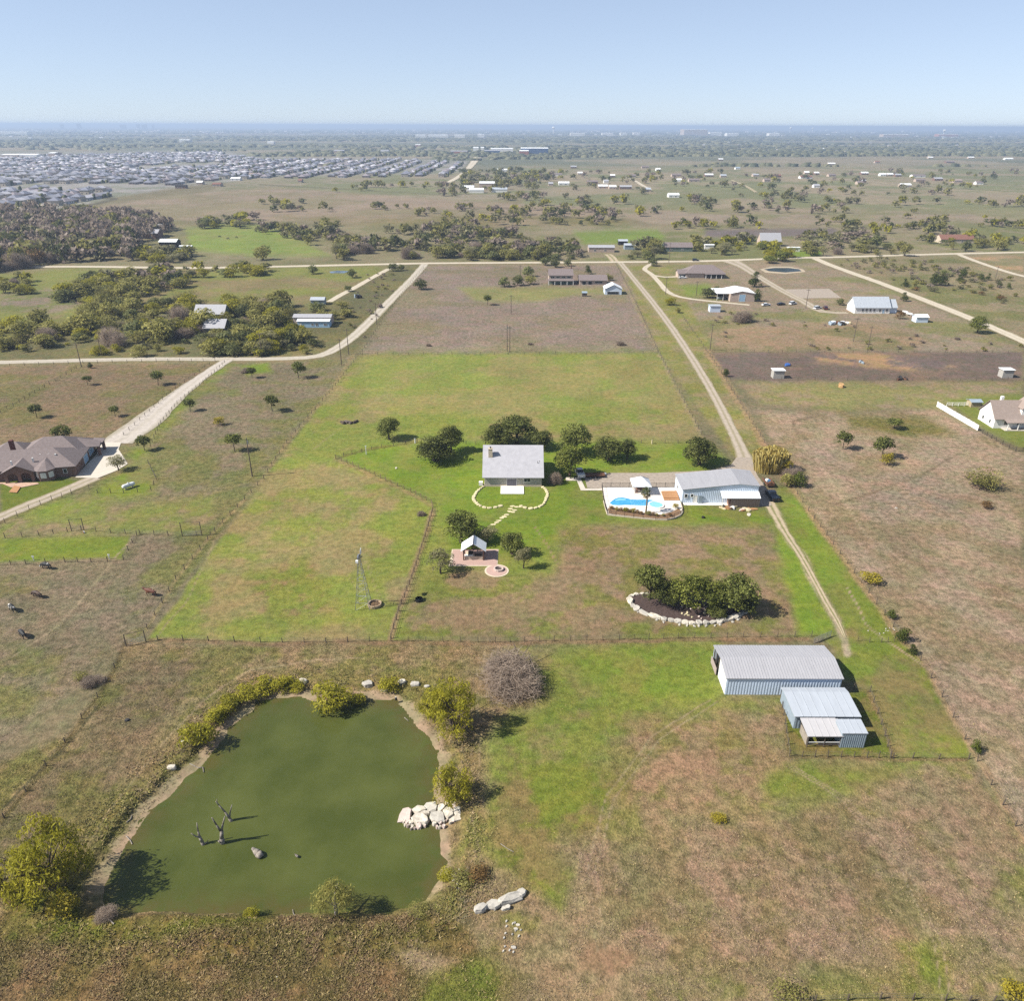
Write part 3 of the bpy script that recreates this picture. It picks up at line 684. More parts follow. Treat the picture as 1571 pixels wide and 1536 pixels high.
proto('young_oak', 3, lambda k: crown_mesh('crown', OAK, 170 + k, 20, 1300, .034, 'dome', .28, 0, .2, .35), lambda k: trunk_mesh(k + 40, .45, .03, 4))
proto('willow', 4, lambda k: crown_mesh('crown', WILLOW, 200 + k, 64, 5200, .0135, 'dome', .04, .8, .095, .25), lambda k: trunk_mesh(k + 50, .45, .035, 6, lean=.2, multi=3))
proto('pale_willow', 1, lambda k: crown_mesh('crown', PALEWILLOW, 215, 24, 3200, .014, 'dome', .25, 1.3, .17, .3), lambda k: trunk_mesh(60, .42, .05, 6, PALEBARK))
proto('willow_bush', 4, lambda k: crown_mesh('crown', WILLOW, 220 + k, 18, 1500, .028, 'bush', .02, .5, .22), lambda k: trunk_mesh(k + 70, .4, .02, 4, lean=.3, multi=3))
proto('yellow_bush', 2, lambda k: crown_mesh('crown', YELLOW, 235 + k, 14, 900, .03, 'bush', .02, .2, .22), lambda k: trunk_mesh(k + 80, .4, .02, 4, lean=.3, multi=2))
proto('cedar', 3, lambda k: crown_mesh('crown', CEDAR, 250 + k, 22, 1500, .027, 'cone', .03, 0, .2), lambda k: trunk_mesh(k + 90, .6, .04, 3))
proto('scrub', 6, lambda k: crown_mesh('crown', SCRUB, 270 + k, 18, 950, .036, 'bush', .02, .1, .22, .35), lambda k: trunk_mesh(k + 100, .4, .03, 4, multi=2))
proto('sparse_bush', 2, lambda k: crown_mesh('crown', SCRUB, 290 + k, 18, 1000, .02, 'bush', .03, .2, .2), lambda k: trunk_mesh(k + 110, .4, .02, 5, lean=.4, multi=4))
proto('bare', 3, lambda k: twigs(300 + k, 4600, .0028, name='twigs'), lambda k: trunk_mesh(k + 120, .4, .022, 6, lean=.3, multi=4))
proto('far_oak', 4, lambda k: crown_mesh('crown', FAROAK, 320 + k, 18, 900, .042, 'bush', .03, 0, .22, .35), lambda k: trunk_mesh(k + 130, .4, .045, 4))
proto('rust', 2, lambda k: crown_mesh('crown', RUST, 340 + k, 14, 700, .034, 'bush', .05, .1, .22), lambda k: trunk_mesh(k + 140, .4, .03, 4, multi=2))
NAMES = dict(live_oak='live_oak_tree', light_oak='shade_tree', grey_oak='thin_oak_tree', young_oak='young_oak_tree', willow='willow_tree', pale_willow='willow_tree',
             willow_bush='willow_bush', yellow_bush='yellow_bush', cedar='cedar_tree', scrub='scrub_tree', sparse_bush='mesquite_bush', bare='bare_thicket', far_oak='oak_tree', rust='autumn_tree')
CATS = dict(willow_bush='bush', yellow_bush='bush', sparse_bush='bush', bare='thicket')
_ctr = {}
def plant(kind, X, Y, w, h, label, group=None, rz=None, z=None, one=None):
    i = _ctr.get(kind, 0) if one is None else one
    _ctr[kind] = _ctr.get(kind, 0) + 1
    cm, tm = PROTO[kind][i % len(PROTO[kind])]
    r = root(NAMES[kind], label, CATS.get(kind, 'tree'), (X, Y, (gz(X, Y) if Y < 130 else 0) if z is None else z), random.uniform(0, 6.28) if rz is None else rz, group)
    r.scale = (w, w * random.uniform(.92, 1.08), h)
    c = link('crown', cm, r)
    if tm: link('trunk', tm, r)
    return r
def tree(kind, x, y, wpx, label, hr=None, group=None, **kw):
    """tree whose trunk stands at photo pixel x,y and whose crown is wpx wide"""
    X, Y = G(x, y); w = wpx * mpp(x, y) * (1.12 if kind == 'young_oak' else 1)
    hr = hr or dict(live_oak=.74, light_oak=.95, grey_oak=.85, young_oak=1.1, willow=.85, pale_willow=.8, willow_bush=.6, yellow_bush=.7, cedar=1.15, scrub=.75, sparse_bush=.5, bare=.55, far_oak=.85, rust=.8)[kind]
    return plant(kind, X, Y, w, w * hr, label, group, **kw)

# trees round the house
tree('live_oak', 597, 674, 40, 'round live oak standing alone in the pasture beside the fence end', .85)
tree('live_oak', 668, 708, 62, 'broad dark live oak beside the white-roofed house, on its chimney side', .66)
tree('live_oak', 692, 694, 40, 'taller live oak rising behind the broad oak on the chimney side of the house', 1.1)
tree('live_oak', 764, 684, 54, 'live oak behind the house roof at the chimney corner', .66)
tree('live_oak', 793, 680, 60, 'tallest live oak of the row behind the house roof', .74)
tree('live_oak', 826, 688, 42, 'live oak behind the house roof at the end away from the chimney', .7)
tree('live_oak', 882, 697, 55, 'dark live oak behind the lighter green shade tree near the gravel yard', .86)
tree('light_oak', 874, 731, 50, 'lighter green shade tree between the house and the parked pickup', 1.1)
tree('live_oak', 932, 706, 48, 'wider of two joined live oaks above the gravel yard', .8)
tree('live_oak', 962, 704, 30, 'narrower of two joined live oaks above the gravel yard', 1.05)
tree('live_oak', 1071, 712, 56, 'round live oak beside the driveway bend behind the metal workshop', .82)
tree('bare', 851, 742, 26, 'leafless reddish shrub at the corner of the house', .9)
# round the pavilion
tree('live_oak', 707, 832, 62, 'large live oak directly behind the brick patio pavilion', .82)
tree('grey_oak', 748, 832, 34, 'thin greyish oak between the pavilion and the stepping stones', .85)
tree('grey_oak', 676, 880, 44, 'greyish oak throwing its shade across the front of the brick patio', .95)
tree('live_oak', 785, 851, 42, 'oak on the lawn beside the pavilion shade', 1.0, one=3)
tree('grey_oak', 803, 872, 32, 'small oak on the lawn with a dark round shadow near the fire pit', 1.1)
# stone ringed bed
for i, (x, y, w, hr, k, lb) in enumerate([
    (996, 920, 56, 1.05, 'live_oak', 'oak at the narrow tip of the stone ringed bed'), (1022, 928, 48, .95, 'live_oak', 'second oak from the tip of the stone ringed bed'),
    (1050, 933, 58, 1.05, 'light_oak', 'yellowish oak in the middle of the stone ringed bed'), (1088, 936, 60, 1.0, 'light_oak', 'green oak beside the yellowish one in the stone ringed bed'),
    (1128, 938, 70, .9, 'live_oak', 'widest dark oak in the stone ringed bed'), (1099, 946, 36, .6, 'live_oak', 'low oak spilling over the front stones of the ringed bed'),
    (1148, 938, 32, .8, 'live_oak', 'outer oak shading the grass behind the stone ringed bed')]):
    tree(k, x, y, w, lb, hr)
# young trees in the neighbour's fields
for x, y, w, k, lb in [(57, 641, 18, 'young_oak', 'young tree in the field above the brick house, beside the sloping fence'), (135, 591, 13, 'young_oak', 'smallest young tree below the road in the fenced field'),
    (243, 591, 18, 'young_oak', 'young round tree in the field near the top of the side driveway'), (177, 639, 14, 'young_oak', 'young tree halfway up the field behind the brick house'),
    (222, 691, 20, 'young_oak', 'young tree at the curved corner of the concrete pad'), (292, 631, 16, 'young_oak', 'young tree beside the side driveway fence in the long field'),
    (360, 692, 24, 'young_oak', 'dark young tree next to the tall utility pole'), (338, 652, 20, 'yellow_bush', 'small orange-yellow tree in the long field'),
    (418, 631, 22, 'young_oak', 'young tree with a flat dark shadow midway along the long fence'), (458, 580, 20, 'young_oak', 'young spreading tree near the road corner'),
    (387, 580, 14, 'young_oak', 'slim young tree below the road by the driveway mouth'), (377, 571, 18, 'bare', 'leafless tree at the side driveway mouth'),
    (99, 682, 26, 'young_oak', 'rounded dark bush behind the brick house roof'), (182, 722, 30, 'grey_oak', 'pale thin shrub at the edge of the concrete pad'),
    (139, 565, 9, 'cedar', 'small cedar by the road next to the leaning utility pole'), (5, 730, 18, 'young_oak', 'dark bush by the brick house porch')]:
    tree(k, x, y, w, lb)
for x, y, w, k, lb in [(646, 444, 21, 'far_oak', 'round dark oak at the edge of the brown field by the road'), (603, 416, 17, 'far_oak', 'dark oak where the farm lane meets the county road'), (615, 415, 12, 'far_oak', 'smaller oak beside the farm lane end'),
    (541, 426, 16, 'far_oak', 'round oak beside the farm lane by the puddle'), (480, 420, 17, 'far_oak', 'round oak in the meadow under the county road'), (535, 447, 13, 'far_oak', 'small oak on the farm lane bend'),
    (774, 440, 19, 'far_oak', 'first oak of the pair in front of the two storey house'), (794, 438, 19, 'far_oak', 'second oak of the pair in front of the two storey house'), (748, 468, 13, 'young_oak', 'lone small tree in the middle of the brown field'),
    (815, 436, 20, 'scrub', 'olive tree at the corner of the two storey house'), (810, 424, 20, 'far_oak', 'oak behind the olive tree by the two storey house'), (836, 407, 18, 'far_oak', 'oak by the county road behind the two storey house'), (852, 410, 16, 'far_oak', 'low clipped bush by the county road'),
    (871, 408, 13, 'far_oak', 'oak behind the two storey house chimney'), (902, 420, 13, 'cedar', 'dark cedar behind the low ranch house'), (934, 430, 15, 'scrub', 'green tree behind the small white barn'),
    (950, 529, 17, 'bare', 'leafless tree in the brown field near the driveway'), (657, 531, 10, 'bare', 'small leafless bush low in the brown field'), (813, 529, 9, 'bare', 'tiny leafless bush at the foot of the brown field'),
    (1002, 408, 16, 'far_oak', 'oak beside the garden drive entrance'), (1085, 457, 22, 'far_oak', 'oak beside the open end of the tan barn'), (1100, 447, 10, 'far_oak', 'small oak behind the tan barn roof'), (1158, 440, 22, 'cedar', 'upper cedar by the tan barn'), (1160, 462, 18, 'cedar', 'lower cedar against the tan barn wall'),
    (1028, 468, 20, 'willow_bush', 'yellow green bush beside the ranch driveway'), (1040, 480, 12, 'scrub', 'small bush next to the yellow green bush by the driveway'), (1145, 494, 40, 'bare', 'long patch of leafless brush in the paddock'),
    (1288, 468, 12, 'far_oak', 'small round oak by the gable of the white house'), (1380, 489, 16, 'rust', 'rusty brown tree by the end of the white house'), (1499, 511, 28, 'light_oak', 'bright green tree beside the pale east road'),
    (1468, 521, 10, 'bare', 'leafless small tree in the paddock below the east road'), (1113, 578, 13, 'cedar', 'cedar on the driveway fence by the dark field'), (1386, 462, 13, 'cedar', 'small cedar above the east road'),
    (1443, 438, 22, 'cedar', 'twin cedar, larger, on the dry slope above the east road'), (1432, 437, 18, 'cedar', 'twin cedar, smaller, on the dry slope above the east road'), (1387, 440, 12, 'cedar', 'cedar nearest the east road on the dry slope'),
    (1403, 440, 11, 'scrub', 'olive bush among the cedars on the dry slope'), (1477, 425, 13, 'cedar', 'cedar on the crest of the dry slope'), (1490, 424, 10, 'scrub', 'brownish bush between cedars on the dry slope'), (1505, 431, 11, 'cedar', 'cedar beside the leaning pole on the dry slope'),
    (1516, 430, 10, 'cedar', 'second cedar beside the leaning pole on the dry slope'), (1533, 441, 9, 'cedar', 'cedar at the foot of the dry slope'), (1547, 443, 9, 'cedar', 'outermost cedar of the dry slope'), (1471, 433, 12, 'cedar', 'low cedar under the crest cedar'), (1519, 443, 10, 'scrub', 'yellowish bush at the foot of the dry slope')]:
    tree(k, x, y, w, lb)
# right-hand pasture and hedge line
tree('cedar', 1225, 746, 28, 'dark cedar by the fence below the golden cane clump', 1.0)
tree('cedar', 1384, 984, 26, 'cedar on the pasture fence above the metal barn', 1.1)
tree('cedar', 1398, 1004, 18, 'smaller cedar just below the other one on the pasture fence', 1.1)
tree('cedar', 1366, 948, 20, 'dark bush on the pasture fence above the cedars', .8)
tree('cedar', 1496, 1153, 20, 'small cedar at the fence corner below the metal sheds', 1.2)
tree('yellow_bush', 1333, 893, 40, 'yellow green brush patch on the pasture fence', .4)
tree('young_oak', 1293, 689, 22, 'upright young tree alone in the dry pasture', 1.2)
tree('young_oak', 1353, 702, 27, 'dark young tree beside the yellow one in the dry pasture', 1.1)
tree('yellow_bush', 1361, 713, 22, 'small yellow tree in the dry pasture', .9)
tree('young_oak', 1371, 658, 22, 'low dark bush in the weedy patch of the dry pasture', .7)
tree('sparse_bush', 1500, 745, 62, 'wide sparse bush in the dry pasture', .5)
tree('sparse_bush', 1519, 750, 40, 'greener end of the wide sparse bush in the dry pasture', .8)
tree('rust', 1512, 780, 22, 'small brownish bush below the wide sparse bush', .6)
tree('scrub', 1208, 745, 26, 'grey brush between the cane clump and the cedar', .9)
tree('yellow_bush', 1203, 727, 24, 'yellowish growth behind the golden cane clump', 1.0)
tree('bare', 1218, 733, 34, 'grey leafless brush beside the golden cane clump', .7)
# golden cane clump
def cane():
    X, Y = G(1180, 722); w = 46 * mpp(1180, 722)
    rng = np.random.default_rng(77); n = 2600
    a = rng.uniform(0, 6.28, n); rr = np.sqrt(rng.random(n)) * .5
    p0 = np.stack([rr * np.cos(a), rr * np.sin(a) * .7, np.zeros(n)], 1)
    h = rng.uniform(.45, 1.0, n) * (1 - .5 * rr); t = p0 + np.stack([p0[:, 0] * .15 + rng.normal(0, .03, n), p0[:, 1] * .15 + rng.normal(0, .03, n), h], 1)
    wv = np.stack([rng.normal(0, 1, n), rng.normal(0, 1, n), np.zeros(n)], 1); wv /= np.linalg.norm(wv, axis=1, keepdims=True)
    V = np.stack([p0 - wv * .012, p0 + wv * .012, t + wv * .022, t - wv * .022], 1).reshape(-1, 3)
    me = npmesh('canes', V, np.arange(4 * n).reshape(-1, 4), [GOLD], attr={'leaf': np.repeat(rng.random(n), 4)})
    r = root('cane_clump', 'tall golden cane clump beside the driveway', 'cane', (X, Y, 0)); r.scale = (w, w, w * .95)
    link('canes', me, r)
cane()
# pond side
tree('willow', 84, 1366, 124, 'big yellow green willow on the pond bank, shading the water', 1.12)
tree('willow', 24, 1368, 92, 'lower willow beside the big one on the pond bank', .85)
tree('yellow_bush', 105, 1405, 52, 'yellow bush below the big willow at the pond corner', .7)
tree('willow_bush', 303, 1140, 56, 'dense bush on the pond bank above the white boulder', .75)
for i, (x, y, w) in enumerate([(330, 1105, 40), (352, 1084, 40), (378, 1068, 44), (405, 1056, 44), (432, 1052, 40), (455, 1052, 30)]):
    tree('willow_bush', x, y, w, ['low bush next to the dense bush on the pond bank', 'second low bush up the pond bank hedge', 'third low bush up the pond bank hedge', 'fourth low bush of the pond bank hedge', 'fifth low bush of the pond bank hedge by the stones', 'last low bush of the pond bank hedge'][i], .5)
tree('willow_bush', 508, 1080, 66, 'bright green willow bush standing at the water behind the pond', .68)
tree('willow_bush', 545, 1074, 34, 'darker bush beside the bright green willow bush', .6)
tree('willow_bush', 598, 1054, 36, 'small bush among the stones behind the pond', .6)
tree('willow', 696, 1122, 88, 'large leaning willow at the pond corner with a long shadow', 1.15)
tree('willow', 664, 1092, 54, 'lower limb-like willow reaching over the pond corner', .8)
tree('willow', 696, 1222, 66, 'yellow green willow above the stone jetty', 1.1)
tree('pale_willow', 516, 1400, 74, 'pale weeping willow with a stout trunk on the near bank', 1.0)
tree('willow_bush', 386, 1402, 26, 'small yellow green bush at the near waterline', .7)
tree('bare', 794, 1038, 120, 'wide bare mauve thicket beside the green pasture', .42)
tree('bare', 762, 1028, 46, 'smaller bare thicket joined to the wide mauve one', .5)
tree('bare', 140, 1052, 36, 'leafless grey shrub on the old fence line', .5)
tree('sparse_bush', 122, 1046, 30, 'sparse pale bush beside the leafless grey shrub', .6)
tree('yellow_bush', 1552, 1535, 44, 'yellow bush at the edge of the near pasture', .8)
tree('sparse_bush', 1208, 1540, 70, 'pale sparse brush along the near fence', .4)
tree('sparse_bush', 700, 1352, 60, 'brown and green brush below the pond outlet', .35)
tree('willow_bush', 684, 1340, 30, 'low green weeds along the pond outlet bank', .4)
tree('rust', 735, 1345, 36, 'brown brush heap above the stone slab', .45)
tree('sparse_bush', 640, 1405, 40, 'low brush at the near pond corner', .3)
tree('bare', 168, 1412, 40, 'dead grey brush at the shaded pond corner', .5)
tree('yellow_bush', 1104, 1258, 28, 'lone straw coloured weed clump in the near pasture', .3)
tree('bare', 646, 790, 18, 'fallen brush pile by the lawn fence', .4)
# ------------------------------------------------------------------ buildings
GALV = M('galvanised_roof', (186, 184, 186), .5, .07, 1.6, spec=.4, k=.62, stretch=(1, .12, 1))
BLUEGALV = M('blue_grey_roof', (194, 199, 205), .5, .07, 1.4, spec=.4, k=.62, stretch=(1, .15, 1))
WHITEROOF = M('white_metal_roof', (252, 252, 250), .55, .03, .5, k=.72)
WHITEW = M('white_siding', (250, 246, 238), .7, .04, 1.0, k=.75)
METALW = M('pale_blue_shaded_siding', (206, 218, 232), .55, .05, 1.0, k=.82)  # bluish tone of walls under grazing sun, put into the siding colour
GREYW = M('blue_grey_metal_siding', (166, 180, 190), .6, .12, 1.2)
SHINGLE = M('grey_shingle', (194, 191, 194), .9, .09, .9, .2, 6, k=.62)
BROWNSH = M('brown_shingle', (142, 128, 124), .9, .14, 1.5, .2, 6)
TANSH = M('tan_shingle', (170, 152, 140), .9, .1, 1.5, .2, 6)
REDSH = M('red_roof', (146, 104, 88), .9, .12, 1.0)
LIME = M('cream_limestone', (226, 208, 184), .9, .1, 2.5, .2, 8)
SIDING = M('cream_siding', (214, 206, 190), .8, .06, 1.5)
BRICK = M('red_brown_brick', (144, 114, 100), .9, .2, 3, .3, 8)
TANW = M('tan_wall', (212, 190, 172), .85, .08, 1.0)
GREENW = M('grey_green_wall', (128, 142, 128), .85, .1, 1.0)
GLASS = M('dark_window_glass', (48, 58, 70), .12, .1, .5, spec=.5)
TRIM = M('white_trim', (240, 236, 228), .7, .03, 1, k=.75)
WOOD = M('weathered_grey_fence_wood', (116, 104, 94), .9, .3, 4, .2, 8)
DECK = M('orange_brown_decking', (196, 146, 100), .85, .15, 3)
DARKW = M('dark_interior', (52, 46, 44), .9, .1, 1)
BLUED = M('pale_blue_door', (176, 208, 232), .6, .05, 1, k=.65)
STEEL = M('galvanised_steel', (178, 180, 182), .45, .1, 2, metal=.6)
IRON = M('dark_iron', (58, 54, 52), .6, .15, 3)
RUSTM = M('rusty_steel', (120, 84, 62), .85, .3, 4)

def building(name, label, cat, X, Y, W, D, h, rise, wall, roof, axis='x', over=.4, rz=0., ribs=0, ridge=.5, h2=None, wins=(), doors=(), group=None, chim=None, open_sides='', ribwall=0, posts=False, z=0.):
    """box house, its front-left corner at X,Y; ridge along x ('x') or along y ('y'); roof 'flat' shed when axis == 's'
       wins/doors: (side, pos along wall, z, width, height, material) with side f/b/l/r"""
    r = root(name, label, cat, (X, Y, z), rz, group)
    h2 = h if h2 is None else h2
    t = .12
    # walls as one shell with its gables
    mb = MB()
    if axis == 'x':
        ym = D * ridge
        prof = [(0, h), (ym, h + rise), (D, h2)]
        if 'f' not in open_sides: mb.hexa([(0, 0, 0), (W, 0, 0), (W, t, 0), (0, t, 0), (0, 0, h), (W, 0, h), (W, t, h), (0, t, h)])
        if 'b' not in open_sides: mb.box(0, D - t, 0, W, D, h2)
        for sx, nm in ((0, 'l'), (W - t, 'r')):
            if nm in open_sides: continue
            a = [(sx, t, 0), (sx, D - t, 0), (sx, D - t, h2), (sx, ym, h + rise), (sx, t, h)]
            b = [(sx + t, p[1], p[2]) for p in a]
            n = len(a); mb.add(a + b, [tuple(range(n))[::-1], tuple(range(n, 2 * n))] + [(k, (k + 1) % n, n + (k + 1) % n, n + k) for k in range(n)])
        def zr(yy): return np.interp(yy, [0, ym, D], [h, h + rise, h2])
        sl1 = rise / max(ym, .01); sl2 = (h + rise - h2) / max(D - ym, .01)
        quads = [[(-over, -over, h - sl1 * over), (W + over, -over, h - sl1 * over), (W + over, ym, h + rise), (-over, ym, h + rise)],
                 [(-over, ym, h + rise), (W + over, ym, h + rise), (W + over, D + over, h2 - sl2 * over), (-over, D + over, h2 - sl2 * over)]]
    elif axis == 'y':
        xm = W * ridge
        for sy, nm in ((0, 'f'), (D - t, 'b')):
            if nm in open_sides: continue
            a = [(0, sy, 0), (W, sy, 0), (W, sy, h2), (xm, sy, h + rise), (0, sy, h)]
            b = [(p[0], sy + t, p[2]) for p in a]
            n = len(a); mb.add(a + b, [tuple(range(n)), tuple(range(n, 2 * n))[::-1]] + [(k, n + k, n + (k + 1) % n, (k + 1) % n) for k in range(n)])
        if 'l' not in open_sides: mb.box(0, t, 0, t, D - t, h)
        if 'r' not in open_sides: mb.box(W - t, t, 0, W, D - t, h2)
        sl1 = rise / max(xm, .01); sl2 = (h + rise - h2) / max(W - xm, .01)
        quads = [[(xm, -over, h + rise), (xm, D + over, h + rise), (-over, D + over, h - sl1 * over), (-over, -over, h - sl1 * over)],
                 [(xm, -over, h + rise), (W + over, -over, h2 - sl2 * over), (W + over, D + over, h2 - sl2 * over), (xm, D + over, h + rise)]]
    elif axis == 'hip':
        mb.box(0, 0, 0, W, D, h)
        k = min(W, D) / 2; e = over
        if W >= D: R0, R1 = (k, D / 2, h + rise), (W - k, D / 2, h + rise)
        else: R0, R1 = (W / 2, k, h + rise), (W / 2, D - k, h + rise)
        quads = None
        A, B, C_, D_ = (-e, -e, h), (W + e, -e, h), (W + e, D + e, h), (-e, D + e, h)
        rm = MB(); dn = [(p[0], p[1], p[2] - .18) for p in (A, B, C_, D_)]
        if W >= D: F = [(0, 1, 5, 4), (1, 2, 5), (2, 3, 4, 5), (3, 0, 4)]
        else: F = [(0, 1, 4), (1, 2, 5, 4), (2, 3, 5), (3, 0, 4, 5)]
        rm.add([A, B, C_, D_, R0, R1] + dn, F + [(6, 7, 1, 0), (7, 8, 2, 1), (8, 9, 3, 2), (9, 6, 0, 3), (9, 8, 7, 6)])
    else:                                                            # shed roof, h at the front, h2 at the back
        for x0, nm in ((0, 'l'), (W - t, 'r')):
            if nm in open_sides: continue
            mb.hexa([(x0, 0, 0), (x0 + t, 0, 0), (x0 + t, D, 0), (x0, D, 0), (x0, 0, h), (x0 + t, 0, h), (x0 + t, D, h2), (x0, D, h2)])
        if 'f' not in open_sides: mb.box(t, 0, 0, W - t, t, h)
        if 'b' not in open_sides: mb.box(t, D - t, 0, W - t, D, h2)
        s = (h2 - h) / D
        quads = [[(-over, -over, h - s * over), (W + over, -over, h - s * over), (W + over, D + over, h2 + s * over), (-over, D + over, h2 + s * over)]]
    if ribwall:
        n = int(W / ribwall)
        if 'f' not in open_sides and axis in 'xs':
            for k in range(n): mb.box((k + .3) * W / n, -.035, .02, (k + .66) * W / n, .0, h - .1)
        elif axis == 'y':
            for k in range(n):
                xa = (k + .5) * W / n; zt = np.interp(xa, [0, W * ridge, W], [h, h + rise, h2]) - .1
                mb.box((k + .3) * W / n, -.03, .02, (k + .62) * W / n, .0, zt)
    if mb.v: mb.build('wall', wall, r)
    if quads is not None:
        rm = MB()
        for q in quads:
            q = [Vector(p) + Vector((0, 0, .14)) for p in q]
            rm.slab(q, .14)
            if ribs:                                                 # raised sheet seams running down the slope
                if axis in 'xs': e0, e1, o0, o1 = q[0], q[1], q[3], q[2]
                else: e0, e1, o0, o1 = q[0], q[1], q[3], q[2]
                along = (q[1] - q[0]) if axis in 'xs' else ((q[1] - q[0]) if abs((q[1] - q[0]).y) > abs((q[1] - q[0]).x) else (q[2] - q[1]))
                if axis in 'xs': a0, a1, b0, b1 = q[0], q[1], q[3], q[2]
                else:
                    if abs((q[1] - q[0]).y) > abs((q[1] - q[0]).x): a0, a1, b0, b1 = q[0], q[1], q[3], q[2]
                    else: a0, a1, b0, b1 = q[1], q[2], q[0], q[3]
                n = max(2, int((a1 - a0).length / ribs))
                for k in range(1, n):
                    p = a0.lerp(a1, k / n); s_ = b0.lerp(b1, k / n); wv = (a1 - a0).normalized() * .05; up = Vector((0, 0, .05))
                    rm.hexa([p - wv, p + wv, s_ + wv, s_ - wv, p - wv + up, p + wv + up, s_ + wv + up, s_ - wv + up])
    rm.build('roof', roof, r)
    for kind, lst in (('window', wins), ('door', doors)):
        for side, pos, zz, ww, hh, mt in lst:
            fm = MB(); pm = MB(); f = .1
            def bx(m_, a, b, z0, z1, d0, d1):
                if side == 'f': m_.box(a, -d1, z0, b, -d0, z1)
                elif side == 'b': m_.box(a, D + d0, z0, b, D + d1, z1)
                elif side == 'l': m_.box(-d1, a, z0, -d0, b, z1)
                else: m_.box(W + d0, a, z0, W + d1, b, z1)
            sp = .11 if ribwall else 0.004
            bx(pm, pos + f, pos + ww - f, zz + f, zz + hh - f, sp, sp + .03)
            for q in ((pos, pos + f, zz, zz + hh), (pos + ww - f, pos + ww, zz, zz + hh), (pos + f, pos + ww - f, zz, zz + f), (pos + f, pos + ww - f, zz + hh - f, zz + hh)):
                bx(fm, q[0], q[1], q[2], q[3], sp, sp + .07)
            if kind == 'window' and ww > 1.0: bx(fm, pos + ww / 2 - .04, pos + ww / 2 + .04, zz + f, zz + hh - f, sp + .03, sp + .07)
            o = fm.build(kind, TRIM, r); pm.build('pane' if kind == 'window' else 'door_leaf', mt, o)
    if chim:
        cx, cy, cw, z0, z1, mt = chim
        c = MB().box(cx, cy, z0, cx + cw, cy + cw, z1).box(cx - .08, cy - .08, z1, cx + cw + .08, cy + cw + .08, z1 + .15)
        o = c.build('chimney', mt, r); MB().tube((cx + cw / 2, cy + cw / 2, z1 + .15), (cx + cw / 2, cy + cw / 2, z1 + .55), .17, .17, 8).build('flue', IRON, o)
    return r
def GL(x, y): return G(x, y)

# main house
hx, hy = G(743.4, 746.6); hw = G(830.8, 746.4)[0] - hx
mh = building('ranch_house', 'cream ranch house under a plain pale grey roof with one stone chimney', 'house', hx, hy, hw, 15.0, 3.05, 5.4, SIDING, SHINGLE, 'x', .55,
    wins=[('f', hw * .685, 1.35, 1.75, 1.1, GLASS)], doors=[('f', hw * .385, .1, 2.7, 2.25, M('grey_glass_door', (128, 124, 134), .2, .1, 1))], chim=(.95, 4.3, 1.05, 5.0, 8.6, LIME))
MB().box(.02, -.05, 0, hw * .39 - .05, -.004, .62).box(hw * .575, -.05, 0, hw - .02, -.004, .62).build('stone_plinth', LIME, mh)
MB().box(-.09, -.02, 0, -.005, 15.0, .62).build('side_plinth', LIME, mh)
for k in range(9):
    for a, b in ((.05, hw * .385 - .02), (hw * .385 + 2.72, hw * .685 - .02), (hw * .685 + 1.77, hw - .05)):
        MB().box(a, -.035, .72 + k * .25, b, -.004, .75 + k * .25).build('clapboard', SIDING, mh)
MB().box(hw * .285, -4.6, .02, hw * .685, -.06, .22).build('terrace', WHITECONC, mh)
MB().tube((hw * .93, 3.0, 4.9), (hw * .93, 3.0, 5.9), .06, .06, 6).tube((hw * .96, 3.4, 5.2), (hw * .96, 3.4, 5.9), .05, .05, 6).build('vent_pipe', IRON, mh)
MB().box(-1.5, .5, 0, -.5, 1.5, .9).build('air_conditioner', TRIM, None, (hx, hy, 0))
tag(bpy.data.objects['air_conditioner'], 'pale air conditioner unit beside the house corner', 'air conditioner')
sheet('walkway', [(868,733),(890,733),(898,750),(924,750),(924,753),(891,753),(885,738),(868,738)], CONC, .1)

# workshop by the pool
gx, gy = G(1045.5, 772.0); gw = G(1160.6, 772.6)[0] - gx
ws = building('workshop', 'pale metal workshop beside the pool with an off-centre ridge', 'workshop', gx, gy, gw, 9.0, 3.7, 1.55, METALW, GALV, 'y', .25, ribs=.6, ridge=.74, h2=4.75, ribwall=.45,
    wins=[('f', .5, 1.5, .8, 1.1, GLASS), ('f', 2.0, 1.7, .75, .9, GLASS), ('l', 5.0, 1.4, .9, 1.0, GLASS)], doors=[('f', 2.75, .1, 1.0, 2.1, TRIM)])
MB().box(4.0, -.5, 0, 4.9, -.12, 2.3).build('panel_screen', GREYW, ws)
pw = gw * .50
MB().box(gw * .02, -1.3, .02, gw * .62, -.08, .14).build('walk_slab', WHITECONC, ws)
lt = MB(); lt.slab([(gw - pw, -2.3, 2.5), (gw + .1, -2.3, 2.5), (gw + .1, -.06, 3.35), (gw - pw, -.06, 3.35)], .1); lt.build('porch_roof', WHITEROOF, ws)
for k in range(15):
    a = gw - pw * .76 + k * pw * .76 / 15
    MB().box(a + .02, -2.24, .02, a + pw * .76 / 15 - .02, -2.16, 2.28 + random.uniform(-.04, .02)).build('board', WOOD, ws)
MB().box(gw - pw + .1, -2.2, .02, gw - pw + .22, -2.08, 2.42).build('porch_post', TRIM, ws)
MB().box(gw - pw * .8, -1.9, .02, gw - pw * .7, -.2, 2.2).build('side_panel', M('pink_brown_board', (176, 138, 120), .9), ws)

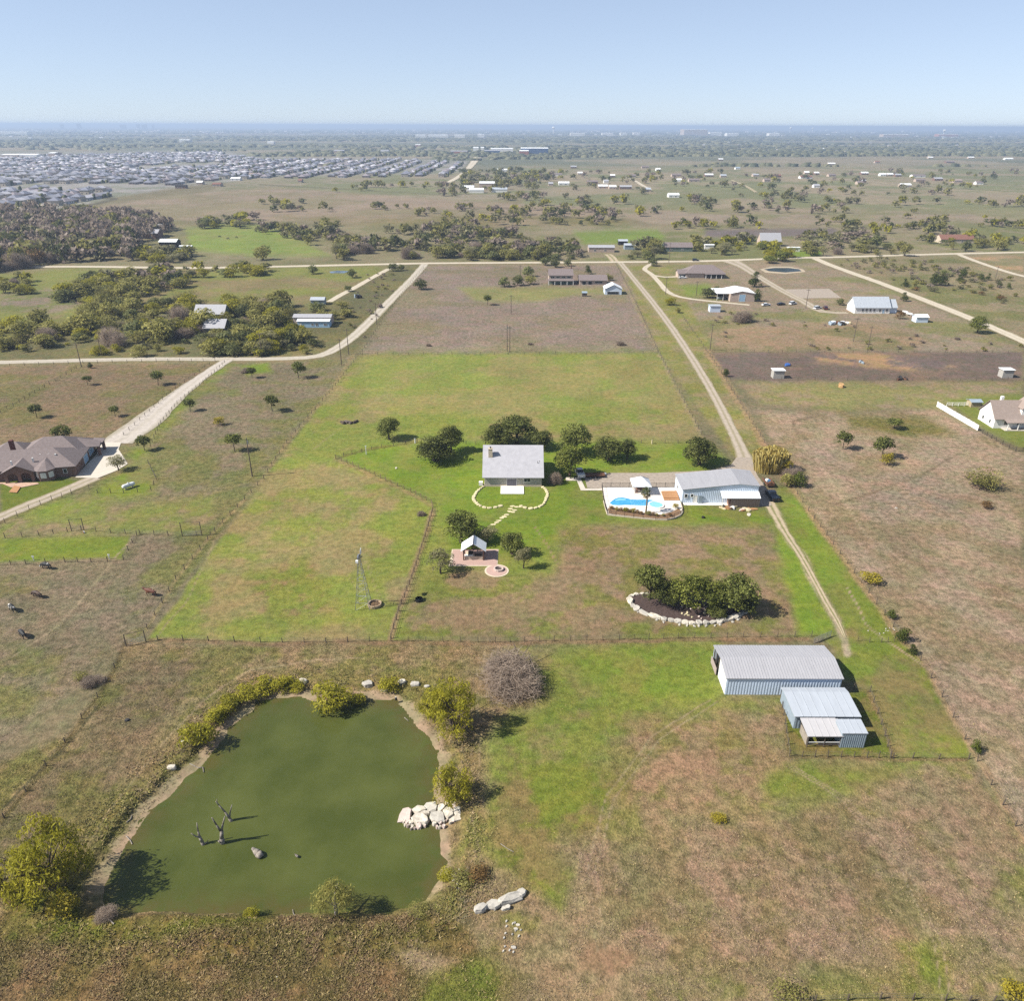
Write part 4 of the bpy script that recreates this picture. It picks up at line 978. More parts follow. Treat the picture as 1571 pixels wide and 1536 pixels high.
# metal barn and sheds
bx_, by_ = G(1111.4, 1066); bw = G(1288, 1062.6)[0] - bx_ - .4
barn = building('metal_barn', 'long galvanised metal barn with ribbed roof and open end', 'barn', bx_, by_, bw, 8.6, 3.35, .85, METALW, GALV, 'x', .18, ribs=.46, ribwall=.46, open_sides='l')
lw = MB(); lw.hexa([(0, .1, 0), (.12, .1, 0), (.12, 4.6, 0), (0, 4.6, 0), (0, .1, 3.3), (.12, .1, 3.3), (.12, 4.6, 4.1), (0, 4.6, 4.1)]); lw.build('end_wall', M('sunlit_metal_siding', (248, 246, 240), .6, .03, 1, k=.72), barn)  # whiter than the barn front: the end's sunlight is put into the colour
MB().box(-.35, 4.9, .1, -.25, 8.4, 1.4).build('end_gate', M('pinkish_board', (190, 172, 162), .9), barn)
for k in range(3): MB().box(.02, 5.2 + k * 1.5, 0, .16, 5.34 + k * 1.5, 3.9 - k * .2).build('end_post', WOOD, barn)
MB().box(1, 5.5, 0, 6, 8, 1.5).build('hay_stack', M('stacked_hay', (150, 130, 86), .95, .3, 2), None, (bx_, by_, 0))
tag(bpy.data.objects['hay_stack'], 'hay stacked inside the open end of the metal barn', 'hay')
sx_, sy_ = G(1216.5, 1118); sw = G(1313, 1117)[0] - sx_
shed = building('grey_shed', 'blue grey metal shed with a low pitched roof in front of the metal barn', 'shed', sx_, sy_, sw, 6.4, 2.45, .35, GREYW, BLUEGALV, 'x', .22, ribs=1.2, ribwall=.5, ridge=.8, h2=2.5,
    doors=[('f', sw * .3, .05, 1.1, 2.1, DARKW)], wins=[('f', sw * .52, 1.1, 1.4, 1.0, GLASS)])
cx_, cy_ = G(1236.5, 1147); cw = G(1288, 1146)[0] - cx_
cs = building('lean_to', 'open lean-to with a pinkish grey roof beside the small metal shed', 'shed', cx_, cy_, cw, 3.4, 2.15, 0, WOOD, M('pinkish_grey_roof', (206, 202, 201), .6, .05, .8, k=.62), 's', .12, ribs=.9, h2=2.45, open_sides='flr')
for a in (.05, cw * .5, cw - .2): MB().box(a, 0, 0, a + .1, .1, 2.1).build('post', WOOD, cs)
for k in range(2): MB().box(.1, .02, .45 + k * .45, cw - .1, .06, .6 + k * .45).build('rail', TRIM if k else WOOD, cs)
MB().box(.1, .5, 0, .22, 3.2, 1.5).build('side_board', M('pale_weathered_board', (176, 164, 148), .9), cs)
kx, ky = G(1287.5, 1147.5); kw = G(1325, 1147.5)[0] - kx
building('small_shed', 'small blue grey metal shed at the end of the lean-to', 'shed', kx, ky, kw, 2.7, 2.75, 0, GREYW, BLUEGALV, 's', .08, ribs=.9, h2=2.95, ribwall=.3)

# brick house, built in wings that share one set of roofs
Gw = G
def brick_house():
    pv = Vector(Gw(117.6, 731)); ra = math.radians(12); Rm = Matrix.Rotation(ra, 2)
    r0 = root('brick_house', 'sprawling brick house with brown hip roofs and an arched porch', 'house', (0, 0, 0), ra)
    o_ = pv - Rm @ pv; r0.location = (o_.x, o_.y, 0)
    def G(x, y, z=0.0): return tuple(Rm.inverted() @ (Vector(Gw(x, y, z)) - pv) + pv)
    def wing(X, Y, W, D, h, rise, axis='hip', over=.5, wins=(), doors=(), open_sides='', name='wing'):
        w = building(name, None, None, X, Y, W, D, h, rise, BRICK, BROWNSH, axis, over, wins=wins, doors=doors, open_sides=open_sides)
        for c in list(w.children): c.parent = r0; c.location = w.location
        bpy.data.objects.remove(w)
    xr, yr = G(117.6, 731)
    wing(xr - 34, yr + .3, 34, 12.5, 3.0, 3.2, wins=[('f', 27.5, 1.0, 1.6, 1.3, GLASS), ('f', 31.0, 1.0, 1.0, 1.3, GLASS), ('f', 2, 1, 1.8, 1.3, GLASS)], doors=[('r', 7.6, .05, 3.6, 2.3, BLUED)])
    wing(xr - 16.5, yr + 8.5, 16.2, 11.5, 3.0, 3.6, name='garage_wing', doors=[('r', 5.2, .05, 4.4, 2.4, BLUED)])
    wing(xr - 24, yr + 12, 9, 7, 3.0, 2.4, name='rear_wing')
    pc = MB(); pc.slab([(xr - .3, yr + 13, 3.2), (xr + 2.9, yr + 13.5, 3.0), (xr + 2.9, yr + 20, 3.0), (xr - .3, yr + 20.5, 3.2)], .2); pc.slab([(xr - 5, yr + 16.5, 5.4), (xr - .3, yr + 13, 3.24), (xr + 2.9, yr + 13.5, 3.04), (xr + 2.7, yr + 16.6, 3.6)], .1); pc.build('carport_roof', BROWNSH, r0)
    MB().box(xr + 2.0, yr + 14, 0, xr + 2.7, yr + 14.7, 2.9).build('brick_post', BRICK, r0)
    MB().box(xr + 2.0, yr + 18.6, 0, xr + 2.7, yr + 19.3, 2.9).build('brick_post', BRICK, r0)
    # arched porch
    px0, py0 = G(9, 742.5); px1 = G(52, 742.5)[0]; w = px1 - px0
    mb = MB(); n = 2
    zt = 3.0; aw = (w - .8 * 3) / 2
    for k in range(3): mb.box(px0 + k * (aw + .8), py0, 0, px0 + k * (aw + .8) + .8, py0 + .6, 1.7)
    for k in range(2):
        xa = px0 + .8 + k * (aw + .8); m = 10
        for j in range(m):
            a0 = math.pi * j / m; a1 = math.pi * (j + 1) / m
            x0 = xa + aw / 2 - math.cos(a0) * aw / 2; x1 = xa + aw / 2 - math.cos(a1) * aw / 2
            z0 = 1.7 + math.sin(a0) * .95; z1 = 1.7 + math.sin(a1) * .95
            mb.hexa([(x0, py0, z0), (x1, py0, z1), (x1, py0 + .6, z1), (x0, py0 + .6, z0), (x0, py0, zt), (x1, py0, zt), (x1, py0 + .6, zt), (x0, py0 + .6, zt)])
    for k in range(3): mb.box(px0 + k * (aw + .8), py0, 1.7, px0 + k * (aw + .8) + .8, py0 + .6, zt)
    mb.add([(px0, py0, zt), (px1, py0, zt), ((px0 + px1) / 2, py0, zt + 1.7), (px0, py0 + .5, zt), (px1, py0 + .5, zt), ((px0 + px1) / 2, py0 + .5, zt + 1.7)], [(0, 1, 2), (5, 4, 3), (0, 2, 5, 3), (1, 4, 5, 2)])
    mb.build('porch_arches', BRICK, r0)
    rm = MB(); xm = (px0 + px1) / 2
    for sgn, xe in ((-1, px0 - .5), (1, px1 + .5)):
        q = [(xm, py0 - .4, zt + 1.95), (xm, py0 + 9.5, zt + 1.95), (xe, py0 + 9.5, zt - .05), (xe, py0 - .4, zt - .05)]
        rm.slab(q if sgn < 0 else [q[0], q[3], q[2], q[1]], .15)
    rm.build('porch_roof', BROWNSH, r0)
    # bay
    cx, cy = G(71, 736.5); bay = [(cx - 2.6, cy + 2.6), (cx - 2.3, cy + .4), (cx - 1.0, cy - 1.0), (cx + 1.0, cy - 1.0), (cx + 2.3, cy + .4), (cx + 2.6, cy + 2.6)]
    MB().prism(ccw(bay), 0, 3.0).build('bay_wall', BRICK, r0)
    for k in (1, 2, 3):
        a, b = Vector(bay[k]), Vector(bay[k + 1]); d = (b - a).normalized(); nn = Vector((d.y, -d.x)); a2 = a + d * .3; b2 = b - d * .3
        MB().hexa([(*(a2 + nn * .01), .9), (*(b2 + nn * .01), .9), (*(b2 + nn * .05), .9), (*(a2 + nn * .05), .9), (*(a2 + nn * .01), 2.4), (*(b2 + nn * .01), 2.4), (*(b2 + nn * .05), 2.4), (*(a2 + nn * .05), 2.4)]).build('bay_window', TRIM, r0)
    rb = MB(); e = [(cx + (p[0] - cx) * 1.15, cy + 1 + (p[1] - cy - 1) * 1.18, 2.98) for p in bay]
    rb.add(e + [(cx, cy + 2.6, 4.7), (cx, cy + 5, 4.7)], [(0, 1, 6), (1, 2, 6), (2, 3, 6), (3, 4, 6), (4, 5, 6), (0, 6, 7), (5, 7, 6)]); rb.build('bay_roof', BROWNSH, r0)
    qx, qy = G(27, 712)
    c = MB().box(qx - .5, qy - .5, 3, qx + .5, qy + .5, 7.0).build('chimney', M('dark_red_brick', (120, 78, 68), .9, .2, 3), r0)
    for (ax, ay) in ((62, 698), (75, 697), (85, 698), (50, 704), (17, 709)):
        vx, vy = G(ax, ay, 5.0); MB().box(vx - .18, vy - .18, 3.6, vx + .18, vy + .18, 5.3).build('roof_vent', TRIM, r0)
    fx, fy = G(52, 692, 3)
    MB().tube((fx, fy, 0), (fx, fy, 2.6), 2.9, 2.9, 14).tube((fx, fy, 2.6), (fx, fy, 4.4), 3.3, .4, 14).build('turret_room', [BROWNSH], r0)
    sheet('porch_floor', [(-20,741),(58,741),(60,743),(30,749),(16,748),(4,743),(-20,744)], M('pink_concrete', (214, 178, 154), .9), .12, parent=r0, g=G)
    sheet('front_steps', [(22,746),(32,748),(26,757),(14,756)], DECK, .2, parent=r0, g=G)
brick_house()

# white gabled house at the pasture's far side
wx, wy = G(1523, 657)
wh = building('farmhouse', 'white gabled farmhouse with tan roof, porch and dormer', 'house', wx, wy, 26, 8.6, 3.4, 4.2, WHITEW, TANSH, 'x', .5, wins=[('f', 3, 1, 1.2, 1.4, GLASS), ('f', 7, 1, 1.2, 1.4, GLASS), ('f', 12, 1, 1.2, 1.4, GLASS), ('l', 5.6, .9, 1.0, 1.2, GLASS), ('l', 1.8, .9, .9, 1.3, GLASS)], doors=[('f', 9.4, .1, 1.1, 2.1, BLUED)])
MB().slab([(2.5, -2.4, 2.6), (26.4, -2.4, 2.6), (26.4, -.05, 3.3), (2.5, -.05, 3.3)], .12).build('porch_roof', TANSH, wh)
for k in range(6): MB().box(3 + k * 3.2, -2.3, 0, 3.2 + k * 3.2, -2.1, 2.5).build('porch_post', TRIM, wh)
MB().box(2.4, -2.5, .02, 26, -.06, .2).build('porch_floor', CONC, wh)
dm = MB(); dm.hexa([(8, .6, 3.6), (13, .6, 3.6), (13, 5, 3.6), (8, 5, 3.6), (8, .6, 6.3), (13, .6, 6.3), (13, 5, 6.3), (8, 5, 6.3)]); dm.add([(8, .6, 6.3), (13, .6, 6.3), (10.5, .6, 8.3), (8, 5, 6.3), (13, 5, 6.3), (10.5, 5, 8.3)], [(0, 1, 2), (5, 4, 3)]); dmo = dm.build('dormer', WHITEW, wh)
MB().slab([(10.5, .2, 8.5), (10.5, 5.4, 8.5), (7.6, 5.4, 6.1), (7.6, .2, 6.1)], .14).slab([(10.5, .2, 8.5), (13.4, .2, 6.1), (13.4, 5.4, 6.1), (10.5, 5.4, 8.5)], .14).build('dormer_roof', TANSH, dmo)
MB().box(9.3, .53, 4.3, 11.7, .59, 5.8).build('dormer_window', GLASS, dmo)
MB().box(4.2, 6.2, 5.0, 5.0, 7.0, 8.2).build('chimney', WHITEW, wh)
# mid-distance farm buildings: measured off the photograph row by row
ax_, ay_ = G(1310.6, 481); building('white_house', 'long white house with a pale metal roof beside the east road', 'house', ax_, ay_, 17.5, 10, 3.1, 4.2, WHITEW, BLUEGALV, 'x', .4, ribs=1.5,
    wins=[('f', 3.4 + k * 1.9, .9, 1.1, 1.5, GLASS) for k in range(4)] + [('f', 12.0, .9, 1.1, 1.5, GLASS), ('f', 15.4, .9, 1.1, 1.5, GLASS)], doors=[('f', 13.6, .1, 1.2, 2.1, BLUED)])
tx, ty = G(1364, 481); building('white_annex', 'narrow end wing of the long white house', 'house', tx + .3, ty + 1.0, 3.6, 8, 2.8, 3.2, METALW, BLUEGALV, 'x', .3)
tx, ty = G(1119.7, 462.8); building('tan_barn', 'tan metal barn with a white roof and pale blue door', 'barn', tx, ty, 13.0, 15, 4.3, 1.2, TANW, WHITEROOF, 'y', .3, ridge=.45, doors=[('f', 4.6, .05, 3.4, 3.8, BLUED)])
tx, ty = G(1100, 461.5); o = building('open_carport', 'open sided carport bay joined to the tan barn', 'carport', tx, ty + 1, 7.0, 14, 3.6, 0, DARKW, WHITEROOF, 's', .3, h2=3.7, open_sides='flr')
for k in range(3): MB().box(k * 3.3, .1, 0, k * 3.3 + .2, .3, 3.5).build('post', TRIM, o)
tx, ty = G(1042, 427); o = building('hip_house', 'brown roofed house with a deep shaded porch beside the garden drive', 'house', tx + 4, ty + 1, 24, 13, 3.0, 4.0, TANW, BROWNSH, 'hip', .6)
building('house_wing', 'low garage wing of the brown roofed house beside the garden drive', 'house', tx - .5, ty + 1.2, 7, 8, 2.7, 1.8, TANW, BROWNSH, 'x', .4, doors=[('f', 1, .05, 4.5, 2.2, GLASS)])
for k in range(4): MB().box(12 + k * 3.2, -1.8, 0, 12.3 + k * 3.2, -1.5, 2.7).build('porch_post', TRIM, o)
MB().slab([(11.4, -2, 2.7), (24, -2, 2.7), (24, -.1, 3.0), (11.4, -.1, 3.0)], .14).build('porch_roof', BROWNSH, o)
MB().box(11.6, -.03, .1, 23.8, -.01, 2.4).build('painted_porch_shade', GLASS, o)  # dark panel standing in for the shade under the porch roof
tx, ty = G(842, 436); o = building('porch_house', 'two storey house with long porch at the top of the brown field', 'house', tx, ty, 14, 11, 5.2, 2.6, TANW, BROWNSH, 'x', .4, wins=[('f', 1 + k * 3.2, 3.3, 2.2, 1.3, GLASS) for k in range(4)], chim=(13, 6, .8, 5, 9.5, BRICK))
MB().slab([(-.6, -2.8, 2.5), (14.6, -2.8, 2.5), (14.6, -.05, 3.1), (-.6, -.05, 3.1)], .12).build('porch_roof', BROWNSH, o)
for k in range(5): MB().box(-.4 + k * 3.6, -2.7, 0, -.1 + k * 3.6, -2.5, 2.45).build('porch_post', TRIM, o)
MB().box(.2, -.04, .1, 13.8, -.01, 2.3).build('porch_wall', GREENW, o)
tx, ty = G(889, 437); building('low_house', 'low brown ranch house between the porch house and the white barn', 'house', tx, ty, 16, 10, 2.7, 2.2, TANW, BROWNSH, 'x', .5, doors=[('f', 1.5, .05, 2.4, 2.1, DARKW), ('f', 5, .05, 2.4, 2.1, DARKW)], wins=[('f', 9, .9, 4.5, 1.3, GLASS)])
tx, ty = G(928, 452); building('white_barn', 'small white gabled barn with a lean-to front', 'barn', tx, ty, 9.2, 8, 3.2, 2.2, METALW, WHITEROOF, 'y', .4, doors=[('f', 1.2, .05, 6.5, 1.7, GLASS)])
tx, ty = G(893, 455); building('garden_hutch', 'tiny grey hutch standing on the edge of the brown field', 'hutch', tx, ty, 2.6, 2, 2.0, .6, WOOD, GREYW, 'x', .2)
tx, ty = G(450, 502); o = building('mobile_home', 'long pale mobile home with a white front addition', 'house', tx - 1, ty + 5, 17.5, 6, 3.4, .9, TANW, GALV, 'x', .3, wins=[('f', 10, 1.9, 4, .8, GLASS)])
tx2, ty2 = G(457, 502.5); building('home_addition', 'white room added to the front of the mobile home', 'house', tx2, ty2, 14.6, 4.6, 2.9, .5, BLUED, WHITEROOF, 'x', .3, wins=[('f', 6.3, 1.0, 1.2, 1.0, GLASS), ('f', 8.2, .8, 1.2, 1.4, GLASS), ('f', 12, 1.0, 1.6, .9, GLASS)], doors=[('f', .8, .1, 1.0, 2.0, TRIM)])
tx, ty = G(290, 497); building('wooded_house', 'house with a long pale grey roof among the olive trees', 'house', tx, ty + 8, 14, 9, 3.0, 3.4, GREENW, GALV, 'x', .4)
tx, ty = G(309, 513); building('gable_house', 'green gabled wing with a grey roof among the olive trees', 'house', tx + 1, ty + 1, 9, 9, 2.8, 2.8, GREENW, GALV, 'x', .5, wins=[('f', 2, 1, 1.5, 1.2, GLASS)])
for nm, lb, ct, x, y, w, d, h, rs, wl, rf, ax in [
    ('blue_shed', 'small blue grey shed at the lower end of the farm lane', 'shed', 477, 468, 7, 5, 2.6, 1, GREYW, BLUEGALV, 'x'),
    ('field_house', 'dark house with a pale roof at the edge of the woods', 'house', 213, 366, 16, 10, 4.2, 2.5, BRICK, GALV, 'x'),
    ('roof_house', 'white roofed upper block of the house at the edge of the woods', 'house', 226, 357, 12, 9, 5, 1.5, TANW, GALV, 'x'),
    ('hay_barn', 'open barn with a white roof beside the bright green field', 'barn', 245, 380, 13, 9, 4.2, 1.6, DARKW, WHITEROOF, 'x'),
    ('stock_trailer', 'pale blue trailer beside the white roofed hay barn', 'trailer', 276, 383, 9, 3, 2.6, .3, BLUED, WHITEROOF, 'x'),
    ('long_house', 'long low house with an open dark front behind the county road', 'house', 903, 387, 19, 9, 3.4, 1.2, TANW, GALV, 'x'),
    ('back_shed', 'small shed behind the long low house across the road', 'shed', 949, 376, 7, 6, 3, 1, DARKW, BLUEGALV, 'x'),
    ('blue_hut', 'blue grey hut beside the field lane across the road', 'shed', 958, 383, 8, 6, 3.2, 1, GREYW, BLUEGALV, 'x'),
    ('brown_house', 'brown roofed house with a shaded front across the county road', 'house', 1019, 386, 21, 10, 3.2, 2.8, GREENW, BROWNSH, 'x'),
    ('camper', 'white camper trailer among trees across the county road', 'trailer', 1081, 382, 7, 3, 3, .3, WHITEW, WHITEROOF, 'x'),
    ('tall_house', 'tall house with a steep pale roof across the county road', 'house', 1166, 378, 16, 10, 4, 5.5, TANW, GALV, 'x'),
    ('white_rv', 'white recreational vehicle parked by the steep roofed house', 'vehicle', 1208, 386, 9, 3, 3, .2, WHITEW, WHITEROOF, 'x'),
    ('red_roof_house', 'long house with a red roof far beyond the county road', 'house', 1443, 373, 27, 11, 3, 3, LIME, REDSH, 'x'),
    ('paddock_shed', 'small pale blue shed in the paddock below the tan barn', 'shed', 1089, 479, 5.2, 4, 3.0, .2, METALW, BLUEGALV, 's'),
    ('white_shed', 'white garden shed below the end of the long white house', 'shed', 1405, 495, 5.6, 4.5, 2.6, .9, METALW, WHITEROOF, 'x'),
    ('horse_shelter', 'white roofed feed shelter on the dark field nearer the driveway', 'shelter', 1186, 581, 4.0, 3.0, 3.0, .2, M('pale_grey_wall', (196, 190, 180), .9, .2, 3), WHITEROOF, 's'),
    ('feed_shelter', 'white roofed feed shelter at the far end of the dark field', 'shelter', 1537, 580, 4.0, 3.0, 3.0, .2, _mats['pale_grey_wall'], WHITEROOF, 's'),
    ('well_house', 'small thatch coloured hut behind the white farmhouse', 'hut', 1489, 625, 3.4, 3, 1.8, .5, M('straw_wall', (196, 176, 140), .9, .2, 4), GREYW, 'x')]:
    X, Y = G(x, y); building(nm, lb, ct, X, Y, w, d, h, rs, wl, rf, ax, .3, wins=[('f', w * .2, .9, min(1.6, w * .2), 1.1, GLASS), ('f', w * .6, .9, min(1.6, w * .2), 1.1, GLASS)] if ct == 'house' else ())
# ------------------------------------------------------------------ fences and poles
POSTM = M('grey_fence_post', (104, 92, 80), .95, .25, 5)
WIREM = M('fence_wire', (118, 112, 104), .6, .1, 2)
_postcache = {}
def post_mesh(h, r, mat, taper=.85):
    k = (round(h, 2), round(r, 3), mat.name)
    if k not in _postcache: _postcache[k] = MB().tube((0, 0, -.2), (0, 0, h), r, r * taper, 6).mesh('post', mat, False)
    return _postcache[k]
def fence(label, px, gap=4.0, h=1.2, r=.085, wires=(.45, .75, 1.05), mat=POSTM, wr=.012, wmat=None, name='wire_fence', jit=.25, closed=False, solid=None):
    P = [Vector(G(*p)) for p in px]
    r0 = root(name, label, 'fence', (P[0].x, P[0].y, 0))
    o0 = P[0]; pts = []
    for a, b in zip(P[:-1], P[1:]):
        n = max(1, round((b - a).length / gap))
        for k in range(n): pts.append(a.lerp(b, k / n))
    pts.append(P[-1])
    wm = MB(); prev = None
    pm = post_mesh(h, r, mat)
    for i, p in enumerate(pts):
        q = p - o0; z = gz(p.x, p.y) if p.y < 130 else 0
        hh = 1 + random.uniform(-.12, .1) * (jit > 0)
        o = link('post', pm, r0, (q.x, q.y, z)); o.rotation_euler = (random.gauss(0, .03), random.gauss(0, .03), random.uniform(0, 3)); o.scale = (1, 1, hh)
        cur = Vector((q.x, q.y, z))
        if prev is not None:
            for wz in wires: wm.tube(prev + Vector((0, 0, wz)), cur + Vector((0, 0, wz)), wr, wr, 4, cap=False)
        prev = cur
    if wires: wm.build('wire' if wr < .03 else 'rail', wmat or WIREM, r0)
    return r0
fence('long wire fence along the edge of the green pasture above the pond field', [(553,543),(515,592),(440,680),(405,735),(330,816),(270,890),(226,965)], 4.2, 1.25)
fence('old leaning wire fence running down past the pond towards the lower corner', [(193,990),(176,1025),(150,1070),(100,1140),(40,1215),(-30,1300)], 4.5, 1.1, .08)
fence('paddock fence with two tall gate frames below the brick house', [(8,826),(60,822),(125,813),(170,818),(215,820),(280,823),(323,820)], 3.2, 1.3)
fence('lower fence of the small green paddock beside the grazing cows', [(210,822),(197,845),(190,860),(140,863),(100,863),(40,866),(-30,869)], 3.2, 1.3)
fence('post fence curving along the brick house driveway', [(-20,818),(8,803),(45,782),(80,768),(110,758),(137,750)], 3.0, 1.4, .07)
fence('small fence square around the white gas tank', [(150,757),(190,757),(232,753),(240,736),(228,712)], 2.8, 1.3)
fence('fence beside the side driveway from the road to the concrete pad', [(345,557),(312,588),(272,620),(247,650),(231,685)], 3.4, 1.3)
fence('fence across the field above the brick house sloping down from the road pole', [(118,566),(76,590),(30,618),(-30,650)], 3.6, 1.3)
fence('roadside fence along the neighbour road', [(-30,564),(60,560),(150,557),(240,555),(330,554)], 5, 1.3)
fence('fence on the far side of the side driveway', [(322,560),(290,582),(262,602),(230,632),(190,668)], 4.2, 1.2)
fence('stout dark pipe fence dividing the lawn from the pasture', [(600,980),(612,938),(632,888),(650,832),(664,785)], 2.6, 1.35, .11, (.4, .75, 1.1), M('brown_pipe_post', (150, 126, 100), .9, .25, 4), .03, M('brown_pipe_rail', (120, 104, 86), .9, .2, 4), name='pipe_fence')
fence('zigzag lawn fence from the gate up to the pasture corner', [(664,785),(662,772),(630,755),(600,742),(560,723),(515,704)], 2.4, 1.25, .09, (.4, .75, 1.1), _mats['brown_pipe_post'], .025, _mats['brown_pipe_rail'], name='pipe_fence')
fence('fence from the pasture corner to behind the house', [(515,704),(540,697),(585,687),(640,678),(700,681),(745,683)], 3.2, 1.2)
fence('fence behind the oaks between lawn and pasture', [(968,680),(1000,680),(1040,680),(1078,678)], 3.2, 1.2)
fence('cross fence between the pasture and the pond field', [(242,982),(320,984),(400,986),(500,986),(600,984)], 4.0, 1.2)
fence('cross fence between the lawn and the near green pasture', [(600,984),(680,985),(760,986),(850,984),(950,982),(1040,980),(1140,978),(1245,977)], 3.0, 1.25, .06)
fence('fence along the ranch driveway on the brown field side', [(945,405),(975,465),(1010,541),(1042,603),(1076,667)], 5, 1.25)
fence('long fence between the ranch driveway and the dry pasture', [(1030,462),(1060,505),(1086,542),(1114,585),(1160,660),(1200,724),(1240,784)], 5, 1.25)
fence('long fence along the dry pasture below the workshop', [(1240,784),(1300,865),(1370,962),(1412,1014),(1445,1070),(1480,1135),(1520,1205),(1600,1340)], 4, 1.2)
fence('short fence remnant beside the lower gate', [(1316,984),(1334,986),(1352,986),(1372,985)], 1.6, 1.1, .06)
fence('sagging pen fence around the metal sheds', [(1198,1070),(1200,1085),(1206,1125),(1211,1161),(1250,1162),(1290,1162),(1330,1163),(1366,1164)], 2.2, 1.3, .07)
fence('pen fence behind the metal sheds', [(1310,1058),(1334,1062),(1346,1095),(1357,1130),(1366,1162)], 2.2, 1.3, .07)
fence('low cross fence from the sheds to the fence corner', [(1370,1164),(1400,1164),(1440,1165),(1486,1165)], 3, 1.1)
fence('field fence between the brown field and the green pasture', [(556,545),(650,544),(780,544),(900,543),(1008,542)], 6, 1.2)
fence('fence along the road edge of the brown field', [(650,412),(625,440),(590,486),(556,540)], 6, 1.2)
fence('fence along the upper edge of the dark field', [(1092,540),(1200,541),(1330,541),(1450,541),(1570,542)], 6, 1.3)
fence('fence along the lower edge of the dark field', [(1120,584),(1250,583),(1400,584),(1570,584)], 6, 1.3)
fence('near fence along the bottom of the dry pasture', [(1150,1548),(1250,1538),(1350,1534),(1450,1536),(1560,1540)], 3, 1.2)
def white_fence():
    P = [Vector(G(*p)) for p in [(1437, 624), (1500, 661)]]
    r0 = root('white_fence', 'solid white board fence beside the white farmhouse', 'fence', (P[0].x, P[0].y, 0))
    n = 9
    for k in range(n):
        a = (P[1] - P[0]) * (k / n); b = (P[1] - P[0]) * ((k + 1) / n); d = (b - a).normalized(); nn = Vector((-d.y, d.x)) * .04; e = d * .03
        MB().hexa([(*(a + e - nn), .05), (*(b - e - nn), .05), (*(b - e + nn), .05), (*(a + e + nn), .05), (*(a + e - nn), 1.75), (*(b - e - nn), 1.75), (*(b - e + nn), 1.75), (*(a + e + nn), 1.75)]).build('panel', WHITEW, r0)
        MB().box(a.x - .08, a.y - .08, 0, a.x + .08, a.y + .08, 1.9).build('post', WHITEW, r0)
white_fence()
fence('dark rail fence running on from the white board fence', [(1500,661),(1528,677),(1558,693),(1590,693)], 2.4, 1.4, .09, (.4, .8, 1.2), M('dark_rail', (74, 66, 60), .9), .05, M('dark_rail', (74, 66, 60)), name='rail_fence')
fence('short white fence behind the white farmhouse', [(1452,623),(1470,623),(1488,623)], 2.4, 1.3, .1, (.4, .8, 1.2), TRIM, .07, TRIM, name='rail_fence')

POLEM = M('weathered_pole_wood', (122, 108, 94), .95, .2, 6)
def pole(x, y, ytop, label, arm=True, lean=0.):
    h = max(6.0, hgt(x, y, ytop)); X, Y = G(x, y)
    r0 = root('utility_pole', label, 'pole', (X, Y, 0)); r0.rotation_euler = (0, lean, 0)
    MB().tube((0, 0, -.5), (0, 0, h), .19, .12, 8).build('shaft', POLEM, r0)
    if arm:
        MB().box(-1.1, -.08, h - .75, 1.1, .08, h - .6).build('crossarm', POLEM, r0)
        for a in (-1, 0, 1): MB().tube((a, 0, h - .6), (a, 0, h - .42), .06, .05, 6).build('insulator', GALV, r0)
    else: MB().tube((.22, 0, h - 1.6), (.22, 0, h - .8), .2, .2, 8).build('transformer', STEEL, r0)
for x, y, yt, lb, arm in [(387, 731, 672, 'tall utility pole beside the long fence near the dark young tree', False), (125, 563, 526, 'leaning utility pole by the neighbour road', True), (524, 560, 519, 'utility pole at the bend of the neighbour road', True),
    (535, 544, 504, 'second utility pole just past the road bend', True), (578, 498, 464, 'utility pole beside the straight stretch of the neighbour road', True), (784, 482, 452, 'utility pole standing alone in the brown field', True),
    (778, 539, 498, 'first pole of the pair at the foot of the brown field', False), (782, 541, 500, 'second pole of the pair at the foot of the brown field', True), (1089, 538, 496, 'utility pole at the corner of the dark field', True),
    (1021, 452, 425, 'utility pole beside the garden drive', True), (1068, 453, 431, 'utility pole by the tan barn', True), (1236, 473, 443, 'utility pole beside the gravel lane', True), (1309, 524, 487, 'leaning utility pole in front of the white house', True),
    (1331, 536, 500, 'utility pole at the fence below the white house', True), (1527, 427, 408, 'leaning utility pole on the dry slope', True), (156, 546, 521, 'utility pole among the olive trees by the road', True), (402, 547, 510, 'utility pole in front of the wooded belt', True),
    (798, 427, 406, 'utility pole by the two storey house', True), (1026, 403, 372, 'utility pole beside the county road', True)]:
    pole(x, y, yt, lb, arm)

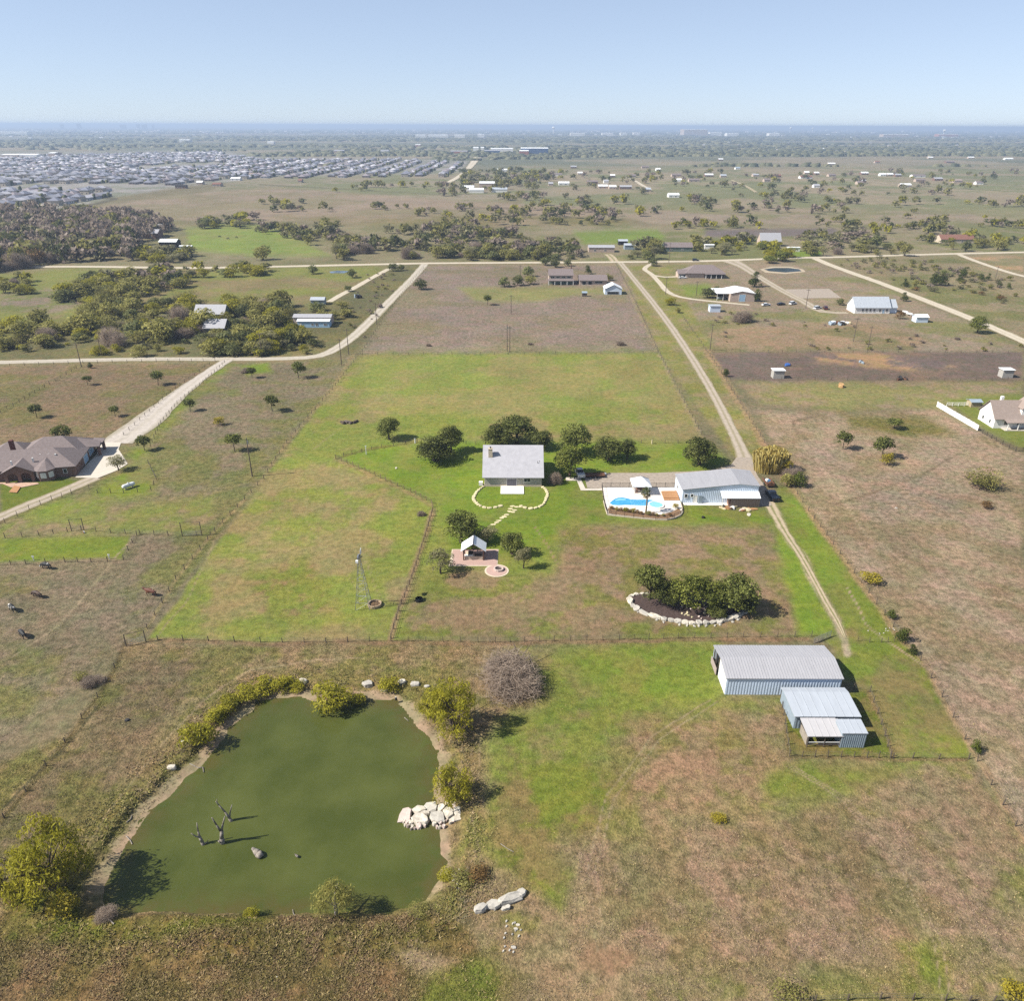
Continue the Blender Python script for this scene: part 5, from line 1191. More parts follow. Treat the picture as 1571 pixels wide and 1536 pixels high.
# ------------------------------------------------------------------ windmill, tank, gate frames
def windmill():
    X, Y = G(558, 931); h = hgt(552, 935, 852)
    r0 = root('windmill', 'slim steel lattice windmill tower above the round stone tank', 'windmill', (X, Y, 0))
    b, t = 1.35, .16; ht = h - 1.0
    cor = [(-1, -1), (1, -1), (1, 1), (-1, 1)]
    for a, c in cor: MB().tube((a * b, c * b, 0), (a * t, c * t, ht), .06, .045, 4).build('leg', STEEL, r0)
    for k in range(1, 7):
        z = ht * k / 7; w = b + (t - b) * k / 7; zz = ht * (k - 1) / 7; w2 = b + (t - b) * (k - 1) / 7
        g = MB(); d = MB()
        for (a, c), (e, f) in zip(cor, cor[1:] + cor[:1]):
            g.tube((a * w, c * w, z), (e * w, f * w, z), .03, .03, 4); d.tube((a * w2, c * w2, zz), (e * w, f * w, z), .018, .018, 4)
        g.build('girt', STEEL, r0); d.build('brace', STEEL, r0)
    hd = MB().box(-.25, -.7, ht - .1, .25, .5, ht + .45).tube((0, -.9, ht + .2), (0, 2.2, ht + .2), .04, .04, 6)
    hd.build('gearbox', STEEL, r0)
    hub = MB().tube((0, -.95, ht + .2), (0, -.75, ht + .2), .14, .14, 8).build('hub', STEEL, r0)
    for k in range(2):                                               # only a few vanes are left on the wheel
        a = k * .55 + .6; ca, sa = math.cos(a), math.sin(a)
        p = [(ca * .3 - sa * .08, -.84, ht + .2 + sa * .3 + ca * .08), (ca * .3 + sa * .08, -.8, ht + .2 + sa * .3 - ca * .08), (ca * 1.0 + sa * .17, -.78, ht + .2 + sa * 1.0 - ca * .17), (ca * 1.0 - sa * .17, -.88, ht + .2 + sa * 1.0 + ca * .17)]
        MB().hexa([(q[0], q[1], q[2]) for q in p] + [(q[0], q[1] - .02, q[2]) for q in p]).build('vane', STEEL, r0)
    MB().hexa([(-.02, 1.3, ht - .2), (.02, 1.3, ht - .2), (.02, 2.4, ht - .35), (-.02, 2.4, ht - .35), (-.02, 1.3, ht + .6), (.02, 1.3, ht + .6), (.02, 2.4, ht + .8), (-.02, 2.4, ht + .8)]).build('tail', WHITEROOF, r0)
    MB().box(-.62, -.5, ht - 1.0, -.15, -.1, ht - .5).build('platform', WHITEROOF, r0)
    MB().tube((.35, 0, 0), (.1, 0, ht - .6), .025, .025, 5).build('pump_rod', STEEL, r0)
windmill()
def ring_tank(x, y, ro, h, mat, inner, name, label, cat, wall=.22, tilt=0):
    X, Y = G(x, y); r0 = root(name, label, cat, (X, Y, 0)); n = 18; mb = MB(); V = []
    for rr, z in ((ro, 0), (ro, h), (ro - wall, h), (ro - wall, .12)):
        V += [(rr * math.cos(2 * math.pi * k / n), rr * math.sin(2 * math.pi * k / n), z) for k in range(n)]
    F = []
    for j in range(3): F += [(j * n + k, j * n + (k + 1) % n, (j + 1) * n + (k + 1) % n, (j + 1) * n + k) for k in range(n)]
    mb.add(V, F); mb.build('rim', mat, r0)
    MB().tube((0, 0, .05), (0, 0, h * .35), ro - wall - .004, ro - wall - .004, n).build('contents', inner, r0)
    return r0
ring_tank(575, 929, 1.35, .55, M('tan_concrete', (196, 170, 138), .9, .15, 3), M('dry_dirt', (120, 96, 70), .95, .2, 3), 'stock_tank', 'low round concrete stock tank at the foot of the windmill', 'tank')
ring_tank(643, 922, .75, .6, M('black_plastic', (34, 36, 38), .6, .1, 2), M('dark_water', (30, 40, 44), .1, .05, 1), 'water_trough', 'round black water trough on the lawn beside the pipe fence', 'trough', .08)
def gate_frame(x0, y0, x1, y1, h, label):
    a = Vector(G(x0, y0)); b = Vector(G(x1, y1)); d = b - a
    r0 = root('gate_frame', label, 'gate', (a.x, a.y, 0))
    for q in (Vector((0, 0)), d): MB().tube((q.x, q.y, -.2), (q.x, q.y, h), .09, .09, 6).build('post', POSTM, r0)
    MB().tube((0, 0, h - .08), (d.x, d.y, h - .08), .05, .05, 6).build('lintel', POSTM, r0)
    for k in range(4): MB().tube((0, 0, .3 + k * .3), (d.x, d.y, .3 + k * .3), .025, .025, 5).build('bar', STEEL, r0)
gate_frame(280, 823, 310, 822, 3.6, 'tall gate frame with a metal gate at the paddock corner by the long fence')
gate_frame(110, 815, 129, 813, 3.0, 'tall gate frame in the middle of the paddock fence')
gate_frame(194, 992, 224, 985, 2.6, 'rusty gate frame at the foot of the long fence')
def lower_gate():
    a = Vector(G(1248, 988)); b = Vector(G(1274, 977)); d = b - a
    r0 = root('metal_gate', 'metal mesh gate standing open above the barn', 'gate', (a.x, a.y, 0))
    for k in range(6): MB().tube((0, 0, .1 + k * .24), (d.x, d.y, .1 + k * .24), .03, .03, 5).build('bar', STEEL, r0)
    for k in range(5): q = d * (k / 4); MB().tube((q.x, q.y, 0), (q.x, q.y, 1.35), .03, .03, 5).build('upright', STEEL, r0)
lower_gate()

# ------------------------------------------------------------------ stones
STONE = M('white_limestone_rock', (240, 230, 212), .9, .1, 1.6, .45, 5, k=.70, rgb2=(186, 174, 154))
GREYST = M('grey_limestone_rock', (206, 198, 184), .9, .14, 2.0, .35, 5)
PINKST = M('pinkish_limestone_rock', (226, 204, 190), .9, .14, 2.5, .35, 5)
YELST = M('cream_edging_stone', (232, 216, 172), .9, .12, 3, .3, 6)
def rock_mesh(poly, h, seed=0, round_=.12):
    """weathered stone from an outline: base ring, shoulder ring, chamfered and tilted top"""
    rnd = random.Random(seed); poly = ccw(list(poly)); n = len(poly)
    cx = sum(p[0] for p in poly) / n; cy = sum(p[1] for p in poly) / n
    L_ = max(max(abs(p[0] - cx), abs(p[1] - cy)) for p in poly); tx, ty = rnd.uniform(-.3, .3) * h / L_, rnd.uniform(-.3, .3) * h / L_
    V = []
    for s, z in ((.97, -.25), (1.02, h * .55), (1 - round_, h)):
        for p in poly:
            j = L_ * .07; dx, dy = (p[0] - cx) * s, (p[1] - cy) * s
            V.append((cx + dx + rnd.uniform(-j, j), cy + dy + rnd.uniform(-j, j), z + ((dx * tx + dy * ty) + rnd.uniform(-.14, .14) * h if z > 0 else 0)))
    V.append((cx + rnd.uniform(-.2, .2) * L_, cy + rnd.uniform(-.2, .2) * L_, h * rnd.uniform(.92, 1.12)))
    F = []
    for j in range(2): F += [(j * n + k, j * n + (k + 1) % n, (j + 1) * n + (k + 1) % n, (j + 1) * n + k) for k in range(n)]
    F += [(2 * n + k, 2 * n + (k + 1) % n, 3 * n) for k in range(n)]
    mb = MB(); mb.add(V, F); return mb
def blob(rx, ry, seed, n=8):
    rnd = random.Random(seed); return [(rx * rnd.uniform(.72, 1.15) * math.cos(2 * math.pi * k / n), ry * rnd.uniform(.72, 1.15) * math.sin(2 * math.pi * k / n)) for k in range(n)]
def stone(parent, X, Y, L, Wd, h, rz, mat, seed, name='stone', z=0.):
    o = rock_mesh(blob(L / 2, Wd / 2, seed), h, seed).build(name, mat, parent, (X, Y, z), rz); return o
# the oval bed: mulch and its ring of big stones
def oval_bed():
    ring = [(966,918),(968,928),(980,938),(996,945),(1014,950),(1034,954),(1056,957),(1078,957),(1098,956),(1116,952),(1132,946),(1146,938),(1152,930)]
    back = [(1150,924),(1130,917),(1090,914),(1050,913),(1012,912),(985,912),(970,914)]
    c = Vector(G(1060, 932)); r0 = root('stone_ringed_bed', 'oval planting bed of dark mulch ringed with big white stones', 'planting bed', (c.x, c.y, 0))
    pts = [G(*p) for p in ring + back]
    MB().prism(ccw([(p[0] - c.x, p[1] - c.y) for p in pts]), -.1, .16).build('mulch', M('dark_mulch', (86, 70, 64), .98, .3, 2.5, .5, 8), r0)
    W_ = [Vector(G(*p)) - c for p in ring]
    for i, (a, b) in enumerate(zip(W_[:-1], W_[1:])):
        n = 2 if (b - a).length > 2.4 else 1
        for k in range(n):
            m = a.lerp(b, (k + .5) / n); d = b - a
            stone(r0, m.x, m.y, d.length / n * 1.25, .95 + .45 * random.random(), .34 + .22 * random.random(), math.atan2(d.y, d.x) + random.uniform(-.12, .12), [STONE, GREYST, GREYST][(i + k) % 3], i * 7 + k)
            if random.random() < .6: stone(r0, m.x + random.uniform(-.3, .3), m.y - .95, .6, .4, .22, random.uniform(0, 3), GREYST, i * 9 + k + 70)
    for i, p in enumerate([(985,912),(976,913),(969,915),(965,920),(993,912)]):
        q = Vector(G(*p)) - c; stone(r0, q.x, q.y, 1.3, .7, .35, .1, STONE, 300 + i)
    for i in range(34):
        q = Vector(G(random.uniform(1045, 1110), random.uniform(932, 951))) - c
        stone(r0, q.x, q.y, random.uniform(.3, .7), random.uniform(.25, .5), .3, random.uniform(0, 3), [PINKST, YELST][i % 2], 400 + i, z=.05)
oval_bed()
# stones edging the lawn before the house, and the stepping stones
def lawn_edge():
    L1 = [(743,746),(736,751),(730,757),(726,764),(728,769),(732,774),(739,778),(747,780),(756,780),(764,778),(772,776)]
    L2 = [(831,747),(837,751),(840,757),(839,763),(837,769),(833,775),(826,779),(818,781),(809,781),(802,778),(797,776)]
    for lst, lb in ((L1, 'curve of pale edging stones on the chimney side of the lawn'), (L2, 'curve of pale edging stones on the other side of the lawn')):
        c = Vector(G(*lst[5])); r0 = root('stone_edging', lb, 'stone edging', (c.x, c.y, 0)); Q = [Vector(G(*p)) - c for p in lst]; i = 0
        for a, b in zip(Q[:-1], Q[1:]):
            n = max(1, round((b - a).length / 1.15)); d = b - a
            for k in range(n):
                m = a.lerp(b, (k + .5) / n); stone(r0, m.x, m.y, d.length / n * .98, .75 + .3 * random.random(), .28, math.atan2(d.y, d.x), YELST, 500 + i); i += 1
    c = Vector(G(770, 795)); r0 = root('stepping_stones', 'line of pale stepping stones leading from the lawn to the pavilion', 'stepping stones', (c.x, c.y, 0))
    path = [(786,777),(793,778),(784,781),(790,783),(782,785),(787,786),(777,790),(774,793),(770,795),(766,799),(762,802),(757,805),(800,778)]
    for i, p in enumerate(path): q = Vector(G(*p)) - c; stone(r0, q.x, q.y, 1.35, .8, .1, random.uniform(-.4, .3), YELST, 600 + i)
lawn_edge()
# jetty of slabs in the pond: outlines measured on the photograph
def jetty():
    S = .0891
    def q(a, b, z): return G(590 + a * S, 1210 + b * S, z)
    big = [([(215,540),(250,430),(310,345),(410,325),(465,360),(450,470),(430,540),(330,560)], .55, PINKST), ([(455,360),(560,295),(670,295),(715,345),(650,375),(560,410),(500,395)], .5, STONE),
        ([(670,280),(720,240),(880,240),(905,310),(880,360),(780,375),(715,345)], .5, GREYST), ([(455,490),(520,425),(620,415),(740,470),(745,560),(690,590),(560,585),(480,545)], .75, STONE),
        ([(620,400),(700,370),(770,375),(770,430),(720,440),(660,430)], .45, STONE), ([(790,400),(960,375),(1020,420),(1040,530),(930,560),(820,540),(775,480)], .7, GREYST), ([(905,320),(930,270),(1020,270),(1040,310),(990,365),(920,375)], .5, STONE),
        ([(1010,350),(1060,300),(1150,310),(1180,370),(1180,440),(1090,520),(1030,470)], .6, STONE), ([(1190,330),(1350,300),(1340,400),(1375,470),(1230,455),(1185,400)], .6, STONE), ([(1120,500),(1200,460),(1340,470),(1320,530),(1210,550),(1110,545)], .5, STONE),
        ([(1130,300),(1200,215),(1330,220),(1335,295),(1200,320)], .4, PINKST), ([(1050,290),(1040,230),(1110,210),(1180,230),(1130,290)], .35, PINKST)]
    X, Y = q(800, 470, -.5); r0 = root('stone_jetty', 'jetty of big pale stone slabs reaching into the pond', 'jetty', (X, Y, WATER_Z))
    for i, (poly, h, mt) in enumerate(big):
        pts = [q(a, b, WATER_Z + h) for a, b in poly]; rock_mesh([(p[0] - X, p[1] - Y) for p in pts], h, i, .08).build('slab', mt, r0)
    sm = [(335,575,30),(400,590,45),(455,600,40),(400,650,25),(480,660,30),(590,650,55),(545,610,25),(690,650,25),(860,610,45),(960,600,35),(1020,580,25),(900,670,25),(950,675,30),(1020,660,35),(1130,600,30),(1180,570,30),(830,560,25),(750,560,25),(310,560,20),(520,690,18),(350,640,18),(450,700,16),(640,620,22),(1060,560,20)]
    for i, (a, b, s) in enumerate(sm):
        p = q(a, b, WATER_Z + .2); stone(r0, p[0] - X, p[1] - Y, s * S * .0905 * 2.1, s * S * .0905 * 1.9, .32 + s * .004, random.uniform(0, 3), [STONE, PINKST][i % 2], 700 + i, 'small_stone')
jetty()
def loose(name, label, cat, items, mat, group=None):
    c = G(*items[0][:2]); z = gz(*c); r0 = root(name, label, cat, (c[0], c[1], z), group=group)
    for i, (x, y, l, w, h, rz) in enumerate(items):
        p = G(x, y); s = mpp(x, y); stone(r0, p[0] - c[0], p[1] - c[1], l * s, w * s, h, rz, mat[i % len(mat)] if isinstance(mat, list) else mat, 800 + i + len(label), z=gz(*p) - z)
loose('stone_slabs', 'row of fallen pale stone slabs in the grass below the pond', 'slabs', [(737,1397,26,16,.6,.35), (757,1391,28,15,.55,.3), (783,1382,52,18,.7,.42), (776,1395,14,9,.4,.2), (798,1374,22,14,.5,.5)], GREYST)
for i, (x, y, w, lb) in enumerate([(263, 1177, 18, 'large white boulder on the pond bank'), (280, 1138, 10, 'grey boulder under the dense bush on the pond bank'), (465, 1045, 18, 'white rock behind the pond beside the hedge'), (565, 1049, 22, 'flat pale rock behind the pond'),
        (616, 1047, 18, 'pale rock at the foot of the far pond bank near the small bush'), (637, 1051, 20, 'pale rock nearest the leaning willow'), (590, 1056, 14, 'buried pale rock behind the pond bushes'), (412, 1046, 12, 'small pale rock at the top of the bank hedge'), (348, 1075, 8, 'small rock half hidden in the bank hedge'), (655, 1054, 12, 'small rock next to the leaning willow roots'),
        (428, 1075, 5, 'white pebble on the mud behind the pond'), (791, 1426, 9, 'small grey rock above the scattered stones below the pond'), (425, 1500, 4, 'white stone in the near grass'), (1375, 780, 6, 'pale stone in the dry pasture'), (795, 1420, 9, 'grey rock of the scatter below the slabs'), (789, 1455, 10, 'lowest grey rock of the scatter below the slabs')]):
    loose('boulder', lb, 'boulder', [(x, y, w * .8, w * .5, w * mpp(x, y) * .22, random.uniform(-.3, .3))], STONE if i % 2 == 0 else GREYST)
loose('stone_scatter', 'scatter of small stones in the grass below the slabs', 'stones', [(780 + random.uniform(-8, 22), 1400 + random.uniform(0, 62), 4, 3, .15, 1) for k in range(16)], GREYST)
loose('rubble_patch', 'patch of small white rubble near the pond outlet', 'rubble', [(702 + random.gauss(0, 5), 1345 + random.gauss(0, 8), 4, 3, .15, 1) for k in range(16)], STONE)
loose('gravel_spill', 'spill of pale rubble beside the lower gate', 'rubble', [(1355 + random.gauss(0, 12), 968 + random.gauss(0, 4), 2.5, 2, .08, 1) for k in range(10)], GREYST)

# ------------------------------------------------------------------ snags in the pond
def snag(x, y, segs, label, r=.22):
    """dead trunk: segs are ((photo x, y) chains) drawn at the trunk's own distance"""
    X, Y = G(x, y, WATER_Z); r0 = root('dead_snag', label, 'snag', (X, Y, WATER_Z))
    def lift(px, py, dy): 
        d = ray(px, py); t = (Y + dy) / d[1]; return Vector((d[0] * t - X, dy, CAMH + d[2] * t - WATER_Z))
    for name, chain, ra, rb in segs:
        pts = [lift(a, b, dy) for a, b, dy in chain]; n = len(pts) - 1; mb = MB()
        pts[0].z = min(pts[0].z, pts[0].z) 
        for k in range(n): mb.tube(pts[k], pts[k + 1], ra + (rb - ra) * k / n, ra + (rb - ra) * (k + 1) / n, 7)
        mb.build(name, PALEBARK, r0, smooth=True)
snag(313, 1296, [('trunk', [(313, 1299, 0), (310, 1292, 0), (306, 1284, .1)], .26, .18), ('limb', [(306, 1284, .1), (304, 1276, .1), (302, 1263, .2)], .15, .06), ('limb', [(306, 1285, .1), (301, 1284, -.2), (293, 1279, -.4)], .13, .05), ('limb', [(313, 1296, 0), (318, 1292, .1), (320, 1289, .1)], .1, .04)], 'dark forked snag nearest the pond bank')
snag(341, 1294, [('trunk', [(342, 1297, 0), (340, 1286, 0), (340, 1275, .1)], .34, .22), ('limb', [(340, 1276, .1), (342, 1265, .1), (345, 1253, .2)], .17, .07), ('limb', [(338, 1275, .1), (332, 1266, -.2), (325, 1255, -.4)], .16, .07), ('stub', [(341, 1294, 0), (335, 1291, -.3)], .2, .1)], 'thickest pale snag with two raised limbs')
snag(354, 1260, [('trunk', [(356, 1262, 0), (352, 1256, 0)], .26, .2), ('limb', [(353, 1257, 0), (345, 1246, -.1), (336, 1236, -.3), (331, 1230, -.4)], .17, .05), ('limb', [(352, 1255, .1), (353, 1246, .2), (356, 1235, .2)], .15, .05), ('limb', [(333, 1232, -.3), (333, 1226, -.3)], .06, .03)], 'farther snag leaning away with long crossed limbs')
def stump(x, y, s, label):
    X, Y = G(x, y, WATER_Z); r0 = root('floating_stump', label, 'stump', (X, Y, WATER_Z))
    mb = MB(); mb.tube((-s * .5, s * .45, .18), (0, 0, .3), s * .22, s * .36, 9).tube((0, 0, .3), (s * .35, -s * .25, .2), s * .36, s * .28, 9).tube((-s * .75, s * .6, .3), (-s * .45, s * .4, .25), s * .12, s * .22, 8); mb.build('log', PALEBARK, r0, smooth=True)
stump(397, 1313, 1.4, 'pale waterlogged stump floating in the pond')
stump(456, 1316, .45, 'small pale stub poking out of the pond')

# ------------------------------------------------------------------ pavilion, patio, fire pit
PAVER = M('pink_paver', (206, 172, 158), .9, .1, 2.5)
PEDGE = M('cream_paver_edge', (232, 214, 186), .9, .08, 2)
def brick_patio():
    a = G(696, 844); r0 = root('brick_patio', 'pink brick patio with a round fire pit circle', 'patio', (a[0], a[1], 0))
    main = [(695, 844), (763.5, 844), (762, 868), (690, 868)]
    c = Vector(G(762, 876)); 
    def poly(px, z0, z1, nm, mt, off=0):
        pts = ccw([G(*p) for p in px]); MB().prism([(p[0] - a[0], p[1] - a[1]) for p in pts], z0, z1).build(nm, mt, r0)
    poly([(693.5, 843.2), (764.8, 843.2), (763, 869), (688.5, 869)], -.05, .06, 'border', PEDGE)
    circ = lambda R, z0, z1, nm, mt: MB().prism([(c.x - a[0] + R * math.cos(2 * math.pi * k / 22), c.y - a[1] + R * math.sin(2 * math.pi * k / 22)) for k in range(22)], z0, z1).build(nm, mt, r0)
    circ(2.55, -.05, .07, 'circle_border', PEDGE); circ(2.2, -.04, .10, 'circle_paving', PAVER)
    # rows of pavers, each course its own piece
    P0 = Vector(G(690, 868)); P1 = Vector(G(762, 868)); Q0 = Vector(G(695, 844)); n = 14
    P1b = Vector(G(763.5, 844))
    for k in range(n):
        t0, t1 = k / n, (k + 1) / n; A, B, C_, D_ = P0.lerp(Q0, t0), P1.lerp(P1b, t0), P1.lerp(P1b, t1), P0.lerp(Q0, t1)
        g = Vector((0, .02)); MB().prism([((p + s).x - a[0], (p + s).y - a[1]) for p, s in ((A, g), (B, g), (C_, -g), (D_, -g))], 0, .09 + (k % 2) * .006).build('paver_course', PAVER, r0)
    poly([(690, 866), (692, 851), (696, 851), (694, 866)], 0, .16, 'bench_stones', PEDGE)
    return c
pit = brick_patio()
r0 = root('fire_pit', 'round stone fire pit in the patio circle', 'fire pit', (pit.x + .4, pit.y + .3, .1))
for k in range(12):
    a0 = 2 * math.pi * k / 12; MB().prism([(math.cos(a0 + d) * rr, math.sin(a0 + d) * rr) for d, rr in ((.02, .78), (.02, 1.05), (.5, 1.05), (.5, .78))][::-1] if False else ccw([(math.cos(a0 + d) * rr, math.sin(a0 + d) * rr) for d, rr in ((.02, .78), (.02, 1.05), (.5, 1.05), (.5, .78))]), 0, .42).build('block', PINKST, r0)
MB().tube((0, 0, .0), (0, 0, .12), .76, .76, 14).build('ash', M('grey_ash', (92, 82, 78), .95, .3, 4), r0)
def pavilion():
    x0, y0 = G(711.5, 860); x1, _ = G(742, 860); w = x1 - x0; d = 2.7
    r0 = root('pavilion', 'open pavilion with a white gabled roof on the brick patio', 'pavilion', (x0, y0, .1))
    for a in (0, w):
        for b in (0, d): MB().box(a - .12, b - .12, 0, a + .12, b + .12, 2.7).build('post', M('brown_post', (112, 84, 70), .9), r0)
    zt, rise, o = 2.75, 1.6, .55
    MB().slab([(w / 2, -o, zt + rise), (w / 2, d + o, zt + rise), (-o, d + o, zt - .3), (-o, -o, zt - .3)], .12).slab([(w / 2, -o, zt + rise), (w + o, -o, zt - .3), (w + o, d + o, zt - .3), (w / 2, d + o, zt + rise)], .12).build('roof', WHITEROOF, r0)
    MB().box(w / 2 - .12, -o - .03, zt + rise - .06, w / 2 + .12, d + o + .03, zt + rise + .06).build('ridge_cap', M('dark_ridge_metal', (72, 76, 84), .5), r0)
    for b in (0, d): MB().box(-.1, b - .1, zt - .25, w + .1, b + .1, zt - .02).build('beam', _mats['brown_post'], r0)
    MB().box(w / 2 - .1, -.08, zt, w / 2 + .1, .08, zt + rise - .2).build('king_post', _mats['brown_post'], r0)
    st = MB(); st.box(.2, .1, 0, w - .2, .75, .85); st.build('counter', LIME, r0)
    MB().box(.15, .05, .85, w * .48, .85, .93).build('counter_top', TRIM, r0)
    MB().box(.35, 1.0, 0, .95, d - .3, .8).build('side_counter', PEDGE, r0)
    MB().box(w * .56, .2, .85, w * .9, .8, 1.15).build('grill', IRON, r0)
    MB().box(.9, .9, 0, 1.9, 2.2, 1.1).build('smoker', IRON, r0)
pavilion()

# ------------------------------------------------------------------ pool
PATIO = M('cream_pool_deck', (250, 238, 224), .85, .05, .7, k=.68)
def pool_area():
    S = .0955
    def q(a, b): return (910 + a * S, 720 + b * S)
    deck = [(140,300),(1300,300),(1410,560),(1432,640),(1435,700),(1400,750),(1300,795),(1190,820),(1000,815),(800,798),(500,768),(230,738),(200,640),(170,520)]
    c = G(*q(700, 560)); r0 = root('pool', 'freeform blue swimming pool set in a cream deck beside the workshop', 'swimming pool', (c[0], c[1], 0))
    rel = lambda L: ccw([(G(*q(a, b))[0] - c[0], G(*q(a, b))[1] - c[1]) for a, b in L])
    D = rel(deck); MB().prism(D, -.1, .14).build('deck', PATIO, r0)
    m = Vector((0, 0)); 
    for p in D: m += Vector(p) / len(D)
    for i in range(len(D)):
        a, b = Vector(D[i]), Vector(D[(i + 1) % len(D)]); d = (b - a); n = max(1, round(d.length / 2.2))
        if (a.y + b.y) / 2 > m.y + 5: continue
        for k in range(n):
            p, s = a.lerp(b, k / n + .004), a.lerp(b, (k + 1) / n - .004); u = d.normalized(); nn = Vector((u.y, -u.x)) * .14
            MB().prism(ccw([(p - nn).to_tuple(), (p + nn).to_tuple(), (s + nn).to_tuple(), (s - nn).to_tuple()]), -.1, .34).build('kerb_stone', LIME, r0)
    pool = [(262,552),(300,518),(350,482),(400,466),(470,462),(535,474),(600,490),(700,498),(830,496),(930,502),(1000,512),(1022,540),(1000,572),(900,596),(780,598),(660,590),(520,586),(400,592),(310,584)]
    cop = [(a + (a - 640) * .03 , b + (b - 530) * .22) for a, b in pool]
    MB().prism(rel(cop), .142, .17).build('coping', WHITECONC, r0)
    wm = M('pool_water', (92, 186, 226), .06, .1, .5, spec=.5, rgb2=(60, 160, 212), k=.62)
    MB().prism(rel(pool), .172, .182).build('water', wm, r0)
    MB().prism(rel([(352,500),(420,486),(520,486),(520,508),(430,508),(360,520)]), .184, .187).build('shallow_shelf', M('pale_pool_step', (150, 216, 236), .1, .05, .5, k=.62), r0)
    sp = G(*q(1010, 590)); n = 20
    ring = MB(); V = []
    for rr, z in ((2.0, .17), (2.0, .42), (1.68, .42), (1.68, .2)): V += [(sp[0] - c[0] + rr * 1.0 * math.cos(2 * math.pi * k / n), sp[1] - c[1] + rr * math.sin(2 * math.pi * k / n), z) for k in range(n)]
    F = []
    for j in range(3): F += [(j * n + k, j * n + (k + 1) % n, (j + 1) * n + (k + 1) % n, (j + 1) * n + k) for k in range(n)]
    ring.add(V, F).build('spa_wall', WHITECONC, r0)
    MB().tube((sp[0] - c[0], sp[1] - c[1], .186), (sp[0] - c[0], sp[1] - c[1], .33), 1.675, 1.675, 20).build('spa_water', _mats['pale_pool_step'], r0)
    bed = [(235,640),(300,620),(420,650),(560,668),(700,690),(820,712),(960,728),(1100,738),(1250,700),(1380,640),(1412,690),(1380,745),(1280,785),(1180,805),(1000,800),(800,782),(500,752),(250,722)]
    MB().prism(rel(bed), .142, .2).build('planting_soil', M('brown_bed_soil', (150, 118, 88), .95, .25, 2), r0)
    # deck boards of the timber platform
    w0 = [G(*q(*p)) for p in ((1140, 512), (1388, 512), (1335, 372), (1092, 376))]
    tr = root('timber_platform', 'orange brown timber platform against the workshop wall', 'platform', (w0[0][0], w0[0][1], .14))
    A, B, C_, D_ = [Vector(p) - Vector(w0[0]) for p in w0]
    for k in range(16):
        t0, t1 = (k + .04) / 16, (k + .96) / 16
        MB().prism(ccw([tuple(A.lerp(D_, t0)), tuple(B.lerp(C_, t0)), tuple(B.lerp(C_, t1)), tuple(A.lerp(D_, t1))]), 0, .35 if k > 2 else .2).build('plank', DECK, tr)
    # gazebo
    g = G(*q(700, 420)); gx0 = g[0] - .6; gy0 = g[1]; w, d, h = 3.4, 3.6, 2.6
    gz_ = root('gazebo', 'small gazebo with a white pyramid roof by the pool', 'gazebo', (gx0, gy0, .14))
    for a in (0, w):
        for b in (0, d): MB().box(a - .1, b - .1, 0, a + .1, b + .1, h).build('post', TRIM, gz_)
    e = .7; pts = [(-e, -e, h), (w + e, -e, h), (w + e, d + e, h), (-e, d + e, h)]
    MB().add(pts + [(w / 2, d / 2, h + 1.75)] + [(p[0], p[1], h - .14) for p in pts], [(0, 1, 4), (1, 2, 4), (2, 3, 4), (3, 0, 4), (5, 6, 1, 0), (6, 7, 2, 1), (7, 8, 3, 2), (8, 5, 0, 3), (8, 7, 6, 5)]).build('roof', WHITEROOF, gz_)
    for p in pts: MB().tube((p[0], p[1], h + .02), (w / 2, d / 2, h + 1.78), .05, .05, 5).build('hip_cap', GALV, gz_)
    MB().box(.3, d - .9, 0, w - .3, d - .3, 1.05).build('bar_counter', BRICK, gz_)
    MB().box(.2, 1.0, 0, .9, 2.4, .95).build('fireplace', BRICK, gz_)
    # iron fence
    def iron(px, label):
        P = [Vector(G(*q(*p))) for p in px]; f0 = root('iron_fence', label, 'fence', (P[0].x, P[0].y, .1)); pk = MB(); prev = None
        for a, b in zip(P[:-1], P[1:]):
            n = max(2, int((b - a).length / .16)); a_ = a - P[0]; b_ = b - P[0]
            for k in range(n):
                p = a_.lerp(b_, k / n); pk.tube((p.x, p.y, 0), (p.x, p.y, 1.3), .014, .014, 4, cap=False)
            for z in (.12, 1.22): MB().tube((a_.x, a_.y, z), (b_.x, b_.y, z), .025, .025, 4).build('rail', IRON, f0)
            m_ = max(1, round((b - a).length / 2.4))
            for k in range(m_ + 1): p = a_.lerp(b_, k / m_); MB().tube((p.x, p.y, 0), (p.x, p.y, 1.38), .045, .045, 5).build('post', IRON, f0)
        o = pk.build('pickets', IRON, f0); o['kind'] = 'stuff'
    iron([(140, 296), (1300, 296)], 'dark iron fence between the pool deck and the gravel yard')
    iron([(140, 296), (170, 520), (196, 640), (230, 735)], 'dark iron fence at the house end of the pool deck')
    iron([(1414, 575), (1436, 640), (1438, 700), (1400, 752), (1300, 797), (1190, 822)], 'dark iron fence curving round the pool corner by the workshop')
    iron([(230, 738), (500, 770), (800, 800), (1000, 817), (1190, 822)], 'dark iron fence behind the pool planting bed')
    # planting in the bed
    kinds = ['rust', 'yellow_bush', 'rust', 'willow_bush', 'rust', 'yellow_bush', 'rust', 'rust', 'scrub', 'rust', 'yellow_bush', 'scrub', 'rust', 'yellow_bush']
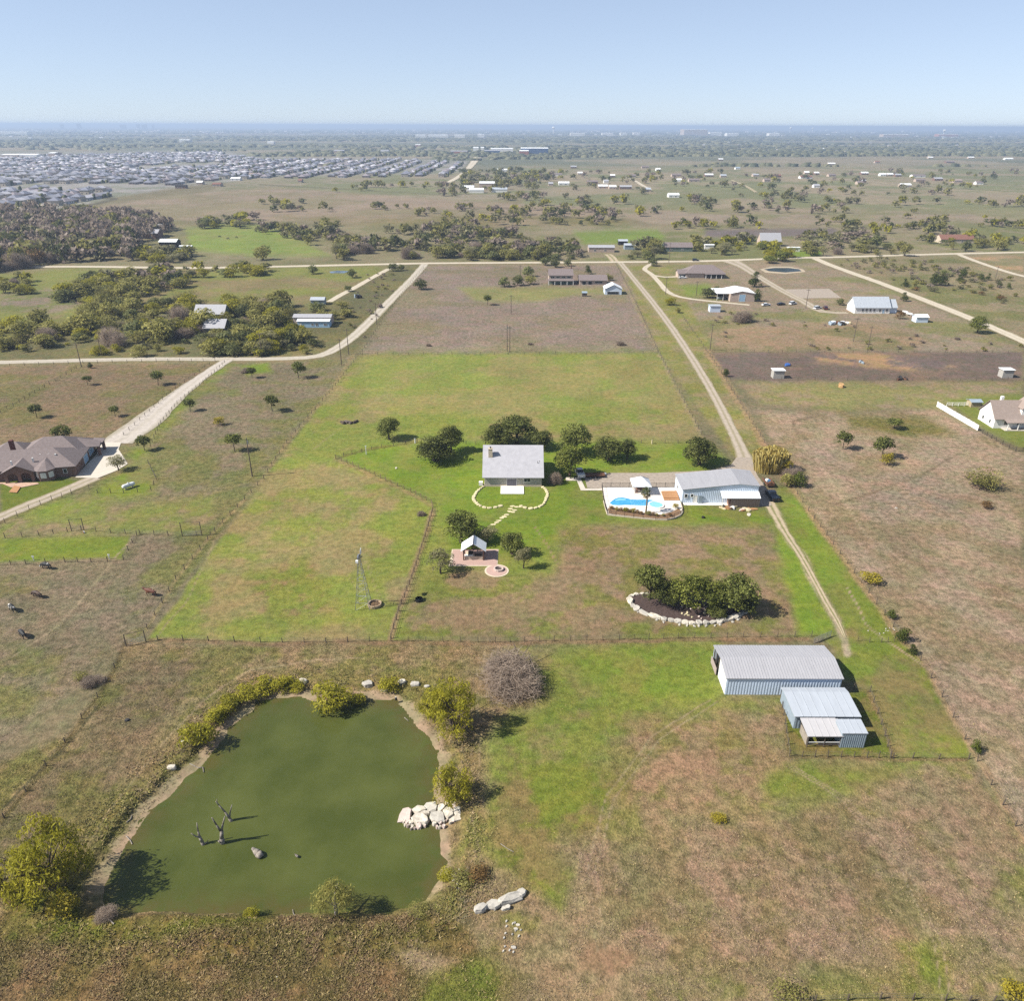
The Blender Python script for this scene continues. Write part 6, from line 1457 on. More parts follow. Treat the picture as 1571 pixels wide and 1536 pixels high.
    for i, (a, b, wd) in enumerate([(300, 650, 9), (380, 672, 8), (450, 680, 9), (520, 690, 11), (590, 700, 9), (650, 705, 11), (710, 715, 9), (770, 735, 8), (880, 745, 11), (960, 752, 9), (1020, 765, 7), (1120, 768, 7), (1230, 765, 8), (1330, 640, 12)]):
        x, y = q(a, b); X, Y = G(x, y); w = wd * mpp(x, y)
        plant(kinds[i], X, Y, w, w * .7, ['dry brownish ornamental plant in the poolside bed', 'yellowish ornamental plant in the poolside bed', 'green ornamental plant in the poolside bed'][0 if kinds[i] == 'rust' else 1 if kinds[i] == 'yellow_bush' else 2], 'ornamental plants in the poolside bed', z=.18)
    # palm
    X, Y = G(990.7, 788.3); H_ = hgt(990.7, 788.3, 757)
    pr = root('palm_tree', 'single fan palm in front of the pool', 'palm', (X, Y, .1))
    tm = MB(); prev = Vector((0, 0, 0))
    for k in range(10):
        nx = Vector((.05 * math.sin(k * .5), .03 * k * .3, H_ * (k + 1) / 10)); tm.tube(prev, nx, .21 - .006 * k + (.03 if k % 2 else 0), .2 - .006 * k, 8); prev = nx
    tm.build('trunk', M('palm_trunk', (140, 116, 94), .95, .3, 6, .4, 10), pr)
    rng = np.random.default_rng(5)
    for k in range(46):
        az = rng.uniform(0, 6.28); el = rng.uniform(-.9, 1.3); L_ = rng.uniform(1.1, 1.7); mb = MB()
        d1 = Vector((math.cos(az) * math.cos(el), math.sin(az) * math.cos(el), math.sin(el))); e1 = prev + d1 * L_ * .55
        side = d1.cross(Vector((0, 0, 1))).normalized(); upv = side.cross(d1)
        mb.tube(prev, e1, .025, .02, 4, cap=False)
        for j in range(9):
            f = (j / 8 - .5) * 2.6; dd = (d1 * math.cos(f) + side * math.sin(f)) * L_ * .55 - Vector((0, 0, .16 * L_ * abs(f))); w_ = side * .045 + upv * .03
            mb.add([e1 - w_, e1 + w_, e1 + dd + w_ * .3, e1 + dd - w_ * .3], [(0, 1, 2, 3)])
        mb.build('frond', M('palm_frond', (96, 104, 52), .7, .3, 2) if el > -.3 else M('dry_palm_frond', (150, 128, 84), .8, .2, 2), pr)
pool_area()
# ------------------------------------------------------------------ cattle
def cow_mesh(col, head_down=True):
    """skeleton grown with a skin modifier: long barrel, four jointed legs, neck, head, ears, tail"""
    V = []; E = []; R = []
    def v(x, y, z, r, par=None, ry=None):
        V.append((x, y, z)); R.append((r, ry or r)); i = len(V) - 1
        if par is not None: E.append((par, i))
        return i
    pel = v(-.75, 0, 1.12, .30, None, .34); mid = v(-.1, 0, 1.08, .36, pel, .42); sh = v(.6, 0, 1.12, .30, mid, .38)
    nk = v(.98, 0, 1.12 if not head_down else .92, .19, sh, .22)
    hd = v(1.3, 0, 1.35 if not head_down else .5, .14, nk, .15); mz = v(1.5, 0, 1.22 if not head_down else .2, .09, hd)
    for s in (-1, 1):
        e = v(hd and V[hd][0] - .06, s * .2, V[hd][2] + .06, .04, hd)
        k = v(.58, s * .22, .78, .13, sh); w = v(.62, s * .22, .42, .065, k); v(.58, s * .22, .04, .06, w)
        st = v(-.72, s * .22, .78, .15, pel); hk = v(-.9, s * .22, .46, .065, st); v(-.82, s * .22, .04, .06, hk)
    t1 = v(-1.08, 0, 1.05, .05, pel); v(-1.14, 0, .5, .035, t1)
    me = bpy.data.meshes.new('cow'); me.from_pydata(V, E, []); o = bpy.data.objects.new('tmp', me); COL.objects.link(o)
    m = o.modifiers.new('s', 'SKIN'); m.use_smooth_shade = True
    for i, sv in enumerate(me.skin_vertices[0].data): sv.radius = R[i]; sv.use_root = (i == 0)
    o.modifiers.new('d', 'SUBSURF').levels = 1
    dg = bpy.context.evaluated_depsgraph_get(); out = bpy.data.meshes.new_from_object(o.evaluated_get(dg))
    bpy.data.objects.remove(o); out.materials.clear(); return out
def cow_mat(name, c1, c2, thr, scale=1.4):
    m = bpy.data.materials.new(name); m.use_nodes = True; N = m.node_tree.nodes; L = m.node_tree.links; b = N['Principled BSDF']; b.inputs['Roughness'].default_value = .7
    tc = N.new('ShaderNodeTexCoord'); n = N.new('ShaderNodeTexNoise'); n.inputs['Scale'].default_value = scale; n.inputs['Detail'].default_value = 1
    L.new(tc.outputs['Object'], n.inputs['Vector']); r = N.new('ShaderNodeValToRGB'); r.color_ramp.elements[0].position = thr - .02; r.color_ramp.elements[1].position = thr + .02
    r.color_ramp.elements[0].color = (*alb(*c1), 1); r.color_ramp.elements[1].color = (*alb(*c2), 1); L.new(n.outputs['Fac'], r.inputs[0]); L.new(r.outputs[0], b.inputs['Base Color']); return m
CM = [cow_mesh(0, True), cow_mesh(0, False)]
for x, y, az, mt, dn, lb in [(72, 873, 2.9, cow_mat('black_white_hide', (30, 28, 28), (236, 230, 220), .58), True, 'black cow with white patches grazing by the paddock fence'),
    (58, 917, 2.75, cow_mat('brown_hide', (70, 48, 34), (96, 68, 48), .5), True, 'brown cow grazing in the open grey green field'),
    (20, 938, 2.5, cow_mat('piebald_hide', (30, 30, 30), (240, 234, 222), .53, 1.0), True, 'black cow with a white head grazing at the edge of the field'),
    (36, 978, 2.45, cow_mat('black_hide', (28, 27, 27), (40, 38, 36), .5), True, 'all black cow grazing lowest in the field'),
    (232, 914, 2.9, cow_mat('red_hide', (112, 62, 38), (220, 196, 172), .62), False, 'red brown cow standing by the long fence')]:
    X, Y = G(x, y); me = CM[0 if dn else 1].copy(); me.materials.append(mt)
    o = link('cow', me, None, (X, Y, 0), az); o.scale = (1.15, 1.1, 1.18); tag(o, lb, 'cow', 'cattle grazing in the grey green field')
    for p in me.polygons: p.use_smooth = True
# distant cattle on the bright green field
CB = CM[0].copy(); CB.materials.append(bpy.data.materials['black_hide'])
for x, y in [(337, 364), (350, 367), (363, 365), (1381, 582)]:
    X, Y = G(x, y); o = link('cow', CB, None, (X, Y, 0), random.uniform(0, 6)); tag(o, 'black cow far off on the bright green field' if x < 1000 else 'dark cow lying at the edge of the dark field', 'cow', 'cattle on the bright green field' if x < 1000 else None)

# ------------------------------------------------------------------ vehicles
RUBBER = M('tyre_rubber', (34, 33, 33), .9, .1, 4)
def wheel(parent, x, y, r=.36, w=.24):
    t = MB().tube((x, y - w / 2, r), (x, y + w / 2, r), r, r, 14).build('wheel', RUBBER, parent)
    MB().tube((x, y - w / 2 - .01, r), (x, y + w / 2 + .01, r), r * .55, r * .55, 10).build('rim', STEEL, t)
def car(x, y, rz, label, paint, kind='suv', z=0., group=None):
    X, Y = G(x, y); r0 = root({'suv': 'suv', 'pickup': 'pickup_truck', 'sedan': 'car'}[kind], label, {'suv': 'car', 'pickup': 'truck', 'sedan': 'car'}[kind], (X, Y, z), rz, group)
    if kind == 'pickup':
        b = MB(); b.hexa([(-2.8, -.95, .5), (2.8, -.95, .5), (2.8, .95, .5), (-2.8, .95, .5), (-2.8, -.95, 1.05), (2.7, -.92, 1.0), (2.7, .92, 1.0), (-2.8, .95, 1.05)])
        for s in (-1, 1): b.box(-2.8, s * .95 - (.08 if s > 0 else 0), 1.05, -.5, s * .95 + (0 if s > 0 else .08), 1.3)
        b.box(-2.8, -.87, 1.05, -2.72, .87, 1.3); b.build('body', paint, r0)
        cab = MB().hexa([(-.6, -.9, 1.04), (1.5, -.9, 1.02), (1.5, .9, 1.02), (-.6, .9, 1.04), (-.45, -.76, 1.85), (.75, -.76, 1.85), (.75, .76, 1.85), (-.45, .76, 1.85)]).build('cab', GLASS, r0)
        MB().hexa([(-.5, -.78, 1.84), (.8, -.78, 1.84), (.8, .78, 1.84), (-.5, .78, 1.84), (-.42, -.7, 1.91), (.7, -.7, 1.91), (.7, .7, 1.91), (-.42, .7, 1.91)]).build('cab_roof', paint, cab)
        ax = (-1.75, 1.8)
    else:
        h = 1.75 if kind == 'suv' else 1.45
        MB().hexa([(-2.3, -.92, .4), (2.3, -.9, .4), (2.3, .9, .4), (-2.3, .92, .4), (-2.25, -.9, 1.0), (2.15, -.85, .92), (2.15, .85, .92), (-2.25, .9, 1.0)]).build('body', paint, r0)
        c = MB().hexa([(-2.1 if kind == 'suv' else -1.6, -.86, .99), (1.2, -.84, .96), (1.2, .84, .96), (-2.1 if kind == 'suv' else -1.6, .86, .99), (-1.9 if kind == 'suv' else -1.0, -.7, h - .06), (.45, -.7, h - .06), (.45, .7, h - .06), (-1.9 if kind == 'suv' else -1.0, .7, h - .06)]).build('cabin', GLASS, r0)
        MB().hexa([(-1.92 if kind == 'suv' else -1.02, -.72, h - .07), (.48, -.72, h - .07), (.48, .72, h - .07), (-1.92 if kind == 'suv' else -1.02, .72, h - .07), (-1.8 if kind == 'suv' else -.95, -.66, h), (.38, -.66, h), (.38, .66, h), (-1.8 if kind == 'suv' else -.95, .66, h)]).build('cabin_roof', paint, c)
        ax = (-1.4, 1.4)
    for a in ax:
        for s in (-.84, .84): wheel(r0, a, s)
    e = 2.8 if kind == 'pickup' else 2.3
    for s in (-.65, .65): MB().box(e - .06, s - .2, .68, e + .02, s + .2, .86).build('headlight', TRIM, r0); MB().box(-e - .02, s - .2, .75, -e + .03, s + .2, .92).build('tail_light', RUSTM, r0)
    return r0
PB = M('dark_blue_paint', (36, 44, 58), .3, .05, 1, spec=.5); PW = M('white_paint', (236, 236, 234), .3, .03, 1, spec=.5, k=.7); PR = M('dark_red_paint', (112, 44, 44), .3, .05, 1, spec=.5); PK = M('black_paint', (34, 34, 38), .3, .05, 1, spec=.5)
car(1184, 764, 1.62, 'dark blue pickup parked in the shade of the workshop', PB, 'pickup')
car(1067, 400.5, .02, 'black car driving on the county road', PK, 'suv', .1)
car(1254, 474, .5, 'white car parked by the white house drive', PW, 'suv'); car(1266, 474, 1.4, 'dark red car parked by the white house drive', PR, 'suv')
car(889, 729, 1.7, 'white pickup in the shade under the lighter green tree', PW, 'pickup')
car(1047, 427, 0, 'white car outside the low garage wing across the field', PW, 'sedan')
car(1107, 459, .1, 'pale car beside the open carport', M('silver_paint', (160, 176, 176), .3, .05, 1, spec=.5), 'sedan')
car(1175, 469, .3, 'white car half sunk in the brush below the tan barn', PW, 'sedan'); car(1198, 468, .4, 'dark car near the gravel lane fence', PK, 'sedan')
car(1216, 467, .6, 'white van near the gravel lane', PW, 'suv')
def trailer(x, y, rz, label, load=True, L_=4.2):
    X, Y = G(x, y); r0 = root('utility_trailer', label, 'trailer', (X, Y, .075), rz)
    MB().box(-L_ / 2, -.95, .55, L_ / 2, .95, .65).build('bed', RUSTM, r0); MB().box(L_ / 2, -.06, .5, L_ / 2 + 1.4, .06, .6).build('tongue', IRON, r0)
    for s in (-.95, .9): MB().box(-L_ / 2, s, .65, L_ / 2, s + .05, 1.25 if load else .8).build('side', RUSTM, r0)
    for s in (-1.1, 1.1): wheel(r0, 0, s, .34, .2)
    if load:
        MB().box(-L_ / 2, -.9, .65, -L_ / 2 + .06, .9, 1.25).build('tailboard', RUSTM, r0)
    return X, Y
X, Y = trailer(1178, 744, 1.6, 'rusty utility trailer piled with junk beside the workshop', True)
for i, (dx, dy, s, mt, lb) in enumerate([(-.3, .5, .8, PW, 'white sack of rubbish in the rusty trailer'), (.35, .2, .7, M('blue_plastic', (92, 146, 190), .6), 'blue plastic tub in the rusty trailer'), (.2, -.8, .6, RUSTM, 'rusty scrap heaped in the rusty trailer')]):
    o = rock_mesh(blob(s * .6, s * .5, i), s * .8, i).build('junk_item', mt, None, (X + dx, Y + dy, .74)); tag(o, lb, 'junk')
trailer(912, 732, .05, 'dark empty trailer parked under the oaks by the gravel yard', False, 5.5)
o = rock_mesh(blob(.9, .5, 9), .5, 9).build('boat_cover', PW, None, (*G(926, 729), .075)); tag(o, 'small white covered load at the end of the gravel yard', 'cover')
# gas tank
def gas_tank(x, y, rz, label):
    X, Y = G(x, y); r0 = root('gas_tank', label, 'tank', (X, Y, 0), rz); mb = MB(); n = 12; prof = [(-1.7, .05), (-1.62, .3), (-1.45, .46), (-1.2, .52), (1.2, .52), (1.45, .46), (1.62, .3), (1.7, .05)]
    for (a, r1), (b, r2) in zip(prof[:-1], prof[1:]): mb.tube((a, 0, .85), (b, 0, .85), r1, r2, n, cap=False)
    mb.build('vessel', PW, r0, smooth=True); MB().tube((0, 0, 1.36), (0, 0, 1.55), .2, .2, 10).build('valve_cap', PW, r0)
    for a in (-.9, .9): MB().box(a - .1, -.4, 0, a + .1, .4, .45).build('saddle', CONC, r0)
gas_tank(198, 749, .9, 'white gas tank inside the small fence square')
gas_tank(1388, 481, 2.2, 'first white gas tank beside the rusty brown tree'); gas_tank(1395, 484, 2.2, 'second white gas tank beside the rusty brown tree')
# odds and ends lying about
def clutter(name, label, cat, x, y, w, d, h, mt, rz=0., n=1):
    X, Y = G(x, y); r0 = root(name, label, cat, (X, Y, .06 if y < 800 else 0), rz)
    rnd = random.Random(x * 7 + y)
    for k in range(n):
        a = rnd.uniform(-w, w) * .4 * (n > 1); b = rnd.uniform(-d, d) * .4 * (n > 1); s = 1 if n == 1 else rnd.uniform(.3, .6)
        rock_mesh(blob(w / 2 * s, d / 2 * s, k + x), h * rnd.uniform(.6, 1.1), k).build('piece', mt[k % len(mt)], r0, (a, b, 0), rnd.uniform(0, 3))
clutter('junk_pile', 'pile of boards and scrap along the front of the workshop porch', 'junk', 1118, 780, 4.5, 1.2, .4, [YELST, PW, IRON, DECK], 0, 9)
clutter('wood_heap', 'pale wood chips and scraps beside the track start', 'wood', 1148, 783, 4, 1.6, .3, [YELST, DECK, PINKST], 0, 8)
clutter('cover_plate', 'grey cover slab lying on the lawn below the workshop', 'slab', 1149, 790, 1.5, 1.1, .15, [CONC], .2)
clutter('old_mower', 'small dark object with a pale edge on the lawn below the workshop', 'mower', 1079, 795, .9, .6, .5, [IRON], .4)
clutter('blue_tarp', 'blue tarpaulin bundle on the dark field', 'tarp', 1208, 561, 3.2, 1.8, .7, [M('blue_tarp_cloth', (70, 110, 180), .6)])
clutter('farm_cart', 'grey blue cart standing on the tan patch of the dark field', 'cart', 1321, 557, 3.4, 2.2, .9, [GREYW, IRON], .2, 3)
clutter('feed_trough', 'dark feed troughs by the lower fence of the dark field', 'trough', 1384, 583, 4.5, 1.6, .7, [IRON, RUSTM], 0, 4)
clutter('hay_bale', 'pale orange hay heap under the dark field', 'hay', 1290, 594, 2.4, 2.0, 1.6, [M('orange_hay', (214, 170, 116), .95, .15, 3)])
clutter('scrap_heap', 'heap of scrap and an old car in the paddock of the white house', 'scrap', 1284, 498, 7, 4, 1.3, [PW, IRON, GREYW, RUSTM], 0, 8)
clutter('white_barrels', 'cluster of white barrels next to the scrap heap', 'barrels', 1298, 496, 4, 2.5, .9, [PW, YELST], 0, 6)
clutter('brush_heap', 'low heap of cut brush in the green pasture', 'brush', 536, 649, 5.5, 1.6, .7, [WOOD, BARK], .2, 8)
clutter('mud_mound', 'small dark object lying in the pond field grass', 'debris', 195, 1106, .8, .6, .3, [IRON])
clutter('white_bucket', 'white bucket on the far pond mud', 'bucket', 606, 1073, .8, .6, .35, [PW, IRON], 0, 2)
clutter('salt_block', 'white salt tub by the paddock fence', 'tub', 130, 818, 1.0, .8, .4, [PW, DECK], 0, 2)
clutter('stall_wreck', 'pale stone lying in the bright lawn above the zigzag fence', 'stone', 608, 719, .8, .6, .25, [STONE])
clutter('farm_machine', 'dark farm machine parked beside the farm lane', 'machine', 549, 457, 4, 2.4, 1.6, [IRON, GREYW], 0, 4)
# ladder-like marker by the zigzag fence, white posts in the grass
def marker(x, y, h, label, mt=PW, r=.1):
    X, Y = G(x, y); r0 = root('marker_post', label, 'post', (X, Y, 0)); MB().tube((0, 0, 0), (0, 0, h), r, r, 6).build('stake', mt, r0); MB().box(-.2, -.08, h - .3, .2, .08, h).build('cap', mt, r0)
marker(562, 697, 2.6, 'white post on the fence above the bright lawn'); marker(637, 680, 1.5, 'white post at the end of the fence near the lone oak', r=.18); marker(1000, 681, 1.3, 'pale post on the fence behind the joined oaks', YELST, .2)
marker(52, 860, 1.1, 'white marker near the paddock fence by the black cow'); marker(168, 858, 1.2, 'white marker at the paddock corner')
# sticks and driftwood round the pond
def stick(chain, label, r=.06):
    P = [Vector((*G(*p), 0)) for p in chain]
    for p in P: p.z = max(gz(p.x, p.y), WATER_Z) + .1
    r0 = root('driftwood', label, 'driftwood', P[0]); mb = MB()
    for a, b in zip(P[:-1], P[1:]): mb.tube(a - P[0], b - P[0], r, r * .7, 6)
    mb.build('branch', PALEBARK, r0)
stick([(290, 1168), (303, 1173), (310, 1172), (311, 1180)], 'forked dead branch lying at the water edge', .07)
stick([(193, 1258), (199, 1253), (201, 1247)], 'pale stick on the cut bank', .09); stick([(192, 1278), (198, 1284), (201, 1290)], 'dark stick on the mud bank', .07)
stick([(158, 1388), (161, 1400), (166, 1412), (176, 1422)], 'dead forked branch at the shaded pond corner', .09); stick([(452, 1404), (449, 1396), (448, 1390)], 'thin dead stem at the near waterline', .05)
stick([(620, 1096), (626, 1101)], 'short stick in the far shallows', .06); stick([(768, 1297), (780, 1305), (788, 1309)], 'pale fallen sticks in the near pasture', .05)
# ------------------------------------------------------------------ scattered trees of the wooded belts
def inpoly_points(poly, n, rng):
    p = np.asarray(poly, float); out = []
    W = np.array([G(*q) for q in poly]); lo, hi = W.min(0), W.max(0)
    while len(out) < n:
        c = rng.uniform(lo, hi, (max(64, n * 3), 2)); ok = polysd(c[:, 0], c[:, 1], W) < 0; out += [tuple(q) for q in c[ok]]
    return out[:n]
rng = np.random.default_rng(41)
_ind = {'n': 0}
stuffV = []; stuffF = []; stuffT = []; stuffM = []; stuffN = 0
LOW = {}
def low_crown(k, seed):
    key = (k, seed)
    if key not in LOW: LOW[key] = crown(900 + seed + k * 17, 10, 84, .10, 'bush', .02, 0, .27)
    return LOW[key]
def add_stuff(X, Y, w, h, mi, z=0.):
    global stuffN
    V, F, t = low_crown(mi, int(rng.integers(0, 5))); a = rng.uniform(0, 6.28); c, s = math.cos(a), math.sin(a)
    Q = np.stack([(V[:, 0] * c - V[:, 1] * s) * w + X, (V[:, 0] * s + V[:, 1] * c) * w + Y, V[:, 2] * h + z], 1)
    stuffV.append(Q); stuffF.append(F + stuffN); stuffT.append(np.clip(t * .8 + rng.uniform(-.1, .3), 0, 1)); stuffM.append(np.full(len(F), mi)); stuffN += len(Q)
STUFFM = [SCRUB, MAUVE, FAROAK, GREYOAK, WILLOW]
def belt(poly, n, wm, kinds, label, group, indiv=0, hr=(.5, .8), clump=0.):
    """n trees inside a photo polygon; the indiv nearest ones are objects of their own"""
    pts = inpoly_points(poly, n, rng)
    if clump:
        pts = [p for p in pts if fbm(np.array([p[0]]), np.array([p[1]]), 45, 3, 61.)[0] > clump]
    pts.sort(key=lambda p: p[1])
    for i, (X, Y) in enumerate(pts):
        w = wm * rng.uniform(.65, 1.7); h = w * rng.uniform(*hr); k = kinds[int(rng.integers(0, len(kinds)))]
        if i < indiv: plant(k, X, Y, w, h, ('broad ' if w > wm * 1.2 else 'small ' if w < wm * .8 else 'tall ' if h > w * .82 else 'rounded ') + (label[k] if isinstance(label, dict) else label), group, z=0)
        else: add_stuff(X, Y, w, h, {'scrub': 0, 'bare': 1, 'far_oak': 2, 'grey_oak': 3, 'willow_bush': 4, 'cedar': 2, 'rust': 1, 'light_oak': 4, 'sparse_bush': 3}[k])
def L3(where): return {'scrub': 'olive scrub tree ' + where, 'bare': 'leafless grey tree ' + where, 'far_oak': 'dark green oak ' + where, 'grey_oak': 'grey green tree ' + where, 'willow_bush': 'yellow green bush ' + where, 'cedar': 'dark cedar ' + where, 'rust': 'rusty brown bush ' + where, 'light_oak': 'light green tree ' + where, 'sparse_bush': 'loose pale bush ' + where}
S5 = ['scrub', 'scrub', 'scrub', 'far_oak', 'sparse_bush', 'willow_bush', 'bare']
belt([(130, 470), (300, 462), (300, 496), (345, 500), (345, 512), (300, 525), (130, 540), (100, 510)], 66, 7.8, S5, L3('in the belt around the grey roofed house'), 'trees around the grey roofed house', 66)
belt([(340, 466), (440, 470), (448, 505), (350, 512), (340, 490)], 44, 7.0, S5, L3('between the wooded house and the mobile home'), 'trees between the wooded house and the mobile home', 44)
belt([(310, 518), (440, 512), (482, 530), (470, 545), (320, 547)], 46, 6.2, ['willow_bush', 'scrub', 'far_oak', 'grey_oak'], L3('beside the road below the mobile home'), 'trees beside the road below the mobile home', 46)
belt([(-30, 500), (110, 500), (140, 520), (90, 535), (-30, 540)], 20, 7.0, S5, L3('in the thin belt above the neighbour road'), 'trees in the thin belt above the neighbour road', 20)
belt([(480, 470), (530, 462), (540, 490), (500, 500)], 6, 6.0, ['far_oak', 'scrub'], L3('beside the mobile home gable'), 'trees beside the mobile home gable', 6)
belt([(140, 540), (250, 530), (300, 545), (150, 549)], 6, 4.5, ['willow_bush', 'scrub'], L3('on the verge of the neighbour road'), 'bushes on the verge of the neighbour road', 6)
belt([(90, 462), (150, 430), (280, 418), (290, 440), (240, 452), (150, 462), (100, 466)], 90, 7.5, S5, L3('in the gully across the meadow'), 'trees in the gully across the meadow', 40)
belt([(0, 430), (50, 425), (45, 450), (0, 455)], 12, 8.0, S5, L3('at the meadow edge under the wood'), 'trees at the meadow edge', 8)
belt([(275, 412), (420, 412), (420, 424), (285, 428)], 16, 7.0, ['willow_bush', 'scrub', 'grey_oak', 'far_oak'], L3('along the meadow side of the county road'), 'trees along the county road meadow', 10)
belt([(-60, 335), (90, 330), (205, 335), (270, 352), (215, 375), (205, 400), (100, 403), (-60, 425)], 900, 8.5, ['bare', 'bare', 'far_oak', 'grey_oak', 'rust', 'scrub', 'rust', 'bare'], L3('in the dense wood beyond the county road'), 'trees of the dense wood beyond the county road', 42, (.8, 1.2))
belt([(200, 385), (290, 388), (300, 402), (210, 405)], 40, 7.5, ['willow_bush', 'scrub', 'grey_oak'], L3('on the wood edge by the county road'), 'trees on the wood edge', 8)
belt([(290, 345), (400, 335), (400, 350), (290, 352)], 30, 9.0, ['bare', 'grey_oak', 'far_oak', 'willow_bush'], L3('behind the bright green field'), 'trees behind the bright green field', 4)
belt([(365, 350), (440, 345), (560, 345), (700, 352), (800, 362), (870, 376), (870, 398), (660, 402), (560, 400), (420, 398), (380, 400), (510, 392), (440, 366)], 520, 7.5, ['bare', 'scrub', 'grey_oak', 'far_oak', 'scrub'], L3('in the scrub beyond the county road'), 'scrub beyond the county road', 36, (.6, 1.0), .42)
belt([(660, 385), (880, 378), (900, 398), (670, 401)], 90, 8.0, ['grey_oak', 'far_oak', 'bare', 'scrub'], L3('lining the county road behind the brown field'), 'trees lining the county road', 20)
belt([(960, 378), (1015, 372), (1015, 398), (965, 399)], 22, 8.0, ['far_oak', 'grey_oak', 'scrub'], L3('by the field lane across the county road'), 'trees by the field lane', 10)
belt([(1060, 372), (1160, 368), (1160, 390), (1070, 392)], 40, 7.5, ['scrub', 'willow_bush', 'grey_oak'], L3('between the houses across the county road'), 'trees between the houses across the road', 12)
belt([(1165, 378), (1200, 378), (1200, 384), (1165, 384)], 8, 6.0, ['light_oak'], 'light green tree before the steep roofed house', 'trees before the steep roofed house', 4)
belt([(1172, 386), (1215, 386), (1215, 402), (1178, 404)], 12, 8.0, ['light_oak', 'willow_bush'], L3('beside the small stock pond'), 'trees beside the stock pond', 8)
belt([(1225, 365), (1330, 355), (1340, 392), (1270, 398), (1235, 390)], 56, 7.5, ['grey_oak', 'bare', 'scrub'], L3('at the east road junction'), 'trees at the east road junction', 12)
belt([(1330, 350), (1571, 345), (1571, 388), (1340, 395)], 150, 6.5, S5, L3('on the rough land around the red roofed house'), 'trees on the rough land around the red roof', 14, (.6, 1.0), .38)
belt([(1270, 400), (1400, 396), (1560, 430), (1560, 470), (1420, 452)], 110, 3.2, ['scrub', 'scrub', 'rust', 'grey_oak'], L3('low on the dry slope above the east road'), 'low bushes on the dry slope', 14, (.4, .7))
belt([(560, 330), (900, 325), (1100, 335), (1560, 335), (1560, 350), (1000, 352), (700, 350)], 260, 7.0, S5, None, None, 0, (.6, 1.0), .46)
belt([(380, 300), (560, 318), (820, 300), (1000, 312), (1180, 300), (1350, 315), (1570, 308), (1570, 325), (1000, 330), (430, 330)], 420, 8.0, S5, None, None, 0, (.6, 1.0), .5)
belt([(500, 295), (700, 302), (830, 290), (860, 268), (730, 262), (690, 285), (560, 285)], 260, 9.0, S5, None, None, 0, (.7, 1.0), .47)
belt([(840, 265), (1000, 262), (1200, 268), (1560, 262), (1560, 300), (1100, 300), (860, 300)], 340, 8.0, S5, None, None, 0, (.6, .9), .5)
belt([(700, 265), (800, 258), (800, 280), (730, 285)], 40, 10, ['far_oak', 'grey_oak'], None, None, 0)
belt([(1090, 470), (1300, 500), (1570, 530), (1570, 540), (1100, 535)], 40, 1.8, ['scrub', 'rust'], L3('in the rough paddocks under the white house'), 'low bushes in the rough paddocks', 0, (.4, .7))
belt([(560, 420), (620, 420), (560, 520), (520, 500)], 36, 2.0, ['scrub', 'bare', 'rust'], None, None, 0, (.4, .7))
for poly_ in ([(120, 468), (300, 460), (345, 500), (345, 515), (290, 530), (130, 545), (90, 510)], [(335, 464), (445, 468), (448, 508), (345, 515)], [(300, 516), (445, 510), (485, 530), (470, 546), (310, 549)], [(85, 464), (150, 428), (285, 416), (292, 442), (240, 455), (100, 468)], [(-30, 498), (115, 498), (145, 522), (90, 538), (-30, 543)]):
    belt(poly_, 55, 3.6, ['scrub', 'grey_oak', 'far_oak', 'scrub', 'willow_bush'], None, None, 0, (.45, .8))
if stuffV:
    me = npmesh('brushwood', np.concatenate(stuffV), np.concatenate(stuffF), STUFFM, np.concatenate(stuffM), {'leaf': np.concatenate(stuffT)})
    tag(link('brushwood', me), 'brush and trees massed in the far wooded belts', 'brushwood', None, 'stuff')

# ------------------------------------------------------------------ the far plain: woodland strips and the housing estate
def lump_mesh(P, R, Hh, tone, name, mats, mi, sx=1.0):
    """rough dome for each far clump of woodland"""
    n = len(P); K = 7; ang = np.arange(K) / K * 2 * np.pi
    j = rng.uniform(.7, 1.25, (n, K, 1))
    ring0 = np.stack([P[:, 0:1] + sx * R[:, None] * np.cos(ang) * j[:, :, 0], P[:, 1:2] + R[:, None] * np.sin(ang) * j[:, :, 0], np.zeros((n, K))], -1)
    j2 = rng.uniform(.62, .95, (n, K))
    ring1 = np.stack([P[:, 0:1] + sx * R[:, None] * np.cos(ang + .3) * j2, P[:, 1:2] + R[:, None] * np.sin(ang + .3) * j2, Hh[:, None] * rng.uniform(.6, 1.05, (n, K))], -1)
    top = np.stack([P[:, 0], P[:, 1], Hh], -1)[:, None, :]
    V = np.concatenate([ring0, ring1, top], 1).reshape(-1, 3); T = np.repeat(tone, 2 * K + 1); o = (np.arange(n) * (2 * K + 1))[:, None]
    F = []
    for k in range(K):
        a, b = k, (k + 1) % K; F += [np.stack([o[:, 0] + a, o[:, 0] + b, o[:, 0] + K + b], 1), np.stack([o[:, 0] + a, o[:, 0] + K + b, o[:, 0] + K + a], 1), np.stack([o[:, 0] + K + a, o[:, 0] + K + b, o[:, 0] + 2 * K], 1)]
    return npmesh(name, V, np.concatenate(F), mats, None, {'leaf': T})
